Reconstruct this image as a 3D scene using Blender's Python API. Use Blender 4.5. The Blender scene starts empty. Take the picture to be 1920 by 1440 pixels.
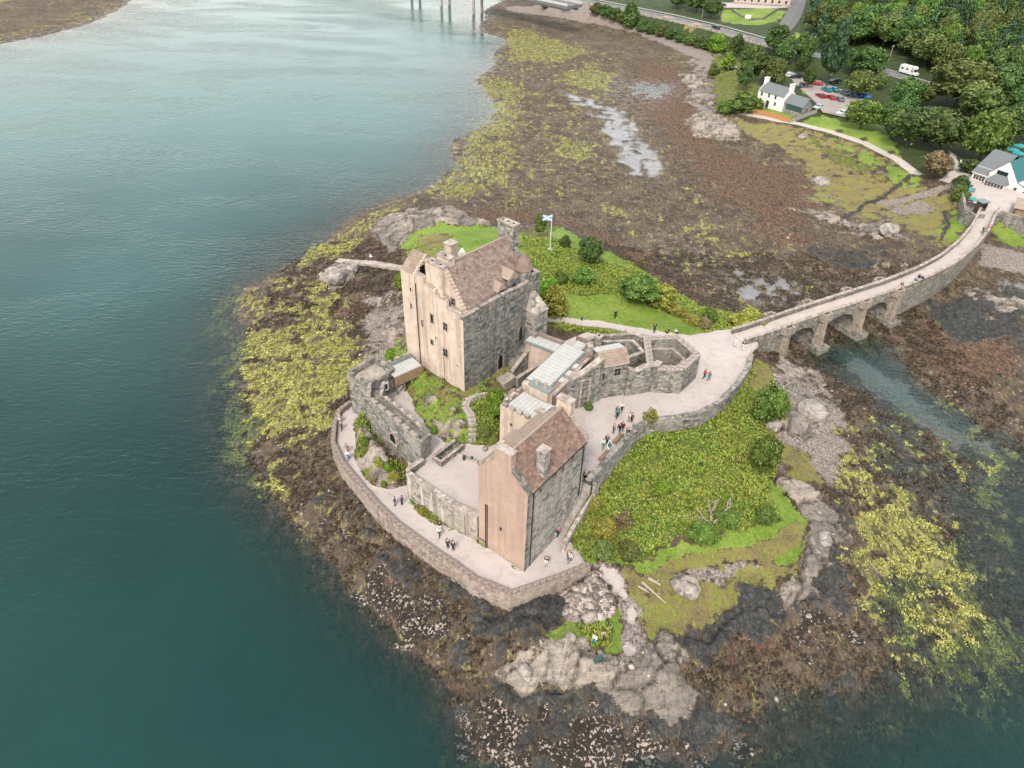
import bpy, math, random
import numpy as np
from mathutils import Matrix, Vector

# ------------------------------------------------------------------ scene, camera, sky, sun
scene = bpy.context.scene
COL = scene.collection
F_PX, CAM_H, NADIR = 1300.0, 70.0, (910.0, 2400.0)     # focal length in photo pixels, drone height above the loch
_D = np.array([NADIR[0]-960, NADIR[1]-720, F_PX]); _D /= np.linalg.norm(_D)
_U = -_D; _F = np.array([0, 0, 1.0]); _F = _F-_F.dot(_D)*_D; _F /= np.linalg.norm(_F)
RM = np.stack([np.cross(_F, _U), _F, _U])               # camera (x right, y down, z forward) -> world
cam_data = bpy.data.cameras.new('drone_camera'); cam = bpy.data.objects.new('drone_camera', cam_data); COL.objects.link(cam)
M4 = Matrix.Identity(4)
for i in range(3):
    M4[i][0] = RM[i, 0]; M4[i][1] = -RM[i, 1]; M4[i][2] = -RM[i, 2]
M4[2][3] = CAM_H
cam.matrix_world = M4
cam_data.sensor_width = 36.0; cam_data.lens = 36.0*F_PX/1920.0; cam_data.clip_end = 6000; cam_data.clip_start = 1
scene.camera = cam

SUN_EL, SUN_AZ = math.radians(50), math.radians(198)    # azimuth clockwise from +Y: light comes from the left, a little behind the camera
world = bpy.data.worlds.new('World'); scene.world = world; world.use_nodes = True
wn = world.node_tree.nodes; wl = world.node_tree.links
sky = wn.new('ShaderNodeTexSky'); sky.sky_type = 'NISHITA'; sky.sun_disc = False
sky.sun_elevation = SUN_EL; sky.sun_rotation = SUN_AZ; sky.dust_density = 1.2; sky.air_density = 2.0; sky.ozone_density = 1.0
hs = wn.new('ShaderNodeHueSaturation'); hs.inputs['Saturation'].default_value = 0.30     # thin cloud cover
bgn = wn['Background']; bgn.inputs['Strength'].default_value = 0.14
wl.new(sky.outputs[0], hs.inputs['Color']); wl.new(hs.outputs[0], bgn.inputs['Color'])
sl = bpy.data.lights.new('sun', 'SUN'); sl.energy = 1.5; sl.angle = math.radians(10); sl.color = (1.0, 0.90, 0.76)
sun = bpy.data.objects.new('sun', sl); COL.objects.link(sun)
sun.rotation_euler = (math.pi/2-SUN_EL, 0, -SUN_AZ+math.pi)
_dir = Vector((math.sin(SUN_AZ)*math.cos(SUN_EL), math.cos(SUN_AZ)*math.cos(SUN_EL), math.sin(SUN_EL)))
sun.rotation_euler = _dir.to_track_quat('Z', 'Y').to_euler(); sun.location = (-100, -50, 200)
vs = scene.view_settings; vs.view_transform = 'Standard'; vs.look = 'None'; vs.gamma = 1.0; vs.use_curve_mapping = False; vs.exposure = 1.6
scene.cycles.max_bounces = 6; scene.cycles.diffuse_bounces = 3; scene.cycles.glossy_bounces = 2; scene.cycles.transparent_max_bounces = 6
scene.cycles.use_denoising = True

# ------------------------------------------------------------------ survey helpers
def P(px, py, z=0.0):
    d = RM @ np.array([px-960.0, py-720.0, F_PX]); t = (z-CAM_H)/d[2]
    return (d[0]*t, d[1]*t, z)
def V(A, ang, px, py):
    "where the sight line meets the upright plane through A with heading ang: (distance along, height)"
    d = RM @ np.array([px-960.0, py-720.0, F_PX]); v = (math.cos(math.radians(ang)), math.sin(math.radians(ang)))
    t, w = np.linalg.solve(np.array([[d[0], -v[0]], [d[1], -v[1]]]), np.array([A[0], A[1]], float))
    return w, CAM_H+d[2]*t
def zat(px, py, x, y):
    d = RM @ np.array([px-960.0, py-720.0, F_PX]); t = (x*d[0]+y*d[1])/(d[0]**2+d[1]**2)
    return CAM_H+d[2]*t

# ------------------------------------------------------------------ mesh helpers
def tag(o, label=None, cat=None, group=None, kind=None):
    if label: o['label'] = label
    if cat: o['category'] = cat
    if group: o['group'] = group
    if kind: o['kind'] = kind
    return o
def mesh_np(name, verts, faces, smooth=False):
    me = bpy.data.meshes.new(name); me.from_pydata([tuple(v) for v in verts], [], faces)
    if smooth: me.polygons.foreach_set('use_smooth', [True]*len(me.polygons))
    me.update(); return me
def mesh_quads(name, verts, quads, smooth=False):
    "fast path: verts (n,3) array, quads (m,4) array"
    verts = np.asarray(verts, np.float32); quads = np.asarray(quads, np.int32)
    me = bpy.data.meshes.new(name); k = quads.shape[1]
    me.vertices.add(len(verts)); me.vertices.foreach_set('co', verts.ravel())
    me.loops.add(quads.size); me.loops.foreach_set('vertex_index', quads.ravel())
    me.polygons.add(len(quads)); me.polygons.foreach_set('loop_start', np.arange(0, quads.size, k, dtype=np.int32))
    if smooth: me.polygons.foreach_set('use_smooth', np.ones(len(quads), bool))
    me.update(calc_edges=True); return me
def link(name, me, mat=None, parent=None, loc=(0, 0, 0), rz=0.0):
    o = bpy.data.objects.new(name, me); COL.objects.link(o)
    if mat and me is not None:
        for m in (mat if isinstance(mat, (list, tuple)) else [mat]): me.materials.append(m)
    if parent is not None: o.parent = parent
    o.location = loc; o.rotation_euler = (0, 0, rz)
    return o
def empty(name, loc=(0, 0, 0), rz=0.0):
    o = bpy.data.objects.new(name, None); COL.objects.link(o); o.location = loc; o.rotation_euler = (0, 0, rz); o.empty_display_size = 0.3
    return o
class MB:
    def __init__(s): s.v = []; s.f = []; s.m = []; s.mi = 0
    def add(s, vs, fs):
        b = len(s.v); s.v += [tuple(map(float, p)) for p in vs]
        for f in fs: s.f.append([b+i for i in f]); s.m.append(s.mi)
        return s
    def box(s, x0, x1, y0, y1, z0, z1):
        return s.prism([(x0, y0), (x1, y0), (x1, y1), (x0, y1)], z0, z1)
    def prism(s, poly, z0, z1):
        a = sum(poly[i][0]*poly[(i+1) % len(poly)][1]-poly[(i+1) % len(poly)][0]*poly[i][1] for i in range(len(poly)))
        if a < 0: poly = poly[::-1]
        n = len(poly); z0 = z0 if isinstance(z0, (list, tuple)) else [z0]*n; z1 = z1 if isinstance(z1, (list, tuple)) else [z1]*n
        vs = [(x, y, z) for (x, y), z in zip(poly, z0)]+[(x, y, z) for (x, y), z in zip(poly, z1)]
        fs = [list(range(n-1, -1, -1)), list(range(n, 2*n))]+[[i, (i+1) % n, n+(i+1) % n, n+i] for i in range(n)]
        return s.add(vs, fs)
    def solid(s, low, high):
        "two rings of equal length joined, capped"
        n = len(low)
        return s.add(list(low)+list(high), [list(range(n-1, -1, -1)), list(range(n, 2*n))]+[[i, (i+1) % n, n+(i+1) % n, n+i] for i in range(n)])
    def tube(s, p, q, r0, r1=None, n=6, cap=True):
        r1 = r0 if r1 is None else r1; p = Vector(p); q = Vector(q); d = (q-p).normalized()
        a = d.orthogonal().normalized(); b = d.cross(a)
        lo = [p+(a*math.cos(2*math.pi*i/n)+b*math.sin(2*math.pi*i/n))*r0 for i in range(n)]
        hi = [q+(a*math.cos(2*math.pi*i/n)+b*math.sin(2*math.pi*i/n))*r1 for i in range(n)]
        fs = [[i, (i+1) % n, n+(i+1) % n, n+i] for i in range(n)]
        if cap: fs += [list(range(n-1, -1, -1)), list(range(n, 2*n))]
        return s.add(lo+hi, fs)
    def cyl(s, x, y, z0, z1, r0, r1=None, n=12):
        r1 = r0 if r1 is None else r1
        c = lambda r, z: [(x+r*math.cos(2*math.pi*i/n), y+r*math.sin(2*math.pi*i/n), z) for i in range(n)]
        return s.solid(c(r0, z0), c(max(r1, 1e-3), z1))
    def wall(s, pts, z0, z1, th, closed=False, top=None):
        "wall of thickness th along a plan polyline, z0/z1 numbers or lists"
        L, R = offset(pts, th/2, closed), offset(pts, -th/2, closed); n = len(pts)
        z0 = z0 if isinstance(z0, (list, tuple)) else [z0]*n; z1 = z1 if isinstance(z1, (list, tuple)) else [z1]*n
        vs = []
        for i in range(n): vs += [(*L[i], z0[i]), (*R[i], z0[i]), (*R[i], z1[i]), (*L[i], z1[i])]
        fs = []
        for i in range(n if closed else n-1):
            a, b = 4*i, 4*((i+1) % n)
            fs += [[a+k, a+(k+1) % 4, b+(k+1) % 4, b+k] for k in range(4)]
        if not closed: fs += [[3, 2, 1, 0], [4*(n-1)+k for k in range(4)]]
        return s.add(vs, fs)
    def mesh(s, name, smooth=False):
        me = bpy.data.meshes.new(name); me.from_pydata(s.v, [], s.f)
        if any(s.m): me.polygons.foreach_set('material_index', s.m)
        if smooth: me.polygons.foreach_set('use_smooth', [True]*len(me.polygons))
        import bmesh
        bm = bmesh.new(); bm.from_mesh(me); bmesh.ops.recalc_face_normals(bm, faces=bm.faces); bm.to_mesh(me); bm.free()
        me.update(); return me
    def build(s, name, mat, parent=None, loc=(0, 0, 0), rz=0.0, smooth=False):
        return link(name, s.mesh(name, smooth), mat, parent, loc, rz)
def offset(pts, d, closed=False):
    out = []; n = len(pts)
    for i in range(n):
        p = Vector(pts[i][:2]); a = Vector(pts[i-1][:2]) if (closed or i) else None; b = Vector(pts[(i+1) % n][:2]) if (closed or i < n-1) else None
        ns = []
        if a is not None and (p-a).length > 1e-6: t = (p-a).normalized(); ns.append(Vector((-t.y, t.x)))
        if b is not None and (b-p).length > 1e-6: t = (b-p).normalized(); ns.append(Vector((-t.y, t.x)))
        m = sum(ns, Vector((0, 0))); m = m.normalized() if m.length > 1e-6 else ns[0]
        k = d/max(0.4, m.dot(ns[0])); out.append((p.x+m.x*k, p.y+m.y*k))
    return out
def along(pts, s):
    "point and heading at distance s along a plan polyline"
    for a, b in zip(pts, pts[1:]):
        L = math.hypot(b[0]-a[0], b[1]-a[1])
        if s <= L or b is pts[-1]:
            t = s/L; return (a[0]+(b[0]-a[0])*t, a[1]+(b[1]-a[1])*t), math.atan2(b[1]-a[1], b[0]-a[0])
        s -= L
def plen(pts): return sum(math.hypot(b[0]-a[0], b[1]-a[1]) for a, b in zip(pts, pts[1:]))
def copy_tree(o, parent=None):
    c = o.copy(); COL.objects.link(c)
    if parent is not None: c.parent = parent; c.matrix_parent_inverse = o.matrix_parent_inverse.copy()
    for ch in list(o.children): copy_tree(ch, c)
    return c

# ------------------------------------------------------------------ noise for shapes
_rng = np.random.default_rng(7)
_perm = np.concatenate([_rng.permutation(512)]*3)
_gr = np.stack([np.cos(np.linspace(0, 2*np.pi, 32, endpoint=False)), np.sin(np.linspace(0, 2*np.pi, 32, endpoint=False))], 1)
def perlin(x, y):
    xi = np.floor(x).astype(int); yi = np.floor(y).astype(int); xf = x-xi; yf = y-yi
    u = xf*xf*xf*(xf*(xf*6-15)+10); v = yf*yf*yf*(yf*(yf*6-15)+10)
    def g(a, b, dx, dy):
        h = _gr[_perm[(_perm[a & 511]+(b & 511))] & 31]; return h[..., 0]*dx+h[..., 1]*dy
    n00 = g(xi, yi, xf, yf); n10 = g(xi+1, yi, xf-1, yf); n01 = g(xi, yi+1, xf, yf-1); n11 = g(xi+1, yi+1, xf-1, yf-1)
    return (n00*(1-u)+n10*u)*(1-v)+(n01*(1-u)+n11*u)*v
def fbm(x, y, sc, octv=4, ridged=False):
    s = 0; a = 1.0; f = 1.0/sc; t = 0
    for k in range(octv):
        n = perlin(x*f+13.7*k, y*f-7.3*k)
        s = s+a*((1-2*np.abs(n)) if ridged else n*1.6); t += a; a *= 0.5; f *= 2.03
    return s/t
# ------------------------------------------------------------------ materials
ALB = 0.64                                               # measured photo tones -> base colours
class NT:
    def __init__(s, name):
        s.m = bpy.data.materials.new(name); s.m.use_nodes = True; s.t = s.m.node_tree; s.n = s.t.nodes; s.b = s.n['Principled BSDF']; s.out = s.n['Material Output']
        s.b.inputs['Specular IOR Level'].default_value = 0.25
    def lk(s, a, b): s.t.links.new(a, b)
    def node(s, ty, **kw):
        n = s.n.new(ty)
        for k, v in kw.items(): setattr(n, k, v)
        return n
    def setin(s, sock, v):
        if isinstance(v, bpy.types.NodeSocket): s.lk(v, sock)
        elif isinstance(v, (tuple, list)) and len(v) == 3 and sock.type == 'RGBA': sock.default_value = (*v, 1)
        else: sock.default_value = v
    def pos(s, scale=(1, 1, 1), coord='Position', rot=(0, 0, 0)):
        src = s.node('ShaderNodeNewGeometry').outputs['Position'] if coord == 'Position' else s.node('ShaderNodeTexCoord').outputs[coord]
        mp = s.node('ShaderNodeMapping'); mp.inputs['Scale'].default_value = scale; mp.inputs['Rotation'].default_value = rot
        s.lk(src, mp.inputs['Vector']); return mp.outputs[0]
    def noise(s, vec, scale, detail=4, rough=0.55, dist=0.0):
        n = s.node('ShaderNodeTexNoise'); n.inputs['Scale'].default_value = scale; n.inputs['Detail'].default_value = detail
        n.inputs['Roughness'].default_value = rough; n.inputs['Distortion'].default_value = dist; s.lk(vec, n.inputs['Vector']); return n.outputs['Fac']
    def vor(s, vec, scale, feature='F1', out='Distance', rand=1.0):
        n = s.node('ShaderNodeTexVoronoi', feature=feature); n.inputs['Scale'].default_value = scale; n.inputs['Randomness'].default_value = rand
        s.lk(vec, n.inputs['Vector']); return n.outputs[out]
    def ramp(s, fac, stops, interp='LINEAR'):
        n = s.node('ShaderNodeValToRGB'); r = n.color_ramp; r.interpolation = interp
        while len(r.elements) < len(stops): r.elements.new(0.5)
        for e, (p, c) in zip(r.elements, stops):
            e.position = p; e.color = (*c, 1) if isinstance(c, tuple) else (c, c, c, 1)
        s.lk(fac, n.inputs[0]); return n.outputs[0]
    def mix(s, fac, a, b, blend='MIX'):
        n = s.node('ShaderNodeMix', data_type='RGBA', blend_type=blend)
        s.setin(n.inputs[0], fac); s.setin(n.inputs[6], a); s.setin(n.inputs[7], b); return n.outputs[2]
    def math(s, op, a, b=0.0, c=None, clamp=False):
        n = s.node('ShaderNodeMath', operation=op, use_clamp=clamp); s.setin(n.inputs[0], a); s.setin(n.inputs[1], b)
        if c is not None: s.setin(n.inputs[2], c)
        return n.outputs[0]
    def smooth(s, v, lo, hi):
        n = s.node('ShaderNodeMapRange', interpolation_type='SMOOTHSTEP'); s.setin(n.inputs[0], v); n.inputs[1].default_value = lo; n.inputs[2].default_value = hi; return n.outputs[0]
    def attr(s, name, out='Color'):
        n = s.node('ShaderNodeAttribute', attribute_name=name); return n.outputs[out]
    def island(s): return s.node('ShaderNodeNewGeometry').outputs['Random Per Island']
    def objrand(s): return s.node('ShaderNodeObjectInfo').outputs['Random']
    def bump(s, h, strength=0.5, dist=0.1):
        n = s.node('ShaderNodeBump'); n.inputs['Strength'].default_value = strength; n.inputs['Distance'].default_value = dist
        s.lk(h, n.inputs['Height']); s.lk(n.outputs[0], s.b.inputs['Normal']); return n
    def col(s, c):
        c = s.mix(1.0, c, (ALB, ALB, ALB), 'MULTIPLY') if isinstance(c, bpy.types.NodeSocket) else tuple(v*ALB for v in c)
        s.setin(s.b.inputs['Base Color'], c); return s
    def rough(s, r): s.setin(s.b.inputs['Roughness'], r); return s
def plain(name, c, rough=0.7, spec=0.25, var=0.25, sc=2.0, metal=0.0):
    t = NT(name); p = t.pos(coord='Object'); n = t.noise(p, sc, 5)
    lo = tuple(v*(1-var) for v in c); hi = tuple(min(1, v*(1+var)) for v in c)
    t.col(t.ramp(n, [(0.3, lo), (0.7, hi)])).rough(rough); t.b.inputs['Specular IOR Level'].default_value = spec; t.b.inputs['Metallic'].default_value = metal
    return t.m
def stone(name, dark, mid, light, sc=2.6, mortar=None, pale=0.5, streak=0.0, green=0.0):
    t = NT(name); p0 = t.pos((1, 1, 1.6), 'Object'); wv = t.node('ShaderNodeTexNoise'); wv.inputs['Scale'].default_value = 2.0; t.lk(p0, wv.inputs['Vector'])
    va = t.node('ShaderNodeVectorMath', operation='MULTIPLY_ADD'); va.inputs[1].default_value = (0.22, 0.22, 0.22); t.lk(wv.outputs['Color'], va.inputs[0]); t.lk(p0, va.inputs[2]); p = va.outputs[0]
    cell = t.vor(p, sc, 'F1', 'Color'); edge = t.vor(p, sc, 'DISTANCE_TO_EDGE'); big = t.noise(p, 0.2, 4, 0.6); fine = t.noise(p, 6.0, 5, 0.75); mid_n = t.noise(p, 0.9, 6, 0.7)
    c = t.ramp(t.math('ADD', t.math('MULTIPLY', cell, 0.42), t.math('MULTIPLY', mid_n, 0.58)), [(0.30, dark), (0.48, mid), (0.66, light)])
    c = t.mix(t.math('MULTIPLY', t.smooth(big, 0.42, 0.62), pale), c, light)
    c = t.mix(t.math('MULTIPLY', t.smooth(fine, 0.56, 0.70), 0.7), c, tuple(min(.7, v*1.35) for v in light))
    c = t.mix(t.math('MULTIPLY', t.smooth(fine, 0.45, 0.33), 0.8), c, tuple(v*0.5 for v in dark))
    m = mortar or tuple(v*0.7 for v in dark)
    c = t.mix(t.math('MULTIPLY', t.smooth(edge, 0.07, 0.01), 0.32), c, m)
    sv = t.pos((1.2, 1.2, 0.07), 'Object'); sn = t.noise(sv, 1.0, 4)
    c = t.mix(t.math('MULTIPLY', t.smooth(sn, 0.46, 0.34), 0.4), c, tuple(v*0.8 for v in dark))
    if streak: c = t.mix(t.math('MULTIPLY', t.smooth(sn, 0.54, 0.66), streak), c, (0.62, 0.55, 0.5))
    if green: c = t.mix(t.math('MULTIPLY', t.smooth(t.noise(p, 0.5, 4), 0.55, 0.7), green), c, (0.16, 0.15, 0.05))
    t.col(c).rough(0.9); t.bump(t.math('ADD', t.math('MULTIPLY', t.smooth(edge, 0.0, 0.1), 0.5), fine), 0.6, 0.07)
    return t.m
def harl(name, base, pale, stain, rust):
    t = NT(name); p = t.pos(coord='Object'); sv = t.pos((1.3, 1.3, 0.06), 'Object'); sv2 = t.pos((3.5, 3.5, 0.12), 'Object')
    c = t.ramp(t.noise(p, 0.35, 5, 0.6), [(0.3, base), (0.7, pale)])
    c = t.mix(t.math('MULTIPLY', t.smooth(t.noise(sv, 1.0, 3), 0.50, 0.68), 0.7), c, stain)
    c = t.mix(t.math('MULTIPLY', t.smooth(t.noise(sv2, 1.0, 3), 0.56, 0.75), 0.6), c, rust)
    c = t.mix(t.math('MULTIPLY', t.smooth(t.noise(p, 5.0, 4, 0.7), 0.55, 0.75), 0.35), c, stain)
    c = t.mix(t.math('MULTIPLY', t.smooth(t.noise(p, 0.9, 6, 0.75), 0.5, 0.64), 0.5), c, stain); c = t.mix(t.math('MULTIPLY', t.smooth(t.noise(p, 0.7, 6, 0.7, 0.5), 0.55, 0.68), 0.35), c, tuple(min(1, v*1.15) for v in pale))
    t.col(c).rough(0.92); t.bump(t.noise(p, 9.0, 3, 0.7), 0.35, 0.04); return t.m
def slates(name, cols, lichen, lich=0.35):
    t = NT(name); p = t.pos(coord='Object'); r = t.island()
    n = len(cols); c = t.ramp(r, [(i/(n-1), k) for i, k in enumerate(cols)])
    c = t.mix(t.math('MULTIPLY', t.smooth(t.noise(p, 0.5, 5, 0.7), 0.5, 0.68), lich), c, lichen)
    c = t.mix(t.math('MULTIPLY', t.smooth(t.noise(p, 4.0, 4, 0.7), 0.58, 0.7), 0.5), c, lichen)
    t.col(c).rough(0.85); t.bump(t.noise(p, 12.0, 3), 0.4, 0.02); return t.m
def leafy(name, cols, spec=0.2, trans=True):
    "leaf material: colour varies clump by clump and plant by plant"
    t = NT(name); r = t.island(); o = t.objrand(); p = t.pos(coord='Object'); nn = t.noise(p, 0.45, 3)
    v = t.math('ADD', t.math('MULTIPLY', r, 0.5), t.math('MULTIPLY', nn, 0.5))
    c = t.ramp(v, [(0.2, cols[0]), (0.5, cols[1]), (0.8, cols[2])])
    h = t.node('ShaderNodeHueSaturation'); t.setin(h.inputs['Hue'], t.math('ADD', 0.475, t.math('MULTIPLY', o, 0.04)))
    t.setin(h.inputs['Value'], t.math('ADD', 0.78, t.math('MULTIPLY', o, 0.5))); t.lk(c, h.inputs['Color'])
    t.col(h.outputs[0]).rough(0.65); t.b.inputs['Specular IOR Level'].default_value = spec
    return t.m
MAT = {}
MAT['dark_stone'] = stone('dark_rubble_stone', (0.055, 0.058, 0.055), (0.165, 0.16, 0.145), (0.32, 0.29, 0.255), 1.7, pale=0.3, green=0.15)
MAT['grey_stone'] = stone('grey_rubble_stone', (0.065, 0.067, 0.062), (0.205, 0.193, 0.172), (0.40, 0.36, 0.315), 1.7, pale=0.4, green=0.12)
MAT['house_stone'] = stone('pale_grey_house_stone', (0.10, 0.096, 0.087), (0.30, 0.28, 0.25), (0.50, 0.455, 0.40), 1.8, pale=0.5)
MAT['pale_stone'] = stone('pale_rubble_stone', (0.14, 0.125, 0.105), (0.31, 0.27, 0.23), (0.48, 0.41, 0.35), 1.8, pale=0.5, streak=0.8)
MAT['wall_stone'] = stone('sea_wall_stone', (0.13, 0.10, 0.085), (0.30, 0.235, 0.2), (0.46, 0.37, 0.31), 1.9, pale=0.5, green=0.3)
MAT['bridge_stone'] = stone('bridge_stone', (0.08, 0.08, 0.072), (0.19, 0.175, 0.15), (0.34, 0.295, 0.245), 1.7, pale=0.35, green=0.3)
MAT['buff_stone'] = stone('buff_cutwater_stone', (0.14, 0.115, 0.09), (0.27, 0.22, 0.175), (0.40, 0.33, 0.265), 2.6, pale=0.5)
MAT['coping'] = stone('coping_stone', (0.2, 0.165, 0.14), (0.35, 0.29, 0.25), (0.52, 0.44, 0.38), 1.8, pale=0.5)
MAT['cream'] = harl('cream_harling', (0.52, 0.405, 0.325), (0.65, 0.53, 0.44), (0.36, 0.265, 0.205), (0.235, 0.165, 0.125))
MAT['pink'] = harl('pink_harling', (0.40, 0.272, 0.21), (0.47, 0.345, 0.272), (0.36, 0.235, 0.19), (0.28, 0.19, 0.155))
MAT['white'] = plain('white_limewash', (0.80, 0.77, 0.72), 0.8, var=0.08, sc=0.6)
MAT['roof_pink'] = slates('pinkish_slates', [(0.15, 0.105, 0.09), (0.235, 0.16, 0.133), (0.195, 0.14, 0.12), (0.31, 0.23, 0.19), (0.215, 0.15, 0.128)], (0.40, 0.34, 0.28), 0.5)
MAT['roof_brown'] = slates('brown_slates', [(0.13, 0.085, 0.073), (0.22, 0.13, 0.095), (0.165, 0.115, 0.10), (0.31, 0.185, 0.125), (0.14, 0.108, 0.103), (0.24, 0.165, 0.135)], (0.36, 0.25, 0.18), 0.3)
MAT['roof_tan'] = slates('weathered_tan_slates', [(0.25, 0.18, 0.14), (0.33, 0.25, 0.2), (0.29, 0.215, 0.17)], (0.45, 0.37, 0.3), 0.4)
MAT['roof_grey'] = slates('grey_slates', [(0.12, 0.13, 0.14), (0.155, 0.165, 0.175), (0.14, 0.15, 0.16)], (0.22, 0.23, 0.23), 0.2)
MAT['lead_roll'] = plain('lead_roll', (0.40, 0.40, 0.385), 0.85, 0.15, 0.15, 2.0)
MAT['lead'] = plain('pale_lead_sheet', (0.47, 0.465, 0.44), 0.85, 0.15, 0.10, 1.2)
MAT['lead_edge'] = plain('grey_lead_flashing', (0.2, 0.235, 0.23), 0.55, 0.4, 0.15, 2.0)
MAT['glass'] = plain('dark_window_glass', (0.012, 0.018, 0.018), 0.12, 0.5, 0.2, 3.0)
MAT['opening'] = plain('dark_doorway', (0.012, 0.014, 0.013), 0.9, 0.1, 0.2)
MAT['iron'] = plain('black_iron', (0.022, 0.024, 0.025), 0.5, 0.4, 0.2)
MAT['wood'] = plain('weathered_wood', (0.30, 0.2, 0.13), 0.8, 0.2, 0.3, 3.0)
MAT['orange_wood'] = plain('orange_timber', (0.50, 0.235, 0.10), 0.75, 0.2, 0.2, 3.0)
MAT['grey_wood'] = plain('grey_timber', (0.36, 0.33, 0.29), 0.8, 0.2, 0.2, 3.0)
MAT['dark_wood'] = plain('dark_brown_timber', (0.085, 0.06, 0.045), 0.8, 0.2, 0.3, 3.0)
MAT['bark'] = plain('bark', (0.085, 0.07, 0.055), 0.9, 0.1, 0.3, 4.0)
MAT['pale_bark'] = plain('bleached_bark', (0.36, 0.30, 0.25), 0.9, 0.1, 0.25, 4.0)
MAT['white_paint'] = plain('white_paint', (0.8, 0.8, 0.78), 0.4, 0.4, 0.05)
MAT['green_paint'] = plain('dark_green_paint', (0.03, 0.075, 0.07), 0.5, 0.4, 0.1)
MAT['teal_cloth'] = plain('turquoise_cloth', (0.03, 0.27, 0.30), 0.7, 0.2, 0.15)
MAT['green_roof'] = plain('teal_roof_sheet', (0.018, 0.125, 0.13), 0.6, 0.3, 0.12, 0.7)
MAT['step'] = plain('worn_step_stone', (0.36, 0.315, 0.275), 0.9, 0.2, 0.3, 1.5)
MAT['rubber'] = plain('tyre_rubber', (0.02, 0.02, 0.02), 0.8, 0.2, 0.1)
MAT['road_line'] = plain('white_road_line', (0.72, 0.72, 0.70), 0.7, 0.2, 0.1)
MAT['asphalt'] = plain('asphalt', (0.155, 0.15, 0.15), 0.85, 0.25, 0.12, 0.5)
MAT['red_asphalt'] = plain('red_road_surfacing', (0.42, 0.27, 0.235), 0.85, 0.2, 0.12, 0.5)
MAT['broad'] = leafy('broadleaf_leaves', [(0.02, 0.05, 0.014), (0.06, 0.115, 0.026), (0.14, 0.20, 0.045)])
MAT['olive'] = leafy('olive_leaves', [(0.036, 0.062, 0.016), (0.095, 0.13, 0.03), (0.20, 0.215, 0.06)])
MAT['conifer'] = leafy('conifer_needles', [(0.014, 0.04, 0.018), (0.036, 0.08, 0.034), (0.08, 0.14, 0.055)])
MAT['bright'] = leafy('bright_green_leaves', [(0.06, 0.12, 0.012), (0.13, 0.23, 0.02), (0.22, 0.34, 0.04)])
MAT['shrub'] = leafy('shrub_leaves', [(0.035, 0.085, 0.014), (0.09, 0.165, 0.026), (0.19, 0.255, 0.045)])
MAT['gorse'] = leafy('yellow_green_leaves', [(0.08, 0.1, 0.015), (0.19, 0.19, 0.03), (0.38, 0.32, 0.06)])
MAT['tan_leaf'] = leafy('tan_leaves', [(0.1, 0.085, 0.035), (0.2, 0.16, 0.075), (0.3, 0.24, 0.13)])
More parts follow.
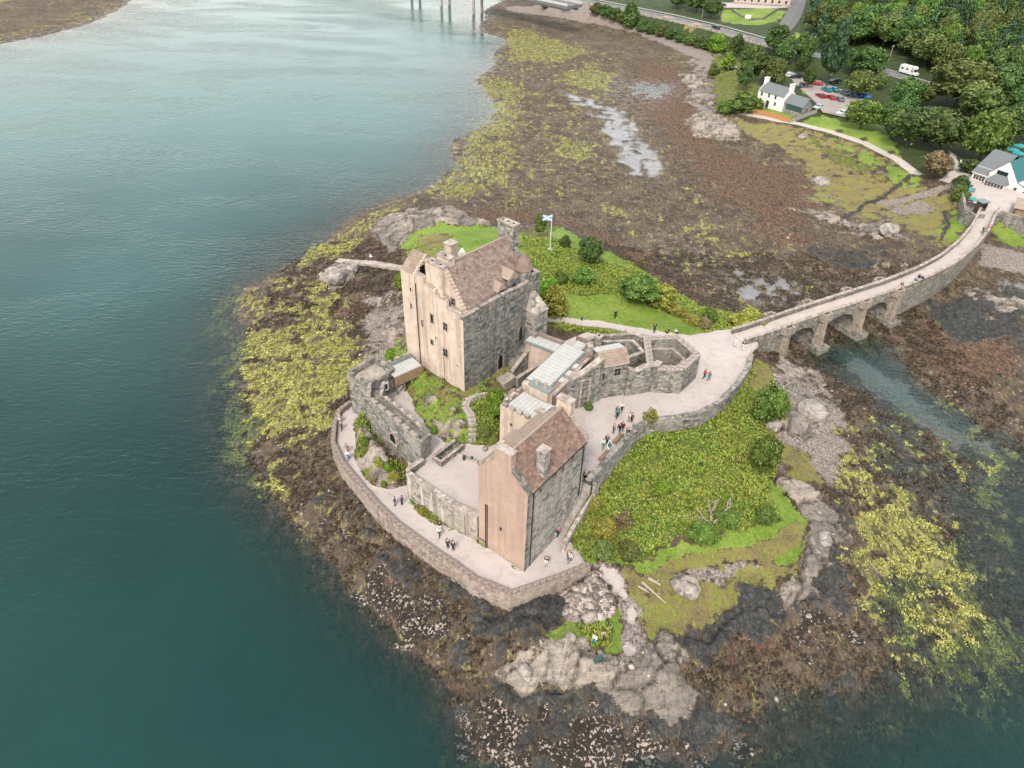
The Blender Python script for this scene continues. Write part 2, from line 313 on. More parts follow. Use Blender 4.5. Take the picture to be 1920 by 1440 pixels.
# ------------------------------------------------------------------ terrain: surveyed spot heights -> smooth surface
SPOTS = '''0,300,-5 300,200,-5 600,150,-4 0,700,-6 200,600,-5 0,1100,-7 300,1100,-6 0,1440,-7 400,1350,-6 600,1440,-6 200,900,-5 500,300,-5 700,250,-4 850,100,-4 850,0,-4 700,80,-4.5 100,500,-5.5
400,700,-.8 385,850,-1.3 425,960,-1.3 520,1060,-1.3 620,1180,-1.6 720,1300,-2 800,1400,-2.2 310,660,-2.0 330,950,-3.2 480,1180,-3.3 650,1350,-3.6 370,620,-1.2
460,720,.15 450,560,.1 560,495,.15 640,435,.2 750,375,.15 860,265,.1 900,150,.1 910,60,.1 470,850,.1 560,980,.15 655,1085,.2 770,1215,.15 860,1365,.15 930,15,.4
560,640,.6 600,780,.6 560,850,.4 640,900,.8 700,1000,.8 760,1080,.9 850,1150,1 900,1230,.9 960,40,.5 1000,58,.6 1060,85,.6 940,95,.35 1000,120,.45 1100,200,.6 1000,300,.35 1200,300,.35 1200,400,.4 1100,350,.4 1350,450,.5 1300,520,.3 1450,550,.25 1400,350,.7 1300,200,.8 1250,130,1 1150,240,.3 950,250,.35
1590,650,-.3 1630,690,-.75 1690,745,-.75 1760,795,-.5 1720,720,.05 1620,740,.05 1750,800,-.15 1850,950,-.32 1920,1050,-.45 1690,930,.08 1850,780,.2 1750,650,.5 1600,800,.15 1550,900,.5 1690,1050,.05 1800,1200,-.10 1900,1350,-1.3 1650,1330,-.5 1500,1440,-.9 1400,1400,-.2 1350,1260,.5 1450,1200,.6 1600,1150,.3 1750,1130,.05 1920,900,-.3 1920,1200,-.45 1800,1440,-2.0 1700,850,-.05 1850,1080,-.22 1780,900,-.08 1700,1280,-.22 1850,1290,-.4 1600,1330,-.4
1850,600,1.2 1900,450,1.8 1780,560,1.0 1700,560,.6 1600,600,.1 1550,640,.1 1470,660,.6
740,420,2 830,395,1.8 700,470,1.2 830,440,3.2 900,440,3.4 790,470,3 640,510,1.7 620,530,1.2 720,600,1.6 700,550,1.1 700,660,2.2 745,640,3.5 660,700,2 650,740,2.2
1180,600,6.4 1100,590,6.7 1300,615,6.2 1060,540,7.4 1130,500,6 1040,450,5.2 1100,465,4.6 1200,530,4.8 1260,570,4.2 1330,590,4 1030,480,6.5 1195,490,1 1300,555,1.2 1150,440,1 1060,412,1.2 980,420,2 1390,600,3.5 1350,570,1.2 1430,605,1
1020,600,6.8 960,480,6 900,470,5
1230,815,5.6 1150,900,5 1330,800,4.8 1400,720,4.8 1420,780,3.4 1430,850,2.8 1440,690,3.8 1280,880,4.4 1200,980,3.9 1350,950,3.7 1400,1000,3.2 1100,1010,4.2 1180,1055,3.2 1300,1035,2.8 1480,1000,2.4 1330,1080,2 1440,1065,1.9 1250,1110,2.3 1200,1150,2.3 1250,1170,1.5 1400,1105,1.3 1530,985,2.6 1540,1055,2.4 1490,1108,1.8 1600,1010,.5 1585,1080,.5 1570,930,.8 1500,880,1.4 1480,800,1.7 1520,760,1.8 1490,720,1.6 1560,1010,1.2 1580,1000,.6 1330,1150,1.0 1380,1130,1.0
1160,1080,3.2 1185,1150,2.7 1190,1205,2.6 1050,1225,3.7 1100,1200,3.4 1000,1235,3.0 1150,1255,3.5 1200,1290,3.3 1270,1305,2.5 1050,1303,.7 1100,1335,.7 1000,1292,.8 1230,1362,.5 1170,1350,.6 940,1260,1.0 1310,1320,.6 900,1390,.35 1000,1400,.45 1150,1400,.45 1300,1390,.3 950,1520,-1.4 1150,1540,-1.4 1300,1500,-1.2
1100,1110,2.6 1080,1150,2.1 1010,1135,1.3 980,1150,1.1 640,900,1.3 720,985,1.3 820,1065,1.3 900,1110,1.2 955,1135,1.2 1060,1090,2.2 620,820,1.3
1350,150,1.6 1340,225,1.4 1400,240,2.2 1550,280,2 1650,335,2.2 1750,385,2.4 1700,440,1.6 1820,410,3.6 1450,218,3.6 1570,250,3.8 1680,300,4.2 1780,335,5.4 1850,380,5.5 1910,400,5.5 1460,195,4.8 1560,190,5.4 1640,190,5.8 1600,230,4.6 1900,340,6 1870,450,3.5 1920,470,2.6
1300,75,3.5 1200,62,1.6 1100,42,1.4 1000,24,1.2 1180,36,4 1500,20,9 1350,20,8 1450,40,8.2 1250,5,8 1350,110,3 1400,130,5 1500,110,7 1800,60,13 1900,10,20 1700,20,15 1850,200,8 1900,150,10 1700,180,6.5 1750,250,6 1600,40,12
0,0,2.5 60,20,1.4 130,45,.3 0,75,.3 220,10,.2 -250,0,3 300,20,-1 150,80,-1 0,110,-1 -300,100,0.3 -300,200,-3'''
spots = [tuple(map(float, s.split(','))) for s in SPOTS.split()]
pts = [P(*s) for s in spots]
pts += [(-420, 700, 8), (-200, 800, 15), (0, 760, -4), (-120, 640, -4), (260, 700, 25), (500, 700, 40), (500, 400, 28), (450, 200, 12), (250, 100, -6), (-300, 250, -6), (-300, 0, -6), (0, -60, -6), (200, -60, -6), (-450, 420, 4), (60, 560, 9), (140, 520, 12), (150, 30, -5), (300, 280, 16), (120, 60, -3)]
C = np.array(pts); RS = 100.0
def tps_fit(C, lam=2e-4):
    x = C[:, :2]/RS; n = len(C); d2 = ((x[:, None]-x[None])**2).sum(-1); K = 0.5*d2*np.log(d2+1e-9)
    A = np.zeros((n+3, n+3)); A[:n, :n] = K+np.eye(n)*lam; A[:n, n] = 1; A[:n, n+1:] = x; A[n:, :n] = A[:n, n:].T
    return x, np.linalg.solve(A, np.concatenate([C[:, 2], [0, 0, 0]]))
def tps_eval(x, w, X, Y):
    q = np.stack([X.ravel(), Y.ravel()], 1)/RS; out = np.empty(len(q))
    for i in range(0, len(q), 8000):
        d2 = ((q[i:i+8000, None]-x[None])**2).sum(-1); K = 0.5*d2*np.log(d2+1e-9)
        out[i:i+8000] = K@w[:-3]+w[-3]+q[i:i+8000]@w[-2:]
    return out.reshape(X.shape)
def axis(a, b, lo, hi, fine, grow, mx):
    "grid lines: fine spacing inside lo..hi, growing outside"
    core = list(np.arange(lo, hi, fine)); s = fine; v = core[-1]; up = []
    while v < b: s = min(mx, s*grow); v += s; up.append(v)
    s = fine; v = core[0]; dn = []
    while v > a: s = min(mx, s*grow); v -= s; dn.append(v)
    return np.array(dn[::-1]+core+up)
GX = axis(-460, 540, -34, 62, 0.30, 1.009, 6.0); GY = axis(-40, 820, 33, 108, 0.30, 1.009, 6.0)
cx = np.arange(-470, 560, 3.5); cy = np.arange(-70, 850, 3.5)
_x, _w = tps_fit(C); coarse = np.clip(tps_eval(_x, _w, *np.meshgrid(cx, cy)), -9, 45)
def bil(xs, ys, Z, X, Y):
    i = np.clip(np.searchsorted(xs, X)-1, 0, len(xs)-2); j = np.clip(np.searchsorted(ys, Y)-1, 0, len(ys)-2)
    u = np.clip((X-xs[i])/(xs[i+1]-xs[i]), 0, 1); v = np.clip((Y-ys[j])/(ys[j+1]-ys[j]), 0, 1)
    return (Z[j, i]*(1-u)+Z[j, i+1]*u)*(1-v)+(Z[j+1, i]*(1-u)+Z[j+1, i+1]*u)*v
XX, YY = np.meshgrid(GX, GY); HH = bil(cx, cy, coarse, XX, YY)
def height(x, y): return float(bil(GX, GY, HH, np.array(float(x)), np.array(float(y))))
def G(px, py):
    "ground point seen at a photo pixel (sight line met with the terrain)"
    d = RM @ np.array([px-960.0, py-720.0, F_PX]); t0, t1 = (30-CAM_H)/d[2], (-8-CAM_H)/d[2]
    ts = np.linspace(t0, t1, 400); below = CAM_H+d[2]*ts < bil(GX, GY, HH, d[0]*ts, d[1]*ts)
    k = int(np.argmax(below)) if below.any() else 399
    a, b = ts[max(k-1, 0)], ts[k]
    for _ in range(14):
        m = (a+b)/2
        if CAM_H+d[2]*m < height(d[0]*m, d[1]*m): b = m
        else: a = m
    x, y = d[0]*b, d[1]*b; return (x, y, height(x, y))
def sdf(poly, X, Y):
    "signed distance to a plan polygon, positive inside"
    d2 = np.full(X.shape, 1e9); ins = np.zeros(X.shape, bool); n = len(poly)
    for i in range(n):
        ax, ay = poly[i][:2]; bx, by = poly[(i+1) % n][:2]; ex, ey = bx-ax, by-ay; L = ex*ex+ey*ey+1e-9
        t = np.clip(((X-ax)*ex+(Y-ay)*ey)/L, 0, 1); d2 = np.minimum(d2, (X-ax-t*ex)**2+(Y-ay-t*ey)**2)
        c = (ay > Y) != (by > Y); ins ^= c & (X < ax+(Y-ay)*ex/(ey if abs(ey) > 1e-9 else 1e-9))
    d = np.sqrt(d2); return np.where(ins, d, -d)
def linedist(line, X, Y):
    d2 = np.full(X.shape, 1e9); zz = np.zeros(X.shape)
    for a, b in zip(line, line[1:]):
        ex, ey = b[0]-a[0], b[1]-a[1]; L = ex*ex+ey*ey+1e-9; t = np.clip(((X-a[0])*ex+(Y-a[1])*ey)/L, 0, 1); q = (X-a[0]-t*ex)**2+(Y-a[1]-t*ey)**2
        z = a[2]+(b[2]-a[2])*t if len(a) > 2 else 0; zz = np.where(q < d2, z, zz); d2 = np.minimum(d2, q)
    return np.sqrt(d2), zz
def window(poly, pad):
    xs = [p[0] for p in poly]; ys = [p[1] for p in poly]
    i0, i1 = np.searchsorted(GX, [min(xs)-pad, max(xs)+pad]); j0, j1 = np.searchsorted(GY, [min(ys)-pad, max(ys)+pad])
    return slice(j0, j1), slice(i0, i1)
def px3(s): return [P(*map(float, q.split(','))) for q in s.split()]
def px2(s): return [tuple(map(float, q.split(','))) for q in s.split()]
# level ground: promenade, courtyard, forecourt
PROM_LINE = px3('657,752,4.7 636,768,4.7 627,793,4.7 624,828,4.7 641,865,4.7 672,903,4.7 706,943,4.7 741,977,4.7 785,1009,4.7 820,1034,4.7 856,1058,4.7 890,1083,4.7 958,1110,4.7 1000,1096,4.7 1052,1078,4.7 1106,1056,4.7')
PROM = PROM_LINE+px3('1085,1030,4 1052,995,4.2 1000,980,4 960,940,4 900,905,4 800,870,4 720,800,4 690,740,4')
COURT = px3('770,888,7.5 800,914,7.5 850,947,7.5 901,972,7.5 960,930,7.5 1000,860,7.5 1000,760,7.5 960,720,7.5 900,690,7.5 800,670,7.5 735,680,7.5 690,710,7.5 690,760,7.5 730,810,7.5 790,868,7.5')
PLAZA = px3('1098,904,8.0 1140,859,7.9 1165,832,7.8 1200,797,7.5 1225,788,7.4 1262,784,7.2 1310,776,6.9 1345,758,6.6 1380,725,6.4 1402,691,6.2 1410,656,6.1 1425,640,6.0 1385,612,6.0 1340,618,6.1 1300,634,6.3 1240,640,6.6 1180,640,6.9 1100,620,7.3 1050,640,7.6 1040,760,8.0 1075,850,8.0')
def flatten(poly, soft=0.5):
    A = np.array(poly); w = window(poly, 3); X, Y = XX[w], YY[w]
    M = np.stack([A[:, 0], A[:, 1], np.ones(len(A))], 1); k = np.linalg.lstsq(M, A[:, 2], rcond=None)[0] if np.ptp(A[:, 2]) > 0 else (0, 0, A[0, 2])
    m = np.clip(sdf(poly, X, Y)/soft+0.5, 0, 1); HH[w] = HH[w]*(1-m)+(k[0]*X+k[1]*Y+k[2])*m
def dome(poly, z0, slope, top, nz=0.5):
    w = window(poly, 3); X, Y = XX[w], YY[w]; d = sdf(poly, X, Y)
    h = z0+np.minimum(top, np.maximum(d, 0)*slope)*(1+nz*fbm(X, Y, 3.0, 3)); HH[w] = np.where(d > 0, np.maximum(HH[w], h), HH[w])
flatten([(p[0], p[1], 4.0) for p in PROM]); flatten(COURT); flatten(PLAZA)
KEEP_MOUND = px3('738,690,7.5 768,738,7.5 778,772,7.5 800,797,7.5 835,828,7.5 865,834,7.5 935,832,7.5 950,800,7.5 952,735,7.5 1000,700,7.5 1020,640,7.5 850,590,7.5 740,640,7.5')
dome(KEEP_MOUND, 7.5, 0.75, 1.7, 0.35)
BANK = px3('664,795,4 668,830,4 664,862,4 682,893,4 702,912,4 735,917,4 764,908,4 766,880,4 735,840,4 700,800,4 680,770,4'); dome(BANK, 4.0, 0.95, 2.3)
BANK2 = px3('778,945,4 790,962,4 806,978,4 824,984,4 822,968,4 800,945,4 785,935,4'); dome(BANK2, 4.0, 0.7, 1.1)
PARK = px3('1466,128,5.4 1520,120,5.5 1562,118,5.6 1620,140,5.7 1668,160,5.8 1672,212,5.4 1620,232,5.2 1590,228,5.0 1540,216,4.9 1522,192,5.0 1480,150,5.2'); flatten(PARK, 3)
ROAD = px3('960,-60,9 1050,-8,8.5 1150,12,8.3 1250,32,8 1340,53,8 1440,82,8 1500,98,8 1600,116,8.2 1700,146,8 1760,166,7.6 1850,200,7.4')
SIDE = px3('1440,86,8 1462,62,8.1 1480,42,8.4 1491,22,9 1500,-5,9.6 1506,-40,10')
for line, hw in ((ROAD, 5.5), (SIDE, 5.0)):
    w = window(line, 12); d, z = linedist(line, XX[w], YY[w]); m = np.clip((hw+5-d)/5, 0, 1); m = m*m*(3-2*m); HH[w] = HH[w]*(1-m)+(z-0.06)*m

# ------------------------------------------------------------------ what covers the ground
NCLS = 13   # 0 brown weed, 1 yellow wrack, 2 pale rock, 3 dark rock, 4 barnacled stones, 5 lush grass, 6 bracken, 7 yellow turf, 8 gravel, 9 rusty weed, 10 woodland floor, 11 shingle, 12 pool
WT = np.zeros((NCLS,)+HH.shape, np.float32); WT[0] = 1
wx = fbm(XX, YY, 6.0, 4); wy = fbm(XX+91, YY-37, 6.0, 4); pn = fbm(XX+11, YY+5, 2.6, 4); pn2 = fbm(XX-50, YY+70, 9.0, 3); wx2 = fbm(XX+17, YY+3, 1.7, 3); wy2 = fbm(XX-71, YY+29, 1.7, 3)
def paint(cls, poly, warp=1.2, soft=0.8, dens=1.0, line=None):
    pad = 3*abs(warp)+3*soft+2; w = window(poly, pad+(line or 0)); fw = min(1.0, warp); X, Y = XX[w]+warp*wx[w]*2.2+fw*wx2[w]*1.3, YY[w]+warp*wy[w]*2.2+fw*wy2[w]*1.3
    d = (line-linedist(poly, X, Y)[0]) if line else sdf(poly, X, Y)
    m = np.clip(d/soft+0.5, 0, 1)
    if dens < 1: m = m*np.clip((pn[w]*0.75+pn2[w]*0.5+(dens-0.5)*1.3)*1.8+0.5, 0, 1)
    WT[(slice(None),)+w] *= (1-m); WT[(cls,)+w] += m
def paintpx(cls, s, warp=1.2, soft=0.8, dens=1.0): paint(cls, [G(*q) for q in px2(s)], warp*1.5, soft*2.2, dens)
LAND = '1330,100 1345,200 1375,207 1500,236 1600,270 1700,318 1800,340 1860,410 1920,440 2150,520 2400,100 1800,-200 1200,-100 880,-60 1050,2 1180,34 1300,78'
paintpx(10, LAND, 1.0, 2)
T = '''11|945,12 1010,2 1100,8 1180,44 1260,66 1330,95 1345,112 1300,108 1200,64 1110,44 1030,30 960,22|1|1.5|1
1|930,30 1010,50 1130,110 1160,200 1120,330 1000,385 860,388 790,372 870,280 915,130|3|4|.27
1|1000,60 1300,100 1280,300 1380,480 1250,520 1150,430 900,392 850,388|3|4|.22
1|905,140 960,150 985,210 960,260 950,330 900,365 800,370 865,280 890,230|2|3|.62
1|955,55 1000,60 1060,85 1110,95 1050,115 965,115|2|2|.8
1|1060,260 1120,270 1100,300 1040,290|1|1|.9
1|1060,130 1150,135 1140,170 1060,160|1|1|.7
9|860,385 1000,400 1130,430 1250,500 1330,560 1300,585 1180,490 1060,420 960,417 850,402|1.5|2|1
9|1200,100 1330,160 1340,280 1540,330 1520,400 1400,380 1270,280 1180,180|3|4|.9
9|1280,300 1540,320 1540,420 1700,500 1560,520 1400,430|3|4|.6
9|1700,600 1880,600 1920,700 1800,740 1700,680|2|3|.9
9|560,590 720,540 700,650 700,720 600,700|1.5|2|.75
9|600,470 720,440 730,492 620,482|1.5|2|.8
9|1340,1160 1560,1100 1570,950 1630,1000 1620,1130 1420,1290 1330,1260|1.5|2|.7
9|700,1000 880,1120 920,1240 800,1200 680,1050|1.5|2|.4
1|455,630 640,610 690,680 655,750 640,790 520,790 470,840 440,880 415,800 450,720|1.5|2|.66
1|390,570 560,510 640,560 700,640 640,760 560,980 480,900 415,850 385,640|2|2|.45
1|480,800 640,830 700,960 760,1060 700,1080 560,990 440,900|2|2|.3
1|560,480 700,400 760,380 740,400 640,480 560,500|1|1|.6
1|1640,940 1720,950 1800,1060 1890,1160 1860,1230 1740,1210 1640,1140 1595,1010|2|2|.62
1|1530,760 1640,830 1740,930 1920,1130 1920,1250 1700,1220 1600,1080 1560,900|2|2|.5
1|1620,690 1760,760 1920,850 1920,1080 1800,960 1680,830|2|2|.47
1|1650,1100 1800,1180 1920,1250 1920,1350 1780,1320 1650,1230|2|2|.6
11|1585,672 1622,664 1660,698 1722,748 1795,800 1850,835 1790,835 1705,785 1640,738|1|1|1
1|1330,1150 1620,1100 1700,1250 1500,1400 1350,1420 1320,1300|2|2|.2
1|1250,400 1480,470 1560,560 1430,600 1300,520|2|3|.3
12|1130,215 1190,225 1230,300 1245,338 1190,330 1150,270|2|2|.66
12|1040,172 1120,188 1180,215 1130,220|1.5|1.5|.55
12|1370,515 1450,510 1525,555 1480,588 1400,560|2|2|.5
12|1880,530 1930,530 1930,550 1890,548|1|1|.8
11|1440,690 1540,690 1560,760 1590,850 1560,905 1500,895 1455,850 1465,780|1.5|2|.9
11|1300,100 1350,100 1345,220 1290,200|2|2|.7
11|690,560 760,530 780,690 700,680 680,620|1.5|1.5|.75
2|700,425 750,398 830,388 905,412 935,430 860,424 790,440 745,470 712,455|1|1|1
2|598,528 625,500 650,495 668,512 650,535 615,548|.5|.6|1
2|720,560 762,540 778,680 740,668 722,640|1|1|.6
2|1480,728 1555,760 1545,800 1500,835 1465,800|.8|.8|.9
2|1460,668 1530,690 1550,720 1480,725 1450,690|.8|.8|.6
3|1448,905 1500,915 1560,945 1600,1000 1600,1060 1570,1125 1500,1170 1440,1150 1480,1095 1500,1000|1|1|.5
2|1440,895 1505,908 1555,955 1582,1000 1576,1045 1552,1112 1505,1148 1450,1145 1480,1095 1505,1060 1518,1000 1490,950|.7|.7|1
3|925,1275 1050,1290 1150,1320 1300,1340 1325,1290 1340,1365 1200,1410 950,1390|1|1|.85
3|955,1132 1060,1092 1072,1160 1000,1205 910,1175|.8|1|1
3|1365,1100 1455,1090 1475,1150 1400,1205 1280,1245 1250,1220 1330,1170|1|1|.95
3|815,1055 900,1105 955,1135 930,1165 850,1125|1|1|.9
3|1560,1000 1585,1040 1575,1125 1500,1160 1535,1105 1562,1050|.6|.7|1
3|1740,570 1850,535 1930,545 1930,640 1790,640|1.5|1.5|.85
3|640,880 720,985 800,1050 790,1080 690,1000 625,900|1|1|.5
2|985,1215 1030,1192 1130,1212 1170,1228 1230,1212 1262,1180 1285,1240 1255,1270 1308,1310 1295,1345 1200,1352 1140,1340 1150,1308 1080,1300 1050,1285 1000,1290 950,1282 928,1260 960,1240|.6|.6|1
2|1058,1092 1120,1072 1148,1100 1152,1150 1100,1178 1062,1150|.5|.5|1
2|1285,228 1330,203 1375,222 1405,245 1360,268 1305,258|1.5|1.5|.95
2|1522,318 1552,328 1562,372 1538,378|1|1|.9
2|1275,138 1330,138 1342,195 1318,202|1.5|1.5|.7
2|1480,400 1560,385 1600,420 1700,425 1690,450 1560,440|2|2|.5
2|1600,480 1690,470 1720,500 1620,520|2|2|.5
2|1800,545 1900,540 1925,590 1840,590|2|1.5|.6
3|632,880 720,985 830,1062 940,1140 930,1240 880,1300 850,1380 800,1240 700,1180 600,1000|2|2|.38
3|1300,1380 1330,1250 1450,1200 1620,1110 1720,1250 1500,1440 1340,1440|2|2|.36
3|835,1375 895,1300 1050,1315 1240,1355 1340,1385 1440,1430 1340,1510 980,1510 860,1440|1|1|.95
4|640,1075 720,1085 800,1110 850,1150 830,1205 780,1232 720,1190 660,1120|1.2|1.2|.62
4|845,1380 895,1310 1000,1330 1100,1348 1230,1370 1330,1395 1420,1430 1330,1500 1000,1500 870,1430|1|1|.66
4|1480,1165 1600,1180 1620,1200 1500,1235|1.5|1.5|.8
4|600,960 700,1040 680,1070 590,1000|1|1|.5
5|748,466 790,430 830,424 940,426 985,440 990,490 860,500 760,482|.8|.7|1
7|760,470 800,440 850,440 820,480|.6|.8|.7
6|975,438 1040,424 1100,455 1200,502 1260,545 1345,582 1400,600 1390,622 1340,626 1290,640 1180,640 1010,612 985,560|.8|.7|1
5|1050,425 1110,455 1190,500 1150,500 1080,470 1030,440|.6|.6|.8
5|1062,556 1140,552 1250,572 1330,600 1335,626 1290,637 1180,632 1090,608 1030,598 1000,570|.5|.5|1
6|1096,912 1160,842 1215,797 1270,789 1330,776 1385,730 1410,672 1445,690 1465,780 1452,890 1470,930 1505,970 1440,1000 1300,995 1180,1062 1080,1052 1058,1022|.5|.5|1
7|1410,668 1448,690 1440,740 1400,730|.5|.5|.7
5|1058,1008 1100,1035 1180,1058 1250,1028 1330,1000 1460,985 1500,962 1514,1000 1492,1064 1440,1052 1330,1042 1240,1062 1170,1078 1108,1058|.6|.6|1
5|1430,860 1470,930 1510,985 1480,990 1440,930|.5|.6|.9
7|1180,1077 1240,1060 1330,1040 1440,1048 1492,1066 1445,1096 1380,1102 1350,1165 1240,1185 1205,1215 1195,1120|.7|.6|1
5|1195,1090 1250,1070 1300,1060 1260,1110 1220,1150|.6|.6|.5
11|1265,1052 1400,1046 1442,1074 1350,1096 1285,1088|1|1|.6
0|1290,1046 1330,1036 1380,1040 1425,1056 1420,1064 1370,1050 1320,1048|.6|.4|.8
2|1255,1085 1300,1090 1310,1120 1270,1125|.4|.4|.9
7|1455,830 1510,850 1540,910 1500,905|.8|.8|.8
11|1104,1052 1142,1062 1182,1080 1204,1130 1206,1210 1180,1250 1150,1210 1158,1130 1130,1094|.6|.7|1
8|1108,1054 1140,1066 1178,1083 1197,1130 1197,1200 1182,1240 1158,1205 1163,1130 1138,1096|.6|.9|.5
5|1015,1192 1080,1168 1110,1172 1095,1202 1040,1204|.3|.4|1
5|1140,1148 1160,1138 1162,1222 1138,1218|.3|.4|.9
6|1085,1170 1130,1160 1150,1200 1110,1215|.3|.4|.7
11|1335,198 1372,225 1500,240 1600,268 1690,310 1735,350 1850,400 1842,445 1760,462 1690,425 1600,405 1530,372 1500,295 1400,252|1.5|1.5|.9
7|1335,198 1372,225 1500,240 1600,268 1690,310 1735,350 1850,400 1842,445 1760,462 1690,425 1600,405 1530,372 1500,295 1400,252|1.5|1.5|.72
6|1480,240 1600,290 1700,340 1640,340 1540,290|1.5|1.5|.6
5|1560,262 1690,315 1740,350 1690,350|1|1|.7
5|1780,390 1850,400 1842,445 1790,455 1760,430|1|1|.6
11|1640,385 1740,370 1750,400 1690,410|1.5|1|.6
5|1390,195 1480,210 1495,232 1380,215|.6|.6|1
5|1500,232 1540,215 1580,228 1660,235 1690,300 1600,262|.6|.8|1
6|1335,100 1430,130 1420,205 1345,205|1|1|.8
5|1355,20 1440,14 1475,22 1455,42 1400,48 1350,40|1|1|1
5|1478,72 1495,60 1520,72 1520,90 1492,88|1|1|.9
7|1280,55 1310,45 1330,50 1300,62|1|1|.8
8|1340,6 1440,2 1480,14 1440,16 1350,14|.5|1|1
8|1762,336 1800,318 1960,380 1990,430 1868,406 1850,400 1815,396 1806,352 1780,346|.3|.5|1
8|1785,330 1808,322 1790,290 1778,280|.3|.5|1
5|1868,412 1920,420 1960,470 1870,450|1|1|.8
7|-80,-70 100,-40 60,-12 0,6 -80,10|1|2|.8
1|150,8 250,0 220,28 100,58 0,92 -40,100 -20,70 100,40|1|1.5|.32
2|1640,415 1690,420 1688,440 1650,445|.8|1|.8
3|1500,470 1640,460 1720,490 1600,520|2|2|.5
11|1830,460 1960,480 1960,520 1840,500|1|1|1'''
for row in T.split('\n'):
    c, s, wp, so, de = row.split('|'); paintpx(int(c), s, float(wp), float(so), float(de))
paint(11, [G(*q) for q in px2('1640,380 1740,362 1790,345')], 0.5, 1.5, 1, 1.3); paint(3, [G(*q) for q in px2('1706,332 1688,346 1650,372 1604,396 1572,414')], 0.5, 0.8, 1, 0.55); paint(3, [G(*q) for q in px2('1772,400 1776,425 1764,452')], 0.4, 0.7, 1, 0.4)
paint(8, [G(*q) for q in px2('1016,596 1060,601 1120,608 1180,617 1240,628 1300,636 1345,624')], 0.2, 0.4, 1, 1.0)
paint(7, [G(*q) for q in px2('1195,1110 1260,1062 1340,1040 1410,1034 1460,1015 1498,985')], 0.2, 0.5, 1, 0.75)
paint(7, [G(*q) for q in px2('1340,1040 1440,1042 1490,1020 1500,985')], 0.2, 0.5, 1, 0.6)
paint(7, [G(*q) for q in px2('786,442 800,470 812,480')], 0.2, 0.5, 1, 0.5)
paint(8, [(p[0], p[1]) for p in PROM], 0.05, 0.2); paint(8, COURT, 0.05, 0.2); paint(8, PLAZA, 0.05, 0.3)
for ln, de, wd in (('768,936 800,958 850,985 897,1007 903,1018', .6, .5), ('904,1016 940,1040 980,1066', .55, .45), ('1100,900 1140,862 1165,836 1200,801 1225,792 1262,787 1310,779 1345,760 1380,728', .5, .4)): paint(6, [P(*q, 4.0 if float(ln[:3]) < 950 and ln[0] != '1' else 7.4)[:2] for q in px2(ln)], .3, .5, de, wd)
for q in (BANK, BANK2): paint(2, q, 0.15, 0.3); paint(7, q, 0.15, 0.3, 0.5); paint(6, q, 0.15, 0.3, 0.5)
paint(7, KEEP_MOUND, 0.2, 0.4); paint(5, KEEP_MOUND, 0.2, 0.4, 0.55); paint(2, KEEP_MOUND, 0.2, 0.4, 0.3)
paintpx(6, '890,735 945,745 950,800 935,832 892,830 890,790', 0.3, 0.4, 0.75)

# ------------------------------------------------------------------ relief by cover
level = np.zeros_like(HH)
for poly in (PROM, COURT, PLAZA):
    w = window(poly, 2); level[w] = np.maximum(level[w], np.clip(sdf(poly, XX[w], YY[w])*2+0.8, 0, 1))
for line, hw in ((ROAD, 5.5), (SIDE, 5.0)):
    w = window(line, 12); level[w] = np.maximum(level[w], np.clip((hw+3-linedist(line, XX[w], YY[w])[0])/3, 0, 1))
for poly in (KEEP_MOUND, BANK, BANK2):
    w = window(poly, 2); level[w] *= 1-np.clip(sdf(poly, XX[w], YY[w])*2, 0, 1)*0.75
def cells(x, y, sc):
    "blocky bedrock: height of the nearest block and the gap between blocks"
    x, y = x/sc, y/sc; xi, yi = np.floor(x).astype(int), np.floor(y).astype(int); f1 = np.full(x.shape, 9.); f2 = f1.copy(); hv = np.zeros(x.shape)
    for i in (-1, 0, 1):
        for j in (-1, 0, 1):
            h = _perm[(_perm[(xi+i) & 511]+((yi+j) & 511))]; jx, jy = (h & 31)/31., ((h >> 4) & 31)/31.; dx, dy = xi+i+jx-x, yi+j+jy-y; d = np.sqrt(dx*dx+dy*dy)
            hh = ((h >> 2) & 63)/63.+.5*dx*(((h >> 3) & 7)/3.5-1)+.5*dy*((h & 7)/3.5-1); n = d < f1; f2 = np.where(n, f1, np.minimum(f2, d)); hv = np.where(n, hh, hv); f1 = np.where(n, d, f1)
    return hv, f2-f1
_ru, _rv = XX*.8+YY*.6+2.0*wx, -XX*.6+YY*.8+2.0*wy
b1, g1 = cells(_ru*.6, _rv, 3.4); b2, g2 = cells(_ru*.7+9, _rv+4, 1.4)
rk = fbm(XX, YY, 4.5, 5, True); rk2 = fbm(XX*0.9+YY*0.45+33, YY*0.35-XX*0.1, 1.5, 4, True); fine = fbm(XX, YY, 0.9, 3); broad_n = fbm(XX+7, YY-20, 5, 4)
rock = WT[2]+0.9*WT[3]; weed = WT[0]+WT[1]+WT[9]
HH += (1-level)*(rock*(rk*0.55+rk2*0.12+(b1-.4)*1.1+(b2-.4)*.30-np.clip(.14-g1, 0, 1)*3.6-np.clip(.12-g2, 0, 1)*.9+0.1)+WT[4]*(rk2*0.28+fine*0.16)+weed*(broad_n*0.20+fine*0.16)+WT[11]*(fine*0.10+broad_n*0.06)+WT[6]*(fine*0.16+broad_n*0.22)+(WT[5]+WT[7])*(broad_n*0.10)-WT[12]*0.12)

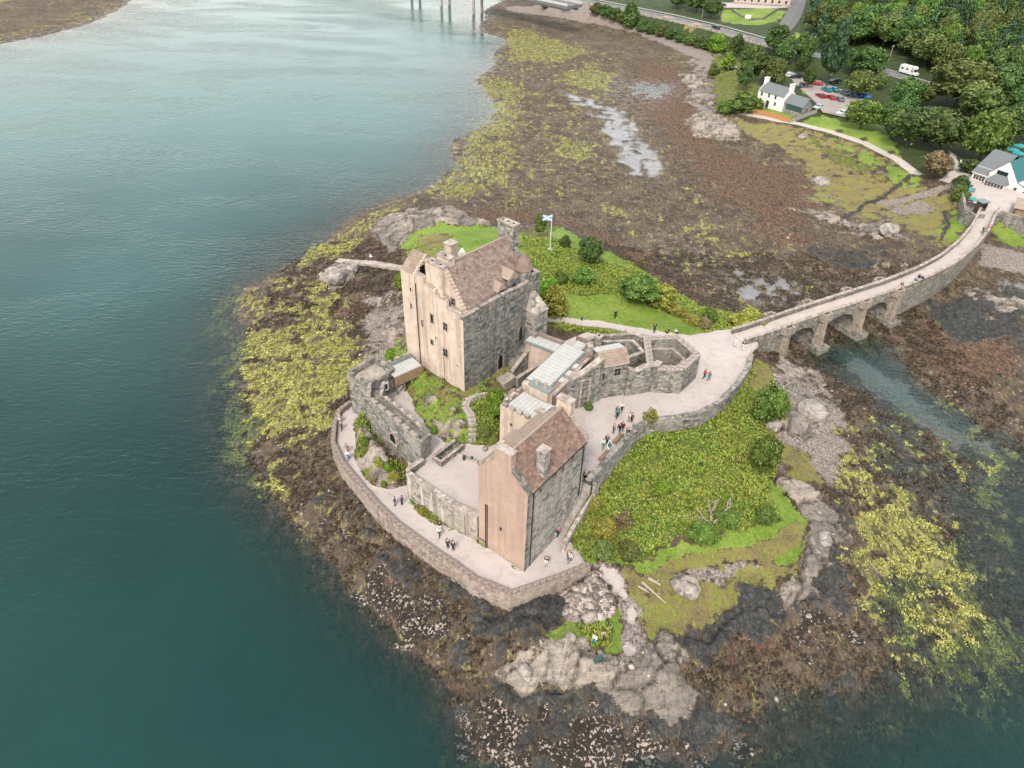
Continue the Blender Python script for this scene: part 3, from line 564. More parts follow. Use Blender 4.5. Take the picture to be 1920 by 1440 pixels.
ny, nx = HH.shape
idx = np.arange(nx*ny).reshape(ny, nx); quads = np.stack([idx[:-1, :-1], idx[:-1, 1:], idx[1:, 1:], idx[1:, :-1]], -1).reshape(-1, 4)
tme = mesh_quads('ground', np.stack([XX, YY, HH], -1).reshape(-1, 3), quads, True)
for k in range(3):
    at = tme.attributes.new('cover%d' % k, 'FLOAT_COLOR', 'POINT'); at.data.foreach_set('color', np.stack([WT[1+4*k+i] for i in range(4)], -1).astype(np.float32).ravel())

_j = np.clip(rock, 0, 1)*np.maximum(np.clip(1.15-g1/.13, 0, 1), .6*np.clip(1.1-g2/.12, 0, 1)*(fbm(XX, YY, 5, 2) > -.1)); tme.attributes.new('joint_shade', 'FLOAT', 'POINT').data.foreach_set('value', _j.ravel().astype(np.float32))   # shade of the cracks, painted dark into the rock joints
tme.attributes.new('block', 'FLOAT', 'POINT').data.foreach_set('value', np.clip(b1*.7+b2*.3, 0, 1).ravel().astype(np.float32))
def ground_material():
    t = NT('shore_and_turf'); p = t.pos(); pf = t.pos((1, 0.45, 1), rot=(0, 0, 0.6))
    n03 = t.noise(p, 0.12, 4, 0.6); n1 = t.noise(p, 0.5, 5, 0.65); n3 = t.noise(p, 1.8, 5, 0.7, 0.6); n10 = t.noise(p, 6.0, 4, 0.7); st = t.noise(pf, 2.2, 5, 0.7, 1.2); ws = t.noise(pf, 0.95, 6, 0.72, 1.0)
    v = t.vor(p, 0.75, 'DISTANCE_TO_EDGE'); v2 = t.vor(p, 3.2, 'F1', 'Distance'); vc = t.vor(p, 5.0, 'F1', 'Color')
    A = [t.node('ShaderNodeAttribute', attribute_name='cover%d' % k) for k in range(3)]; W = []
    for a in A:
        sp = t.node('ShaderNodeSeparateColor'); t.lk(a.outputs['Color'], sp.inputs[0]); W += [sp.outputs[0], sp.outputs[1], sp.outputs[2], a.outputs['Alpha']]
    nb = t.math('ADD', t.math('MULTIPLY', n1, 0.5), t.math('MULTIPLY', n3, 0.5))
    def wgt(i, nz, amp=0.9, lo=0.40, hi=0.60): return t.smooth(t.math('ADD', W[i-1], t.math('MULTIPLY', t.math('SUBTRACT', nz, 0.5), amp)), lo, hi)
    nb = t.math('ADD', t.math('MULTIPLY', n1, 0.5), t.math('MULTIPLY', n3, 0.5))
    weedc = t.ramp(t.math('ADD', t.math('MULTIPLY', st, 0.65), t.math('MULTIPLY', n1, 0.35)), [(0.36, (0.010, 0.010, 0.008)), (0.45, (0.045, 0.034, 0.022)), (0.53, (0.115, 0.076, 0.048)), (0.62, (0.23, 0.17, 0.115))])
    weedc = t.mix(t.math('MULTIPLY', t.smooth(n03, 0.48, 0.62), 0.5), weedc, (0.145, 0.102, 0.078))
    weedc = t.mix(t.math('MULTIPLY', t.math('MULTIPLY', t.smooth(ws, 0.535, 0.63), t.smooth(n03, 0.42, 0.60)), 0.7), weedc, (0.34, 0.32, 0.085))
    weedc = t.mix(t.math('MULTIPLY', t.smooth(n10, 0.62, 0.7), 0.5), weedc, (0.3, 0.26, 0.2))
    rust = t.ramp(st, [(0.38, (0.016, 0.010, 0.008)), (0.48, (0.09, 0.052, 0.032)), (0.6, (0.22, 0.125, 0.07))])
    wrack = t.ramp(t.math('ADD', t.math('MULTIPLY', ws, 0.6), t.math('MULTIPLY', st, 0.4)), [(0.38, (0.025, 0.021, 0.012)), (0.47, (0.10, 0.085, 0.026)), (0.55, (0.29, 0.27, 0.07)), (0.68, (0.52, 0.47, 0.17))])
    pr = t.pos((0.35, 1.5, 1), rot=(0, 0, 0.9)); sr = t.noise(pr, 1.1, 6, 0.72, 0.8); pr2 = t.pos((1.2, 0.4, 1), rot=(0, 0, 0.5)); sr2 = t.noise(pr2, 0.7, 5, 0.7, 0.6)
    cr = t.math('MULTIPLY', t.math('MULTIPLY', t.smooth(t.math('ABSOLUTE', t.math('SUBTRACT', sr2, 0.5)), 0.022, 0.004), 0.9), t.smooth(n1, 0.35, 0.55))
    pale = t.ramp(t.math('ADD', t.math('MULTIPLY', sr, 0.75), t.math('MULTIPLY', n10, 0.25)), [(0.34, (0.075, 0.068, 0.063)), (0.43, (0.19, 0.162, 0.142)), (0.55, (0.37, 0.305, 0.25)), (0.68, (0.50, 0.42, 0.36))])
    pale = t.mix(t.math('MULTIPLY', t.smooth(n1, 0.58, 0.72), 0.35), pale, (0.36, 0.25, 0.13)); pale = t.mix(cr, pale, (0.05, 0.047, 0.043))
    pale = t.mix(t.math('MULTIPLY', t.smooth(n1, 0.43, 0.32), 0.55), pale, (0.14, 0.14, 0.135))
    blk = t.attr('block', 'Fac'); jnt = t.math('MULTIPLY', t.attr('joint_shade', 'Fac'), t.smooth(n3, .36, .5))
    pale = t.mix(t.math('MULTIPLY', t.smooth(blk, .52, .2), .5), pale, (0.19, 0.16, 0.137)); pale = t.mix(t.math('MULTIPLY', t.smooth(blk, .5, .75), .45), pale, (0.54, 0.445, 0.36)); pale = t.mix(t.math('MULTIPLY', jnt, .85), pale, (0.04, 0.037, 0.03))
    drk = t.ramp(n3, [(0.3, (0.014, 0.015, 0.015)), (0.5, (0.05, 0.05, 0.047)), (0.72, (0.14, 0.126, 0.112))]); drk = t.mix(t.math('MULTIPLY', t.smooth(t.noise(p, 0.8, 4), 0.6, 0.7), 0.5), drk, (0.16, 0.13, 0.04)); drk = t.mix(t.math('MULTIPLY', cr, 0.7), drk, (0.012, 0.012, 0.012))
    bl = t.smooth(t.math('ADD', t.math('MULTIPLY', t.noise(p, 3.0, 3, 0.6, 0.4), 0.7), t.math('MULTIPLY', n1, 0.3)), 0.545, 0.585)
    barn = t.mix(bl, t.ramp(n3, [(0.35, (0.010, 0.011, 0.010)), (0.7, (0.06, 0.04, 0.024))]), t.ramp(n10, [(0.3, (0.28, 0.215, 0.18)), (0.7, (0.50, 0.41, 0.355))]))
    lush = t.ramp(t.math('ADD', t.math('MULTIPLY', n3, 0.45), t.math('MULTIPLY', n03, 0.55)), [(0.36, (0.10, 0.165, 0.018)), (0.48, (0.17, 0.26, 0.032)), (0.6, (0.26, 0.335, 0.055)), (0.7, (0.34, 0.34, 0.10))])
    brk = t.ramp(t.math('ADD', t.math('MULTIPLY', n3, 0.5), t.math('MULTIPLY', n1, 0.5)), [(0.32, (0.03, 0.055, 0.01)), (0.48, (0.105, 0.13, 0.02)), (0.6, (0.22, 0.2, 0.045)), (0.72, (0.30, 0.235, 0.10))])
    turf = t.ramp(t.math('ADD', t.math('MULTIPLY', n3, 0.35), t.math('ADD', t.math('MULTIPLY', n1, 0.4), t.math('MULTIPLY', n03, 0.25))), [(0.36, (0.125, 0.088, 0.052)), (0.45, (0.20, 0.15, 0.07)), (0.52, (0.24, 0.205, 0.06)), (0.58, (0.20, 0.235, 0.04)), (0.68, (0.36, 0.30, 0.135))])
    grav = t.ramp(t.math('ADD', t.math('MULTIPLY', n10, 0.3), t.math('MULTIPLY', n03, 0.7)), [(0.3, (0.43, 0.365, 0.335)), (0.7, (0.54, 0.47, 0.435))])
    grav = t.mix(t.math('MULTIPLY', t.smooth(nb, 0.48, 0.62), 0.5), grav, (0.33, 0.275, 0.245)); grav = t.mix(t.math('MULTIPLY', t.smooth(n10, 0.56, 0.66), 0.4), grav, (0.26, 0.22, 0.195))
    wood = t.ramp(n1, [(0.3, (0.02, 0.034, 0.010)), (0.7, (0.06, 0.085, 0.02))])
    shin = t.ramp(t.math('ADD', t.math('MULTIPLY', v2, 0.5), t.math('MULTIPLY', vc, 0.5)), [(0.15, (0.08, 0.066, 0.058)), (0.45, (0.22, 0.178, 0.155)), (0.75, (0.38, 0.315, 0.28))])
    pool = t.ramp(n03, [(0.3, (0.15, 0.14, 0.138)), (0.7, (0.25, 0.235, 0.23))])
    c = weedc
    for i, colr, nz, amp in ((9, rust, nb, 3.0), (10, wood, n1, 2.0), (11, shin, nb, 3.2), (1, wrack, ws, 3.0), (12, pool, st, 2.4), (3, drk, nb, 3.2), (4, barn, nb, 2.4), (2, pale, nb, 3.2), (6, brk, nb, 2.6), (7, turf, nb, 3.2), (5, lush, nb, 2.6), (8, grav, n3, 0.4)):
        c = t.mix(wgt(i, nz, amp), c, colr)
    t.col(c)
    wet = t.math('ADD', W[11], t.math('MULTIPLY', t.math('SUBTRACT', 1.0, n1), 0.1), clamp=True)
    zc = t.node('ShaderNodeSeparateXYZ'); t.lk(t.node('ShaderNodeNewGeometry').outputs['Position'], zc.inputs[0]); low = t.math('MULTIPLY', t.smooth(zc.outputs[2], .55, .05), t.smooth(n1, .40, .58)); t.rough(t.math('MAXIMUM', 0.27, t.math('SUBTRACT', 0.85, t.math('MAXIMUM', t.math('MULTIPLY', wet, 0.75), t.math('MULTIPLY', low, 0.45)))))
    hard = t.math('SUBTRACT', 1.0, t.math('ADD', W[7], W[11], clamp=True), clamp=True)
    h = t.math('ADD', t.math('MULTIPLY', n10, 0.35), t.math('ADD', t.math('MULTIPLY', st, 0.8), t.math('MULTIPLY', n3, 0.6)))
    b = t.bump(t.math('MULTIPLY', h, hard), 0.9, 0.35); return t.m
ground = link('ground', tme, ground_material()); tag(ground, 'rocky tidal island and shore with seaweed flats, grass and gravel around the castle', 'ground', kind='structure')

# ------------------------------------------------------------------ water of the loch
wxs, wys = GX[::2], GY[::2]; WX, WY = np.meshgrid(wxs, wys); dep = -HH[::2, ::2]
ny2, nx2 = dep.shape; idx = np.arange(nx2*ny2).reshape(ny2, nx2); q = np.stack([idx[:-1, :-1], idx[:-1, 1:], idx[1:, 1:], idx[1:, :-1]], -1).reshape(-1, 4)
q = q[(dep.ravel()[q].max(1) > -0.05)]; used = np.unique(q); remap = -np.ones(nx2*ny2, int); remap[used] = np.arange(len(used))
wme = mesh_quads('water', np.stack([WX, WY, np.zeros_like(WX)], -1).reshape(-1, 3)[used], remap[q], True)
wme.attributes.new('depth', 'FLOAT', 'POINT').data.foreach_set('value', np.clip(dep.ravel()[used], -0.05, 10).astype(np.float32))
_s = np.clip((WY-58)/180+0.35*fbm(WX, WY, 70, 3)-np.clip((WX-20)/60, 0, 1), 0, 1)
_cl = [P(*c) for c in ((1585, 662), (1620, 690), (1680, 735), (1760, 790), (1830, 830))]; _s = np.maximum(_s, .30*np.clip((WX-48)/14, 0, 1)*np.clip((WY-38)/25, 0, 1)*(WX < 140)); _s = np.maximum(_s, .85*np.clip(1.3-linedist(_cl, WX, WY)[0]/3.5, 0, 1)); wme.attributes.new('silt_and_sheen', 'FLOAT', 'POINT').data.foreach_set('value', (_s*_s*(3-2*_s)).ravel()[used].astype(np.float32))   # sky reflection painted into far water; silty turquoise in the near channel and bay
def water_material():
    t = NT('loch_water'); p = t.pos(); pw = t.pos((0.55, 1.5, 1), rot=(0, 0, 0.35)); pw2 = t.pos((1.3, 0.6, 1), rot=(0, 0, -0.5))
    d = t.attr('depth', 'Fac'); op = t.math('SUBTRACT', 1.0, t.math('POWER', 2.718, t.math('MULTIPLY', t.math('MAXIMUM', d, 0.0), -0.62)))
    op = t.math('ADD', 0.04, t.math('MULTIPLY', op, 0.96))
    big = t.noise(p, 0.02, 4, 0.6); body = t.node('ShaderNodeBsdfDiffuse'); t.setin(body.inputs['Color'], t.mix(t.attr('silt_and_sheen', 'Fac'), t.ramp(big, [(0.35, (0.002, 0.019, 0.0175)), (0.65, (0.0045, 0.029, 0.025))]), (0.026, 0.078, 0.076)))
    tr = t.node('ShaderNodeBsdfTransparent'); tr.inputs[0].default_value = (0.86, 0.95, 0.95, 1)
    m1 = t.node('ShaderNodeMixShader'); t.lk(op, m1.inputs[0]); t.lk(tr.outputs[0], m1.inputs[1]); t.lk(body.outputs[0], m1.inputs[2])
    gl = t.node('ShaderNodeBsdfGlossy'); gl.inputs['Roughness'].default_value = 0.10
    bp = t.node('ShaderNodeBump'); t.setin(bp.inputs['Strength'], t.math('ADD', 0.35, t.math('MULTIPLY', t.smooth(t.noise(t.pos((0.018, 0.05, 1), rot=(0, 0, 0.3)), 1.0, 4, 0.6, 0.8), 0.36, 0.64), 1.1))); bp.inputs['Distance'].default_value = 0.12
    hgt = t.math('ADD', t.noise(pw, 0.9, 3, 0.5, 0.5), t.math('ADD', t.math('MULTIPLY', t.noise(pw2, 2.2, 2, 0.5), 0.35), t.math('MULTIPLY', t.noise(p, 0.12, 3), 1.2)))
    t.lk(hgt, bp.inputs['Height']); t.lk(bp.outputs[0], gl.inputs['Normal'])
    fr = t.node('ShaderNodeFresnel'); fr.inputs['IOR'].default_value = 1.33; t.lk(bp.outputs[0], fr.inputs['Normal'])
    m2 = t.node('ShaderNodeMixShader'); t.lk(fr.outputs[0], m2.inputs[0]); t.lk(m1.outputs[0], m2.inputs[1]); t.lk(gl.outputs[0], m2.inputs[2]); t.lk(m2.outputs[0], t.out.inputs['Surface'])
    return t.m
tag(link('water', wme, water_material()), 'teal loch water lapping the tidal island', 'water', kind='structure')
# ------------------------------------------------------------------ castle
class Bld:
    def __init__(s, name, label, cat, O, ang, z=0.0, group=None):
        s.O = (O[0], O[1]); s.ang = ang; s.z = z; s.root = empty(name, (O[0], O[1], z), math.radians(ang)); tag(s.root, label, cat, group, 'thing')
        c, n = math.cos(math.radians(ang)), math.sin(math.radians(ang)); s.u = (c, n); s.v = (-n, c)
    def part(s, name, mb, mat, parent=None, label=None, smooth=False, kind=None):
        mb.v = [(x, y, z-s.z) for x, y, z in mb.v]
        o = mb.build(name, mat, parent or s.root, smooth=smooth)
        if label: o['label'] = label
        if kind: o['kind'] = kind
        return o
    def loc(s, x, y):
        dx, dy = x-s.O[0], y-s.O[1]; return dx*s.u[0]+dy*s.u[1], dx*s.v[0]+dy*s.v[1]
    def wld(s, x, y): return s.O[0]+s.u[0]*x+s.v[0]*y, s.O[1]+s.u[1]*x+s.v[1]*y
    def winx(s, x, y, z, w, h, mat='coping', out=-1, name='window', arch=False, deep='glass'):
        "opening on a wall x=const: surround (frame) and dark pane"
        f = MB(); t = 0.13; a, b = sorted((x, x+out*0.07))
        for y0, y1, z0, z1 in ((y-w/2-t, y-w/2, z-h/2-t, z+h/2+t), (y+w/2, y+w/2+t, z-h/2-t, z+h/2+t), (y-w/2, y+w/2, z+h/2, z+h/2+t), (y-w/2, y+w/2, z-h/2-t, z-h/2)): f.box(a, b, y0, y1, z0, z1)
        o = s.part(name, f, MAT[mat]); a, b = sorted((x, x+out*0.02)); g = MB().box(a, b, y-w/2, y+w/2, z-h/2, z+h/2)
        s.part('pane', g, MAT[deep], o)
        if w > .6: a, b = sorted((x+out*.02, x+out*.04)); s.part('glazing_bar', MB().box(a, b, y-.02, y+.02, z-h/2, z+h/2).box(a, b, y-w/2, y+w/2, z-.02, z+.02), MAT['coping'], o)
        return o
    def winy(s, x, y, z, w, h, mat='coping', out=-1, name='window', arch=False, deep='glass'):
        f = MB(); t = 0.14; a, b = sorted((y, y+out*0.07))
        for x0, x1 in ((x-w/2-t, x-w/2), (x+w/2, x+w/2+t)): f.box(x0, x1, a, b, z-h/2-t, z+h/2)
        f.box(x-w/2, x+w/2, a, b, z-h/2-t, z-h/2); ao, bo = sorted((y, y+out*0.02)); g = MB()
        if arch:
            P_ = [(-w/2, 0), (-w*0.38, w*0.45), (0, w*0.95), (w*0.38, w*0.45), (w/2, 0)]; Q_ = [(q[0]*(1+2*t/w), q[1]*(1+1.4*t/w)) for q in P_]
            for i in range(4):
                vs = [(x+q[0], yy, z+h/2+q[1]) for yy in (a, b) for q in (P_[i], P_[i+1], Q_[i+1], Q_[i])]
                f.add(vs, [[0, 1, 2, 3], [7, 6, 5, 4], [0, 4, 5, 1], [2, 6, 7, 3], [1, 5, 6, 2], [3, 7, 4, 0]])
            ring = [(x-w/2, z-h/2)]+[(x+q[0], z+h/2+q[1]) for q in P_]+[(x+w/2, z-h/2)]
            g.solid([(q[0], ao, q[1]) for q in ring], [(q[0], bo, q[1]) for q in ring])
        else:
            f.box(x-w/2-t, x+w/2+t, a, b, z+h/2, z+h/2+t); g.box(x-w/2, x+w/2, ao, bo, z-h/2, z+h/2)
        o = s.part(name, f, MAT[mat]); s.part('pane', g, MAT[deep], o)
        if w > .5 and not arch and deep == 'glass': a, b = sorted((y+out*.02, y+out*.04)); s.part('glazing_bar', MB().box(x-.02, x+.02, a, b, z-h/2, z+h/2).box(x-w/2, x+w/2, a, b, z-.02, z+.02), MAT['coping'], o)
        return o
def slate_field(mb, O, U, S, n, cw, ch, rnd, skip=None):
    "courses of overlapping slates: O lower-left corner, U along eave, S up the slope (full vectors), n outward normal"
    O, U, S, n = map(Vector, (O, U, S, n)); Lu, Ls = U.length, S.length; u, s = U/Lu, S/Ls; rows = int(Ls/ch); cols = int(Lu/cw)
    ch = Ls/rows; cw = Lu/cols
    for r in range(rows):
        off = (r % 2)*0.5*cw
        for c in range(-1, cols):
            a = max(0.0, c*cw+off+0.012); b = min(Lu, (c+1)*cw+off-0.012)
            if b-a < 0.06 or (skip and skip((a+b)/2/Lu, (r+.5)/rows)): continue
            j = rnd.uniform(-0.02, 0.02); t0 = 0.09+rnd.uniform(0, 0.035); q0 = r*ch+j; q1 = min(Ls, (r+1)*ch+0.05)
            A = O+u*a+s*q0; B = O+u*b+s*q0; c1 = O+u*b+s*q1+n*0.018; d1 = O+u*a+s*q1+n*0.018
            mb.add([A, B, B+n*t0, A+n*t0, c1, d1], [[0, 1, 2, 3], [3, 2, 4, 5], [0, 3, 5], [1, 4, 2]])
def crowsteps(B, x0, x1, y_e, z_e, y_r, z_r, n, mat, parent=None, base=None):
    "stepped stones climbing a gable, each a part"
    for i in range(n):
        a = y_e+(y_r-y_e)*i/n; b = y_e+(y_r-y_e)*(i+1)/n; zt = z_e+(z_r-z_e)*(i+1)/n
        m = MB().box(x0, x1, min(a, b)+0.004, max(a, b)-0.004, z_e+(z_r-z_e)*i/n-0.25, zt+0.16); B.part('crow_step', m, mat, parent)
rnd = random.Random(3)

# ---- the keep
KO = P(871.5, 737, 9); K = Bld('castle_keep', 'tall tower house with a cream harled face, a dark stone face and pinkish slate roof', 'castle keep', KO, 48.5, 8.0)
L_, W_ = 15.3, 12.0
K.part('stone_wall', MB().box(0, L_, 0, 9.2, 6.5, 20.7).box(0, 4.6, 9.2, W_, 6.5, 24.1).box(4.6, L_, 9.2, 10.6, 6.5, 20.7), MAT['dark_stone'])
K.part('harled_wall', MB().box(-0.07, 0, -0.02, 9.18, 6.5, 21.0).box(-0.16, 0, 9.2, W_+0.02, 6.5, 24.1), MAT['cream'])
K.part('wall_walk', MB().box(0.5, L_-0.5, 0.5, 10.2, 20.7, 20.78), MAT['lead_edge'])
pw = K.part('parapet', MB().box(0, L_, 0, 0.5, 20.7, 21.25).box(L_-0.5, L_, 0.5, 10.6, 20.7, 21.25).box(0.5, L_-0.5, 10.1, 10.6, 20.7, 21.25), MAT['dark_stone'])
for a, b, zt in ((0.0, 3.0, 21.62), (3.45, 7.25, 21.78), (7.6, 9.75, 21.8), (10.1, 12.85, 21.72), (13.9, L_, 22.45)):
    m = K.part('merlon', MB().box(a, b, 0.003, 0.497, 21.25, zt-0.12), MAT['dark_stone'], pw); 
    K.part('coping', MB().box(a-0.04, b+0.04, -0.05, 0.55, zt-0.12, zt), MAT['coping'], pw)
for a, b, zt in ((0.0, 1.6, 22.45), (2.4, 4.4, 22.0), (5.2, 7.4, 22.0), (8.2, 10.6, 22.0)):
    K.part('merlon', MB().box(L_-0.497, L_-0.003, a+0.51, b, 21.25, zt-0.1), MAT['dark_stone'], pw); K.part('coping', MB().box(L_-0.54, L_+0.04, a+0.5, b+.03, zt-0.1, zt), MAT['coping'], pw)
cp = MB()
hp = K.part('harled_parapet', cp.box(-0.07, 0.45, 0.56, 3.1, 21.0, 21.7).box(-0.07, 0.45, 3.1, 5.2, 21.0, 22.75).box(-0.07, 0.45, 5.2, 7.42, 21.0, 23.6).box(-0.07, 0.45, 7.42, 9.19, 21.0, 24.55), MAT['cream'])
for a, b, z in ((0.56, 2.85, 21.7), (3.35, 5.0, 22.75), (5.55, 7.3, 23.6), (7.7, 9.1, 24.55)): K.part('coping', MB().box(-0.14, 0.5, a, b, z, z+0.12), MAT['coping'], hp)
# cap house wing
RW = MB(); ez, rz_ = 24.1, 26.3
RW.add([(-0.02, 9.2, ez), (4.6, 9.2, ez), (2.3, 9.2, rz_), (-0.02, 9.75, ez), (4.6, 9.75, ez), (2.3, 9.75, rz_)], [[0, 1, 2], [5, 4, 3], [0, 2, 5, 3], [1, 4, 5, 2], [0, 3, 4, 1]])
RW.add([(-0.02, 11.5, ez), (4.6, 11.5, ez), (2.3, 11.5, rz_), (-0.02, 12.0, ez), (4.6, 12.0, ez), (2.3, 12.0, rz_)], [[0, 1, 2], [5, 4, 3], [0, 2, 5, 3], [1, 4, 5, 2], [0, 3, 4, 1]])
K.part('wing_gable', RW, MAT['cream'])
crowsteps(K, -0.1, 0.1, 0, 0, 0, 0, 0, MAT['coping'])
for i in range(7):
    x0 = -0.1+2.4*i/7; z0 = ez+(rz_-ez)*(i)/7
    K.part('crow_step', MB().box(x0, x0+0.343-0.006, 9.14, 9.5, z0-0.1, z0+0.42), MAT['cream'])
w = MB(); slate_field(w, (-0.12, 9.5, ez-0.03), (0, 2.5, 0), (2.42, 0, rz_-ez+0.03), (-0.67, 0, 0.74), 0.34, 0.26, rnd); slate_field(w, (4.7, 12.0, ez-0.03), (0, -2.5, 0), (-2.4, 0, rz_-ez+.03), (0.67, 0, 0.74), 0.34, 0.26, rnd)
K.part('wing_slates', w, MAT['roof_tan'], kind='stuff')
K.part('wing_roof', MB().add([(-0.1, 9.76, ez), (4.65, 9.76, ez), (2.3, 9.76, rz_), (-0.1, 11.49, ez), (4.65, 11.49, ez), (2.3, 11.49, rz_)], [[0, 1, 2], [5, 4, 3], [0, 2, 5, 3], [1, 4, 5, 2], [0, 3, 4, 1]]), MAT['roof_tan'])
st = MB()
for i in range(9):
    o = K.part('step', MB().box(0.5, 1.05, 5.3+i*0.42, 5.3+(i+1)*0.42-0.01, 20.8, 21.3+i*0.33), MAT['green_paint' if False else 'lead_edge'])
K.part('wing_door', MB().box(0.9, 1.7, 9.12, 9.19, 23.4, 25.1), MAT['opening'])
# main roof between crow-stepped gables
ye, yr, ze, zr, xa, xb = 0.85, 5.0, 20.95, 26.7, 1.35, 13.9; yf = 2*yr-ye
def gable(x0, x1, mat, name):
    K.part(name, MB().solid([(x0, ye-0.1, 20.75), (x0, yf+0.1, 20.75), (x0, yf+0.1, ze), (x0, yr, zr+0.15), (x0, ye-0.1, ze)], [(x1, ye-0.1, 20.75), (x1, yf+0.1, 20.75), (x1, yf+0.1, ze), (x1, yr, zr+0.15), (x1, ye-0.1, ze)]), mat)
gable(xa-0.35, xa+0.25, MAT['cream'], 'gable'); gable(xb-0.25, xb+0.35, MAT['dark_stone'], 'gable')
for i in range(13):
    a = ye-0.1+(yr-0.3-ye)*i/13; b = a+(yr-0.3-ye)/13; zt = ze+(zr-ze)*(i+1)/13.6
    K.part('crow_step', MB().box(xa-0.42, xa+0.3, a+.005, b-.005, zt-0.75, zt+0.12), MAT['cream']); K.part('crow_step', MB().box(xb-0.3, xb+0.42, a+.005, b-.005, zt-0.75, zt+0.12), MAT['grey_stone'])
    if i > 6: K.part('crow_step', MB().box(xb-0.3, xb+0.42, 2*yr-b+.005, 2*yr-a-.005, zt-0.75, zt+0.12), MAT['grey_stone'])
K.part('roof', MB().add([(xa, ye, ze-0.1), (xb, ye, ze-0.1), (xb, yr, zr-0.1), (xa, yr, zr-0.1), (xb, yf, ze-0.1), (xa, yf, ze-0.1)], [[0, 1, 2, 3], [3, 2, 4, 5], [0, 3, 5], [1, 4, 2], [0, 5, 4, 1]]), MAT['roof_pink'])
w = MB(); sn = Vector((0, -(zr-ze), yr-ye)).normalized()
slate_field(w, (xa+.25, ye-0.12, ze-0.1), (xb-xa-.5, 0, 0), (0, yr-ye+0.12, zr-ze+.1), sn, 0.44, 0.36, rnd); sn2 = Vector((0, zr-ze, yr-ye)).normalized()
slate_field(w, (xb-.25, yf+0.12, ze-0.1), (-(xb-xa-.5), 0, 0), (0, -(yr-ye+0.12), zr-ze+.1), sn2, 0.5, 0.4, rnd)
K.part('slates', w, MAT['roof_pink'], kind='stuff')
K.part('ridge_coping', MB().box(xa+.25, xb-.25, yr-0.16, yr+0.16, zr-0.08, zr+0.14), MAT['roof_tan'])
K.part('gutter', MB().box(xa+.3, xb-.3, ye-0.28, ye-0.1, ze-0.18, ze-0.06), MAT['iron'])
# chimneys
def chimney(B, x0, x1, y0, y1, z0, z1, mat, pots=0, label=None, capmat='coping', axis='y'):
    o = B.part('chimney', MB().box(x0, x1, y0, y1, z0, z1), MAT[mat], label=label)
    B.part('chimney_cap', MB().box(x0-.1, x1+.1, y0-.1, y1+.1, z1, z1+.2), MAT[capmat], o)
    for k in range(pots):
        t = (k+.5)/pots; x = (x0+x1)/2 if axis == 'y' else x0+(x1-x0)*t; y = (y0+y1)/2 if axis == 'x' else y0+(y1-y0)*t
        B.part('flue', MB().cyl(x, y, z1+.2, z1+.26, .16, n=8), MAT['opening'], o)
    return o
chimney(K, 0.45, 1.55, 4.25, 7.45, 20.7, 26.75, 'cream', 2, 'broad twin flued cream chimney on the near gable')
chimney(K, 2.0, 3.1, 4.6, 6.9, 22, 27.3, 'cream', 1); chimney(K, 5.9, 7.3, 8.4, 9.7, 20.7, 26.6, 'cream', 0, 'free standing cream chimney behind the ridge')
chimney(K, 13.4, 14.6, 3.6, 6.6, 20.7, 28.6, 'grey_stone', 3, 'tall grey chimney on the far gable')
K.part('side_gable', MB().solid([(6.2, 9.0, 20.7), (8.8, 9.0, 20.7), (8.8, 9.0, 22.6), (7.5, 9.0, 24.3), (6.2, 9.0, 22.6)], [(6.2, 10.4, 20.7), (8.8, 10.4, 20.7), (8.8, 10.4, 22.6), (7.5, 10.4, 24.3), (6.2, 10.4, 22.6)]), MAT['cream'])
K.part('dome_turret', MB().cyl(9.9, 10.3, 20.7, 23.2, 0.75, n=12).cyl(9.9, 10.3, 23.2, 24.2, 0.75, 0.15), MAT['white'])
# dormers
for a, b, zt, mt in ((7.3, 9.0, 22.95, 'dark_stone'), (9.55, 11.6, 23.9, 'dark_stone')):
    c = (a+b)/2; d = K.part('dormer', MB().solid([(a, 0.72, 20.75), (b, 0.72, 20.75), (b, 0.72, zt-1.0), (c, 0.72, zt), (a, 0.72, zt-1.0)], [(a, 1.05, 20.75), (b, 1.05, 20.75), (b, 1.05, zt-1.0), (c, 1.05, zt), (a, 1.05, zt-1.0)]), MAT[mt])
    k = 1.05+(zt-ze)*0.74; kk = 1.05+(zt-1-ze)*0.74
    K.part('dormer_roof', MB().add([(a-.1, .7, zt-1.0), (c, .7, zt+.1), (b+.1, .7, zt-1.0), (a-.1, kk, zt-1.0), (c, k, zt+.1), (b+.1, kk, zt-1.0)], [[0, 1, 4, 3], [1, 2, 5, 4], [0, 2, 1], [0, 3, 5, 2], [3, 4, 5]]), MAT['roof_tan'], d)
    K.part('window', MB().box(c-.3, c+.3, .66, .72, 21.2, 22.0), MAT['glass'], d)
# round corner turret with conical slate cap
ct = K.part('corner_turret', MB().cyl(13.5, 1.6, 20.7, 23.1, 1.15, n=18), MAT['grey_stone'])
w = MB()
for i in range(9):
    z0 = 23.05+i*0.28; bell = lambda t: 1.3*(1-t**1.5)*.97+.03; w.cyl(13.5, 1.6, z0, z0+0.285, bell(i/9)+.03, bell((i+1)/9), n=18)
K.part('cone_roof', w, MAT['roof_pink'], ct)
K.part('turret_link', MB().box(12.8, 14.4, 0.5, 1.0, 20.78, 21.6), MAT['grey_stone'], ct)
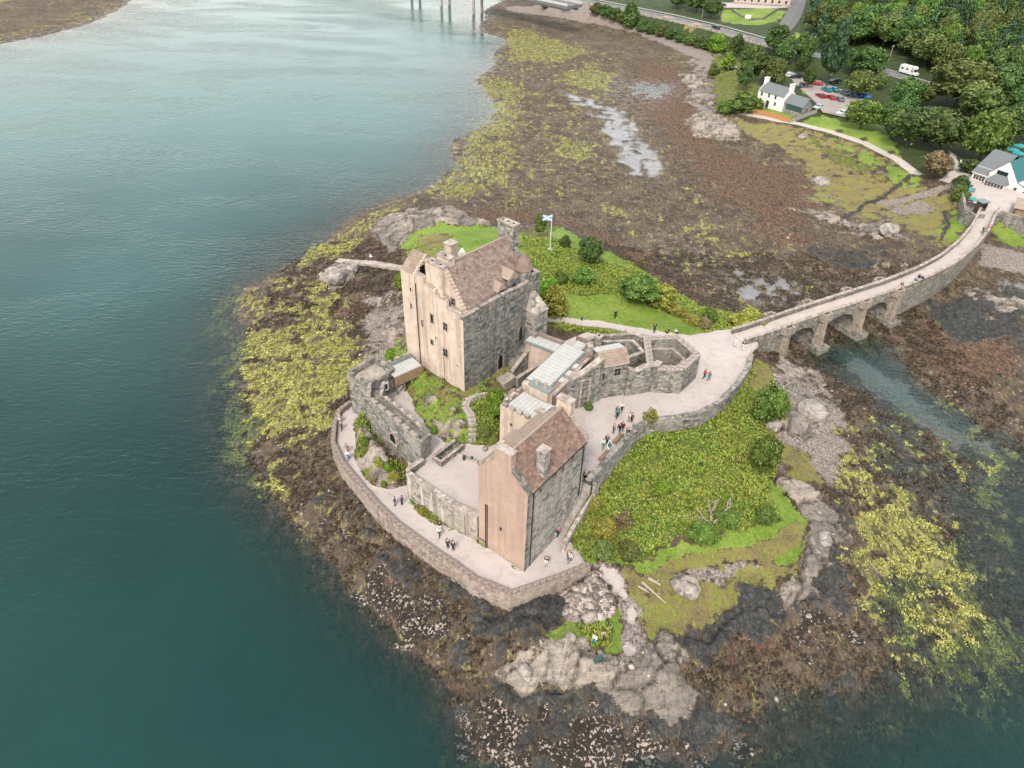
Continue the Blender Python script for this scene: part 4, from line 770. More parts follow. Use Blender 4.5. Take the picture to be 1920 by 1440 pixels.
# stair turret at the foot of the far corner
tt = K.part('stair_turret', MB().box(12.6, 15.1, -2.0, -0.003, 6.5, 17.2), MAT['grey_stone'])
K.part('turret_cap', MB().add([(12.5, -2.1, 17.2), (15.2, -2.1, 17.2), (15.2, 0, 17.2), (12.5, 0, 17.2), (13.2, -0.02, 19.7), (14.4, -0.02, 19.7)], [[0, 1, 5, 4], [1, 2, 5], [3, 0, 4], [2, 3, 4, 5], [3, 2, 1, 0]]), MAT['pale_stone'], tt)
for y, z, w_, h in ((10.08, 21.67, .32, .6), (10.24, 18.96, .34, .9), (6.06, 18.71, .5, 1.3), (3.4, 18.62, .75, 1.2), (6.34, 14.7, .45, .8), (8.2, 17.0, .3, 1.2), (3.63, 14.2, .85, 1.25), (1.3, 13.2, .22, .3), (5.4, 15.9, .2, .5)): K.winx(-0.07 if y < 9.2 else -0.16, y, z, w_, h, 'coping' if w_ > .4 else 'cream')
K.winx(xa-0.35, 2.85, 22.3, 0.7, 0.95)
K.part('downpipe', MB().box(-0.19, -0.07, 9.02, 9.14, 9.0, 23.0), MAT['dark_wood']); K.part('downpipe', MB().box(-0.13, -0.07, 4.0, 4.1, 9.4, 14), MAT['wood'])
K.winy(11.55, -0.0, 13.3, 0.75, 1.9, 'grey_stone', arch=True); K.winy(7.25, 0.0, 10.3, 1.0, 1.7, 'coping', name='doorway', arch=True, deep='opening'); K.winy(6.9, 0, 12.2, .25, .3, 'dark_stone')
K.winy(3.2, 0, 20.0, .3, .45, 'grey_stone')
# forestair wall, arch and landing below the dark face
K.part('forestair', MB().solid([(8.0, -1.9, 7.4), (12.6, -1.9, 7.4), (12.6, -1.9, 12.2), (8.0, -1.9, 9.4)], [(8.0, -1.5, 7.4), (12.6, -1.5, 7.4), (12.6, -1.5, 12.2), (8.0, -1.5, 9.4)]), MAT['grey_stone'])
K.part('forestair_coping', MB().solid([(7.95, -2.0, 9.4), (12.6, -2.0, 12.2), (12.6, -2.0, 12.42), (7.95, -2.0, 9.62)], [(7.95, -1.42, 9.4), (12.6, -1.42, 12.2), (12.6, -1.42, 12.42), (7.95, -1.42, 9.62)]), MAT['coping'])
for i in range(12): K.part('step', MB().box(8.2+i*0.36, 8.2+(i+1)*0.36-.01, -1.5, -0.02, 7.6, 9.1+i*0.24), MAT['dark_stone'])
K.part('archway', MB().solid([(12.7, -2.03, 7.5), (14.2, -2.03, 7.5), (14.2, -2.03, 10.6), (13.45, -2.03, 11.7), (12.7, -2.03, 10.6)], [(12.7, -2.003, 7.5), (14.2, -2.003, 7.5), (14.2, -2.003, 10.6), (13.45, -2.003, 11.7), (12.7, -2.003, 10.6)]), MAT['opening'])
K.part('landing', MB().box(5.4, 8.0, -2.6, -0.02, 7.0, 9.0), MAT['step'])
K.part('landing_wall', MB().box(7.2, 11.6, -3.6, -3.2, 7.0, 9.5), MAT['grey_stone'])
K.part('landing_coping', MB().box(7.15, 11.65, -3.68, -3.12, 9.5, 9.62), MAT['coping'])

# ---- pink gabled house above the promenade
GO = P(983, 1069, 4.2); H = Bld('gable_house', 'tall gabled house with a pink end wall, grey stone side and brown tiled roof', 'house', GO, 53.0, 3.5)
hl, hw, he, hr = 11.2, 6.75, 16.9, 20.0
H.part('stone_wall', MB().box(0, hl, 0, hw, 2.5, he), MAT['house_stone'])
pk = MB().solid([(-0.07, -0.02, 3.2), (-0.07, hw+.02, 3.2), (-0.07, hw+.02, he), (-0.07, hw/2, hr+.3), (-0.07, -0.02, he)], [(0.45, -0.02, 3.2), (0.45, hw+.02, 3.2), (0.45, hw+.02, he), (0.45, hw/2, hr+.3), (0.45, -0.02, he)])
H.part('pink_gable', pk, MAT['pink'])
H.part('quoins', MB().box(-0.1, 0.35, -0.06, -0.02, 3.2, he), MAT['dark_stone'])
H.part('far_gable', MB().solid([(hl-.45, -.02, he-.2), (hl-.45, hw+.02, he-.2), (hl-.45, hw/2, hr+.3)], [(hl, -.02, he-.2), (hl, hw+.02, he-.2), (hl, hw/2, hr+.3)]), MAT['grey_stone'])
for i in range(12):
    a = -0.1+(hw/2-1.1)*i/12; b = a+(hw/2-1.1)/12; zt = he+(hr-he)*(a+(b-a)+.1)/(hw/2)+.1
    H.part('crow_step', MB().box(-0.12, 0.5, a+.006, b-.006, zt-.5, zt+.13), MAT['dark_stone']); H.part('crow_step', MB().box(hl-.5, hl+.06, a+.006, b-.006, zt-.5, zt+.13), MAT['coping'])
H.part('skew', MB().solid([(-0.12, hw+.1, he-.1), (-.12, hw/2+1.1, hr-.75), (-.12, hw/2+1.1, hr-.6), (-.12, hw+.1, he+.08)], [(0.4, hw+.1, he-.1), (0.4, hw/2+1.1, hr-.75), (0.4, hw/2+1.1, hr-.6), (0.4, hw+.1, he+.08)]), MAT['pale_stone'])
H.part('roof', MB().add([(.4, -.05, he-.12), (hl-.4, -.05, he-.12), (hl-.4, hw/2, hr-.1), (.4, hw/2, hr-.1), (hl-.4, hw+.05, he-.12), (.4, hw+.05, he-.12)], [[0, 1, 2, 3], [3, 2, 4, 5], [0, 3, 5], [1, 4, 2], [0, 5, 4, 1]]), MAT['roof_brown'])
w = MB(); n_ = Vector((0, -(hr-he), hw/2)).normalized(); slate_field(w, (.45, -.2, he-.2), (hl-.9, 0, 0), (0, hw/2+.2, hr-he+.15), n_, 0.38, 0.31, rnd, None)
H.part('slates', w, MAT['roof_brown'], kind='stuff', label='brown and orange slates on the slope above the stone wall')
w = MB(); n_ = Vector((0, hr-he, hw/2)).normalized(); slate_field(w, (hl-.45, hw+.2, he-.2), (-(hl-.9), 0, 0), (0, -(hw/2+.2), hr-he+.15), n_, 0.38, 0.31, rnd)
H.part('slates', w, MAT['roof_tan'], kind='stuff', label='weathered tan slates on the courtyard slope')
H.part('ridge_coping', MB().box(.5, hl-.5, hw/2-.14, hw/2+.14, hr-.06, hr+.12), MAT['roof_tan'])
chimney(H, -0.1, 0.75, hw/2-1.05, hw/2+1.15, he, hr+0.85, 'pink', 0, 'broad gable chimney under a pale slab'); chimney(H, 2.55, 3.55, -0.05, 0.95, he-.1, 20.6, 'house_stone', 0, 'stone chimney rising from the eave')
chimney(H, hl-.55, hl+.35, hw/2-1.1, hw/2+.8, he, hr+.9, 'cream', 0)
for x in (0.9, 10.5): H.part('downpipe', MB().tube((x, -.1, 4.2 if x < 5 else 8), (x, -.1, he-.1), .065), MAT['iron'])
H.part('gutter', MB().box(.4, hl-.4, -.32, -.2, he-.3, he-.18), MAT['iron'])
for y in (5.45, 5.68): H.part('downpipe', MB().tube((-.15, y, 4.3), (-.15, y, 11.5), .06), MAT['iron'])
H.part('pipe_branch', MB().tube((-.15, 5.68, 4.9), (-.15, 6.7, 4.9), .05), MAT['iron'])
H.winx(-.07, 3.47, 8.9, .3, .7, 'pink')
for x, z, w_, h_ in ((2.2, 15.6, .45, .7), (4.9, 15.7, .55, .85), (6.4, 15.6, .55, .85), (8.3, 15.7, .55, .85), (1.9, 11.5, .22, .5), (7.2, 11.2, .22, .5)): H.winy(x, 0, z, w_, h_, 'coping')
H.part('pent_roof', MB().solid([(6.0, hw-.3, he-.6), (8.2, hw-.3, he-.6), (8.2, hw+1.6, he-1.5), (6.0, hw+1.6, he-1.5)], [(6.0, hw-.3, he-.4), (8.2, hw-.3, he-.4), (8.2, hw+1.6, he-1.3), (6.0, hw+1.6, he-1.3)]), MAT['roof_tan'])

# ---- cream battlemented tower between the house and the keep
T_ = Bld('cream_tower', 'low cream harled tower with battlements around a ribbed lead roof', 'tower', H.wld(11.4, 7.2), 53.0, 7.0)
tl, tw_ = 4.6, 5.7
def leadroof(B, O, U, S, n, gap, name='lead_panel', roll=0.035, parent=None):
    "lead sheets side by side along U with raised rolls between"
    O, U, S = map(Vector, (O, U, S)); N = U.cross(S).normalized(); 
    if N.z < 0: N = -N
    for i in range(n):
        a = O+U*(i/n); b = O+U*((i+1)/n)-U.normalized()*0.03
        B.part(name, MB().solid([a-N*.08, b-N*.08, b+S-N*.08, a+S-N*.08], [a, b, b+S, a+S]), MAT['lead'], parent)
        if i: B.part('lead_roll', MB().solid([a-U.normalized()*.04, a+U.normalized()*.02, a+S+U.normalized()*.02, a+S-U.normalized()*.04], [a+N*roll-U.normalized()*.04, a+N*roll+U.normalized()*.02, a+S+N*roll+U.normalized()*.02, a+S+N*roll-U.normalized()*.04]), MAT['lead_roll'], parent)
T_.part('wall', MB().box(0, tl, 0, tw_, 6.0, 14.4), MAT['cream'])
T_.part('gutter', MB().box(.4, tl-.4, .4, tw_-.4, 14.4, 14.47), MAT['lead_edge'])
leadroof(T_, (0.55, 0.55, 14.75), (0, tw_-1.1, 0), (tl-1.1, 0, 0), 8, .5)
T_.part('parapet', MB().box(0, .35, 0, tw_, 14.4, 14.8).box(.35, tl, tw_-.35, tw_, 14.4, 14.8), MAT['cream'])
for i in range(5): T_.part('merlon', MB().box(-.03, .38, .15+i*1.15, .15+i*1.15+.7, 14.8, 15.35), MAT['coping'])
for i in range(3): T_.part('merlon', MB().box(.6+i*1.35, .6+i*1.35+.8, tw_-.38, tw_+.03, 14.8, 15.3), MAT['coping'])
T_.part('flashing', MB().box(.38, tl, .0, .3, 14.4, 14.95), MAT['lead_edge'])
for y, z in ((3.9, 12.6), (3.6, 10.2), (2.0, 12.3)): T_.winx(0, y, z, .3, .5, 'cream')
tc = chimney(T_, 4.4, 5.5, 1.6, 4.6, 12, 16.0, 'cream', 0, 'wide stepped cream chimney with two pots', 'lead_edge')
for y in (2.4, 3.7): T_.part('chimney_pot', MB().cyl(4.95, y, 16.2, 17.1, .24, .18, n=10), MAT['cream'], tc)
T_.part('pent_turret', MB().cyl(3.6, 6.3, 6.5, 13.6, .95, n=14), MAT['cream']); T_.part('turret_cap', MB().cyl(3.6, 6.3, 13.6, 14.9, 1.05, .2, n=14), MAT['roof_pink'])
chimney(T_, -.3, .5, -1.2, 0.2, 10, 17.0, 'cream', 0)

# ---- courtyard range under long lead roofs
R_ = Bld('courtyard_range', 'narrow range roofed with long pale lead sheets beside the keep', 'building', (4.98, 73.1), 58.2, 7.0)
R_.part('wall', MB().box(-1.2, 10.2, -.1, 3.6, 6.5, 13.0), MAT['cream'])
leadroof(R_, (-.4, 0.0, 13.25), (10.2, 0, 0), (0, 3.3, .18), 14, .5)
R_.part('gutter', MB().box(-.4, 10.0, -.22, -.02, 13.0, 13.2), MAT['lead_edge']); R_.part('gutter', MB().box(-.4, 7.5, 3.34, 3.5, 13.0, 13.3), MAT['lead_edge'])
R_.part('wall_head', MB().box(-1.4, 9.4, -1.5, -.24, 6.5, 13.05), MAT['roof_pink'])
R_.part('wall_cope', MB().box(-1.45, 9.45, -1.55, -1.1, 13.05, 13.3), MAT['coping'])
for x in (1.8, 3.6, 5.6): R_.part('rooflight', MB().box(x, x+1.1, -1.0, -.35, 13.05, 13.22), MAT['lead'])
R_.part('wing_wall', MB().box(7.6, 9.9, 3.6, 8.4, 6.5, 12.9), MAT['cream'])
leadroof(R_, (7.6, 3.5, 13.2), (0, 5.0, 0), (1.9, 0, 0), 5, .5); R_.part('gutter', MB().box(7.4, 7.58, 3.6, 8.4, 12.85, 13.1), MAT['lead_edge'])
R_.part('wing_parapet', MB().box(9.52, 10.1, 3.4, 8.6, 12.6, 13.6), MAT['roof_pink'])
R_.part('small_roof', MB().box(10.3, 12.6, .6, 2.6, 6.5, 12.6), MAT['grey_stone']); leadroof(R_, (10.5, .8, 12.75), (1.9, 0, 0), (0, 1.6, .1), 3, .5); R_.part('small_parapet', MB().box(10.3, 12.7, -.2, .5, 6.5, 13.3).box(12.62, 13.0, .5, 2.8, 6.5, 13.2), MAT['roof_pink'])
chimney(R_, 13.2, 14.0, -.8, .0, 9, 13.9, 'coping', 1)
R_.part('yard_bush', MB().cyl(4.0, 4.6, 9.4, 10.2, .5, .35, n=9), MAT['gorse'])
R_.part('yard_wall', MB().box(1.0, 7.4, 4.4, 4.8, 6.5, 9.4), MAT['grey_stone'])

# ---- entrance wall with sloping parapet, and the small stone roofed block next to it
E0, E1, E2 = (6.6, 74.3), (9.9, 76.1), (12.35, 77.75)
EW = Bld('entrance_wall', 'grey rubble entrance wall with an arched portal and a parapet sweeping upwards', 'castle wall', E0, 0, 7.0)
loc3 = lambda B, pts: [B.loc(*p) for p in pts]
EW.part('wall', MB().wall(loc3(EW, [E0, E1, E2]), [6.5]*3, [12.9, 13.6, 15.0], .9), MAT['grey_stone'])
EW.part('coping', MB().wall(loc3(EW, [E0, E1, E2]), [12.9, 13.6, 15.0], [13.1, 13.8, 15.2], 1.0), MAT['coping'])
ea = math.degrees(math.atan2(E2[1]-E0[1], E2[0]-E0[0])); EP = Bld('portal', 'tall pale stone portal with a pointed door in the entrance wall', 'doorway', (E0[0]+.1, E0[1]-.5), ea, 7.0)
EP.part('surround', MB().box(3.0, 3.35, -.25, .2, 7.0, 12.4).box(4.45, 4.8, -.25, .2, 7.0, 12.4).box(3.0, 4.8, -.25, .2, 12.4, 12.7).box(3.35, 4.45, -.1, .2, 10.4, 12.4), MAT['coping'])
EP.part('door', MB().box(3.35, 4.45, -.08, .2, 7.0, 10.4), MAT['opening'])
DB = Bld('gate_block', 'small block under a lichened stone slab roof with one square window', 'building', (12.35, 77.75), 19.8, 7.0)
DB.part('wall', MB().box(0, 4.2, 0, 2.9, 6.5, 13.2), MAT['grey_stone']); DB.part('corbel_course', MB().box(-.05, 4.22, -.12, 0, 10.4, 10.65), MAT['dark_stone'])
for i in range(6): DB.part('corbel', MB().box(.3+i*.65, .55+i*.65, -.22, -.12, 10.3, 10.65), MAT['dark_stone'])
w = MB(); slate_field(w, (-.1, -.2, 13.15), (4.4, 0, 0), (0, 1.7, 1.75), Vector((0, -1.75, 1.7)).normalized(), .5, .4, rnd); DB.part('slab_roof', w, MAT['roof_tan'], kind='stuff'); DB.part('roof', MB().add([(-.1, -.1, 13.15), (4.3, -.1, 13.15), (4.3, 1.5, 14.8), (-.1, 1.5, 14.8), (4.3, 2.9, 13.4), (-.1, 2.9, 13.4)], [[0, 1, 2, 3], [3, 2, 4, 5], [0, 3, 5], [1, 4, 2], [0, 5, 4, 1]]), MAT['roof_tan'])
leadroof(DB, (-.2, 1.6, 14.85), (4.3, 0, 0), (0, 1.5, -.3), 4, .5); DB.winy(2.6, 0, 11.9, 1.0, 1.2, 'coping'); DB.part('chimney', MB().box(-1.0, -.2, 2.6, 3.6, 10, 15.2), MAT['coping']); DB.winy(.5, 0, 11.7, .3, .9, 'grey_stone')

# ---- ruined linking walls and the hexagonal well bastion
def plan_wall(name, label, cat, pts, z0, z1, th, mat, closed=False, cope=None, capmat='coping', group=None, zb=0.0):
    B = Bld(name, label, cat, pts[0], 0, zb, group); p = [B.loc(q[0], q[1]) for q in pts]; n = len(p)
    z1 = z1 if isinstance(z1, list) else [z1]*n
    B.part('wall', MB().wall(p, z0, z1, th, closed), MAT[mat])
    if cope: B.part('coping', MB().wall(p, z1, [z+cope for z in z1], th+.12, closed), MAT[capmat])
    return B, p
HEX = [(19.9, 81.2), (20.7, 80.7), (24.4, 80.8), (27.3, 84.5), (25.1, 88.9), (20.3, 88.3)]
B, p = plan_wall('well_bastion', 'six sided grey stone bastion, roofless with a low wall inside', 'bastion', HEX, 5.5, 11.2, .95, 'grey_stone', True, None, zb=5.5)
for i in range(6):
    a, b = Vector(p[i]), Vector(p[(i+1) % 6]); L = (b-a).length; k = max(2, int(L/1.0)); an = math.atan2(b.y-a.y, b.x-a.x)
    for j in range(k):
        c = a+(b-a)*((j+.5)/k); o = MB().box(-L/k/2+.015, L/k/2-.015, -.52, .52, 0, .16+rnd.uniform(0, .07)).build('coping_stone', MAT['coping'], B.root, (c.x, c.y, 11.2-5.5), an)
B.part('inner_wall', MB().wall([B.loc(*q) for q in ((21.2, 87.9), (24.5, 88.0), (25.9, 85.3), (24.1, 82.9), (21.3, 82.7))], 5.5, 9.6, .35, False), MAT['grey_stone'])
B.part('inner_coping', MB().wall([B.loc(*q) for q in ((21.2, 87.9), (24.5, 88.0), (25.9, 85.3), (24.1, 82.9), (21.3, 82.7))], 9.6, 9.75, .45, False), MAT['coping'])
B.part('pit_floor', MB().prism([B.loc(*q) for q in HEX], 5.6, 6.3+.75), MAT['dark_stone'])
plan_wall('ruined_wall', 'broken topped grey wall between the slab roofed block and the bastion', 'wall', [(16.3, 79.2), (17.6, 79.7), (18.9, 80.2), (20.6, 80.9), (21.3, 82.0)], 6, [12.2, 11.4, 11.9, 11.6, 11.5], .8, 'grey_stone', False, .15, zb=6)
plan_wall('passage_wall', 'roofless grey room wall behind the slab roofed block', 'wall', [(13.6, 87.4), (18.2, 87.9), (19.4, 85.0), (16.7, 83.3), (14.0, 83.6)], 6, 11.0, .45, 'grey_stone', False, .14, zb=6)
plan_wall('rear_wall', 'grey back wall linking range and bastion beside the path', 'wall', [(10.5, 87.4), (13.6, 88.7), (18.7, 89.6), (19.6, 88.7), (20.6, 88.6)], 6, 11.2, .5, 'grey_stone', False, .15, zb=6)

# ---- curtain wall with wall walk and corner tower
CT = Bld('corner_tower', 'square grey corner tower with a flat gravelled roof behind battlements', 'tower', (-23.3, 77.4), 0, 3.5)
TQ = [(-23.2, 77.5), (-20.0, 81.5), (-16.6, 78.6), (-19.6, 74.9)]
q = [CT.loc(*c) for c in TQ]
CT.part('wall', MB().prism(q, 3.0, 10.4), MAT['grey_stone']); CT.part('roof_deck', MB().prism([(x*.86+.48, y*.86+.08) for x, y in q], 10.4, 10.45), MAT['step'])
for i in range(4):
    a, b = Vector(q[i]), Vector(q[(i+1) % 4]); L = (b-a).length; an = math.atan2(b.y-a.y, b.x-a.x); c = (a+b)/2
    o = MB().box(-L/2, L/2-.4, -.40, 0.0, 0, .5).build('parapet', MAT['grey_stone'], CT.root, (c.x, c.y, 10.4-3.5), an)
    for j in range(3):
        f = (j+.5)/3; MB().box(-L/6+.28, L/6-.28, -.43, .03, .5, 1.05).build('merlon', MAT['coping' if j % 2 else 'grey_stone'], o, ((f-.5)*L, 0, 0))
wn_ = Bld('tower_window', 'paired pale mullioned window facing the courtyard in the corner tower', 'window', (-18.05, 76.85), 48, 8)
wn_.part('frame', MB().box(-.75, .75, -.12, .05, 8.6, 8.75).box(-.75, .75, -.12, .05, 9.75, 9.9).box(-.75, -.6, -.12, .05, 8.75, 9.75).box(-.08, .08, -.12, .05, 8.75, 9.75).box(.6, .75, -.12, .05, 8.75, 9.75), MAT['white']); wn_.part('pane', MB().box(-.6, -.08, -.06, .05, 8.75, 9.75).box(.08, .6, -.06, .05, 8.75, 9.75), MAT['glass'])
CO = [(-19.7, 74.9), (-19.35, 72.1), (-16.6, 69.4), (-13.9, 66.6), (-11.3, 63.9)]; CI = [(-17.6, 75.7), (-17.5, 73.2), (-15.1, 70.9), (-12.6, 68.3), (-10.2, 65.4)]
CW = Bld('curtain_wall', 'long battlemented grey curtain wall with a wall walk between two parapets', 'castle wall', CO[0], 0, 3.5)
co, ci = [CW.loc(*c) for c in CO], [CW.loc(*c) for c in CI]; mid_ = [((a[0]+b[0])/2, (a[1]+b[1])/2) for a, b in zip(co, ci)]
CW.part('wall', MB().prism(co+ci[::-1], 3.0, 10.2), MAT['grey_stone'])
CW.part('wall_walk', MB().wall(mid_, 10.2, 10.24, 1.1), MAT['dark_stone'])
for line, zt, th, sd in ((co, 10.9, .4, 1), (ci, 10.85, .35, -1)):
    ln = offset(line, (th/2)*sd); o = CW.part('parapet', MB().wall(ln, 10.2, zt, th), MAT['grey_stone']); Lp = plen(ln); s_ = .5
    while s_ < Lp-.6:
        (x, y), h_ = along(ln, s_); m = MB().box(-.62, .62, -th/2-.04, th/2+.04, 0, .55 if sd > 0 else .3).build('merlon', MAT['coping'], o, (x, y, zt-3.5), h_); s_ += 1.75
CW.part('end_cap', MB().wall([co[-1], ci[-1]], 10.2, 11.1, .5), MAT['grey_stone'])
aw = Bld('wall_embrasure', 'arched window embrasure with sloping sill in the outer curtain wall', 'window', (-15.45, 67.75), -45.5, 6)
aw.part('surround', MB().solid([(-.8, -.1, 7.2), (.8, -.1, 7.2), (.8, -.1, 8.2), (.45, -.1, 8.8), (0, -.1, 9.0), (-.45, -.1, 8.8), (-.8, -.1, 8.2)], [(-.8, .3, 7.2), (.8, .3, 7.2), (.8, .3, 8.2), (.45, .3, 8.8), (0, .3, 9.0), (-.45, .3, 8.8), (-.8, .3, 8.2)]), MAT['coping'])
aw.part('pane', MB().solid([(-.6, -.14, 7.35), (.6, -.14, 7.35), (.6, -.14, 8.15), (.3, -.14, 8.65), (0, -.14, 8.8), (-.3, -.14, 8.65), (-.6, -.14, 8.15)], [(-.6, .1, 7.35), (.6, .1, 7.35), (.6, .1, 8.15), (.3, .1, 8.65), (0, .1, 8.8), (-.3, .1, 8.65), (-.6, .1, 8.15)]), MAT['glass']); aw.part('sill', MB().box(-.9, .9, -.22, 0, 7.05, 7.2), MAT['coping'])

# ---- open gallery between corner tower and keep
GA = [(-17.3, 77.8), (-14.9, 83.2), (-13.2, 81.9), (-12.6, 79.8)]
GL = Bld('covered_gallery', 'lead roofed gallery with a shingled front on posts beside the cream wall', 'gallery', (-16.5, 77.3), 41, 7.0)
GL.part('rear_wall', MB().box(0, 4.6, 2.6, 3.0, 6.5, 11.2), MAT['dark_stone']); GL.part('inner_wall', MB().box(0, 4.6, 1.5, 1.8, 6.5, 10.4), MAT['dark_stone'])
leadroof(GL, (0, .1, 10.75), (4.6, 0, 0), (0, 2.5, .1), 8, .4); GL.part('flashing', MB().box(0, 4.7, 2.45, 2.62, 10.7, 11.3), MAT['lead_edge'])
for i in range(3): GL.part('merlon', MB().box(.3+i*1.5, 1.2+i*1.5, 2.58, 3.02, 11.2, 11.6), MAT['coping'])
for r in range(5):
    for c in range(11):
        o = (r % 2)*.21; GL.part('shingle', MB().box(c*.42+o*0.5+.01, (c+1)*.42+o*.5-.015, -.06-.012*(4-r), .0, 9.15+r*.3, 9.15+(r+1)*.3+.02), MAT['wood'])
GL.part('fascia', MB().box(0, 4.85, .0, .12, 9.1, 10.7), MAT['wood'])
for x in (.25, 1.5, 2.8, 4.3): GL.part('post', MB().box(x-.1, x+.1, -.02, .2, 6.8, 9.1), MAT['grey_stone'])

# ---- retaining wall of the courtyard, promenade wall, forecourt wall
RT = [(-12.6, 61.2), (-10.05, 59.05), (-6.55, 56.35), (-3.4, 54.5)]
B, p = plan_wall('retaining_wall', 'tall lime streaked retaining wall with a rubble parapet below the courtyard', 'wall', RT, 3.2, 8.15, .7, 'pale_stone', False, .16, zb=3.5)
for i in range(3):
    pass
plan_wall('courtyard_parapet', 'short low parapet from the curtain wall end to the retaining wall', 'wall', [(-11.0, 63.6), (-12.2, 62.4), (-12.7, 61.5)], 6.8, 8.3, .5, 'grey_stone', False, .12, zb=6.8)
for i, (x, y) in enumerate(((-8.6, 57.55), (-5.1, 55.1))):
    B.part('drain_pipe', MB().tube((*B.loc(x, y), 4.1), (*B.loc(x, y), 7.6), .05), MAT['iron'])
PW = [(a[0], a[1]) for a in PROM_LINE]; zb_ = [min(3.2, height(x-.2, y-.9)-.6) for x, y in PW]
B, p = plan_wall('promenade_wall', 'long curving pinkish rubble sea wall around the lower promenade', 'sea wall', PW, [0.2]*len(PW), 4.62, .58, 'wall_stone', False, None, zb=0.0)
Lp = plen(p); s_ = .4
while s_ < Lp-.4:
    (x, y), h_ = along(p, s_); MB().box(-.425, .425, -.32, .32, 4.62, 4.71+rnd.uniform(0, .08)).build('coping_stone', MAT['wall_stone'], B.root, (x, y, 0), h_+rnd.uniform(-.04, .04)); s_ += .86
FW = px3('1102,902,8.6 1140,858,8.5 1165,831,8.4 1200,796,8.1 1225,786,8.0 1262,782,7.9 1310,774,7.6 1345,755,7.4 1380,722,7.1 1403,689,6.9 1409,664,6.9')
B, p = plan_wall('forecourt_wall', 'low curved grey rubble wall between the forecourt and the bracken slope', 'wall', FW, [4.0]*len(FW), [z for _, _, z in FW], .6, 'grey_stone', False, .12, 'grey_stone', zb=4)

# ---- outer stair beside the pink house, with its own wall
SA, SB = G(1046, 1001), P(1096, 905, 8.0); sa = Vector(SA[:2]); sb = Vector(SB[:2]); sdv = (sb-sa); sl_ = sdv.length; sh = math.atan2(sdv.y, sdv.x)
ST = Bld('outer_stair', 'broad stone stair climbing beside the grey wall of the pink gabled house', 'stairs', SA, math.degrees(sh), 3.8)
for i in range(20): ST.part('step', MB().box(sl_*i/20+.01, sl_*(i+1)/20, -.95, .95, 3.2, 4.1+(i+1)*3.85/20), MAT['step'])
ST.part('stair_wall', MB().wall([(-2.2, -1.9), (-.3, -1.5), (3, -1.25), (7, -1.25), (sl_+.2, -1.3)], [2.5]*5, [4.5, 4.9, 5.6, 7.0, 8.7], .5), MAT['pale_stone'])
# ---- stepped path over the keep mound
SP = [(964, 728, 9.0), (935, 738, 8.9), (900, 745, 8.9), (878, 755, 8.8), (872, 768, 8.6), (882, 788, 8.2), (886, 808, 7.9), (885, 830, 7.6)]
sp = [P(*c) for c in SP]; SR = Bld('garden_steps', 'winding path of pale stone treads from the courtyard up to the keep door', 'steps', sp[-1], 0, 7.3)
line = [SR.loc(c[0], c[1]) for c in sp]; Ls = plen(line); nst = 27
for i in range(nst):
    (x, y), h_ = along(line, Ls*(i+.5)/nst); xx, yy = x+SR.O[0], y+SR.O[1]; z = max(height(xx, yy), height(xx+.4, yy), height(xx-.4, yy))+.05
    MB().box(-Ls/nst/2+.035, Ls/nst/2-.02, -.55, .55, -.5, .06).build('tread', MAT['step'], SR.root, (x, y, z-7.3), h_)
ln2 = offset(line[:5], .68); SR.part('handrail', MB().wall(ln2, 9.75, 9.8, .05), MAT['iron'])
for k in range(7):
    (x, y), h_ = along(ln2, plen(ln2)*(k+.02)/6.1); SR.part('baluster', MB().tube((x, y, 8.3), (x, y, 9.78), .03), MAT['iron'])
LS = Bld('side_steps', 'short flight of worn steps between the garden and the cream tower', 'steps', P(948, 822, 7.5), 75, 7.3)
for i in range(8): LS.part('tread', MB().box(i*.34, (i+1)*.34-.01, -.6, .6, 7.0, 7.6+i*.2), MAT['step'])
# ---- sunken stair well in the courtyard
HT = Bld('stair_well', 'low stone kerb around a dark sunken stair in the courtyard', 'stairwell', P(822, 868, 7.5), 52, 7.3)
HT.part('kerb', MB().box(0, 4.0, -.85, -.55, 7.2, 8.3).box(0, 4.0, .55, .85, 7.2, 8.3).box(-.3, 0, -.85, .85, 7.2, 8.3), MAT['grey_stone']); HT.part('kerb_coping', MB().box(0, 4.0, -.9, -.5, 8.3, 8.4).box(0, 4.0, .5, .9, 8.3, 8.4).box(-.35, 0, -.9, .9, 8.3, 8.4), MAT['coping'])
HT.part('well', MB().box(.02, 4.0, -.54, .54, 7.2, 7.58), MAT['opening'])
for i in range(8): HT.part('step', MB().box(3.7-i*.4, 4.0-i*.4, -.5, .5, 7.3, 7.9-i*.03), MAT['dark_stone'])
HT.part('railing', MB().tube((4.0, -.7, 8.5), (4.0, .8, 8.5), .03).tube((4.0, .8, 8.5), (5.6, -.9, 8.5), .03), MAT['iron'])
for x, y in ((4.0, -.7), (4.0, .05), (4.0, .8), (4.8, -.05), (5.6, -.9)): HT.part('rail_post', MB().tube((x, y, 7.3), (x, y, 8.5), .035), MAT['iron'])
CB = Bld('courtyard_kerb', 'very low stone kerb crossing the courtyard from the stair well', 'kerb', P(848, 850, 7.5), -25, 7.3); CB.part('kerb', MB().box(0, 3.8, -.2, .2, 7.3, 7.85), MAT['pale_stone'])
for i, (px, py) in enumerate(((870, 862), (885, 864))):
    b = Bld('iron_bollard', 'small dark cannon post at the kerb, ' + ('nearer the stair well' if i == 0 else 'nearer the pink house'), 'bollard', P(px, py, 7.5), 0, 7.4, 'iron posts by the courtyard kerb'); b.part('post', MB().cyl(0, 0, 7.3, 8.2, .17, .13, n=10), MAT['iron']); b.part('cap', MB().cyl(0, 0, 8.2, 8.35, .16, .03, n=10), MAT['iron'])
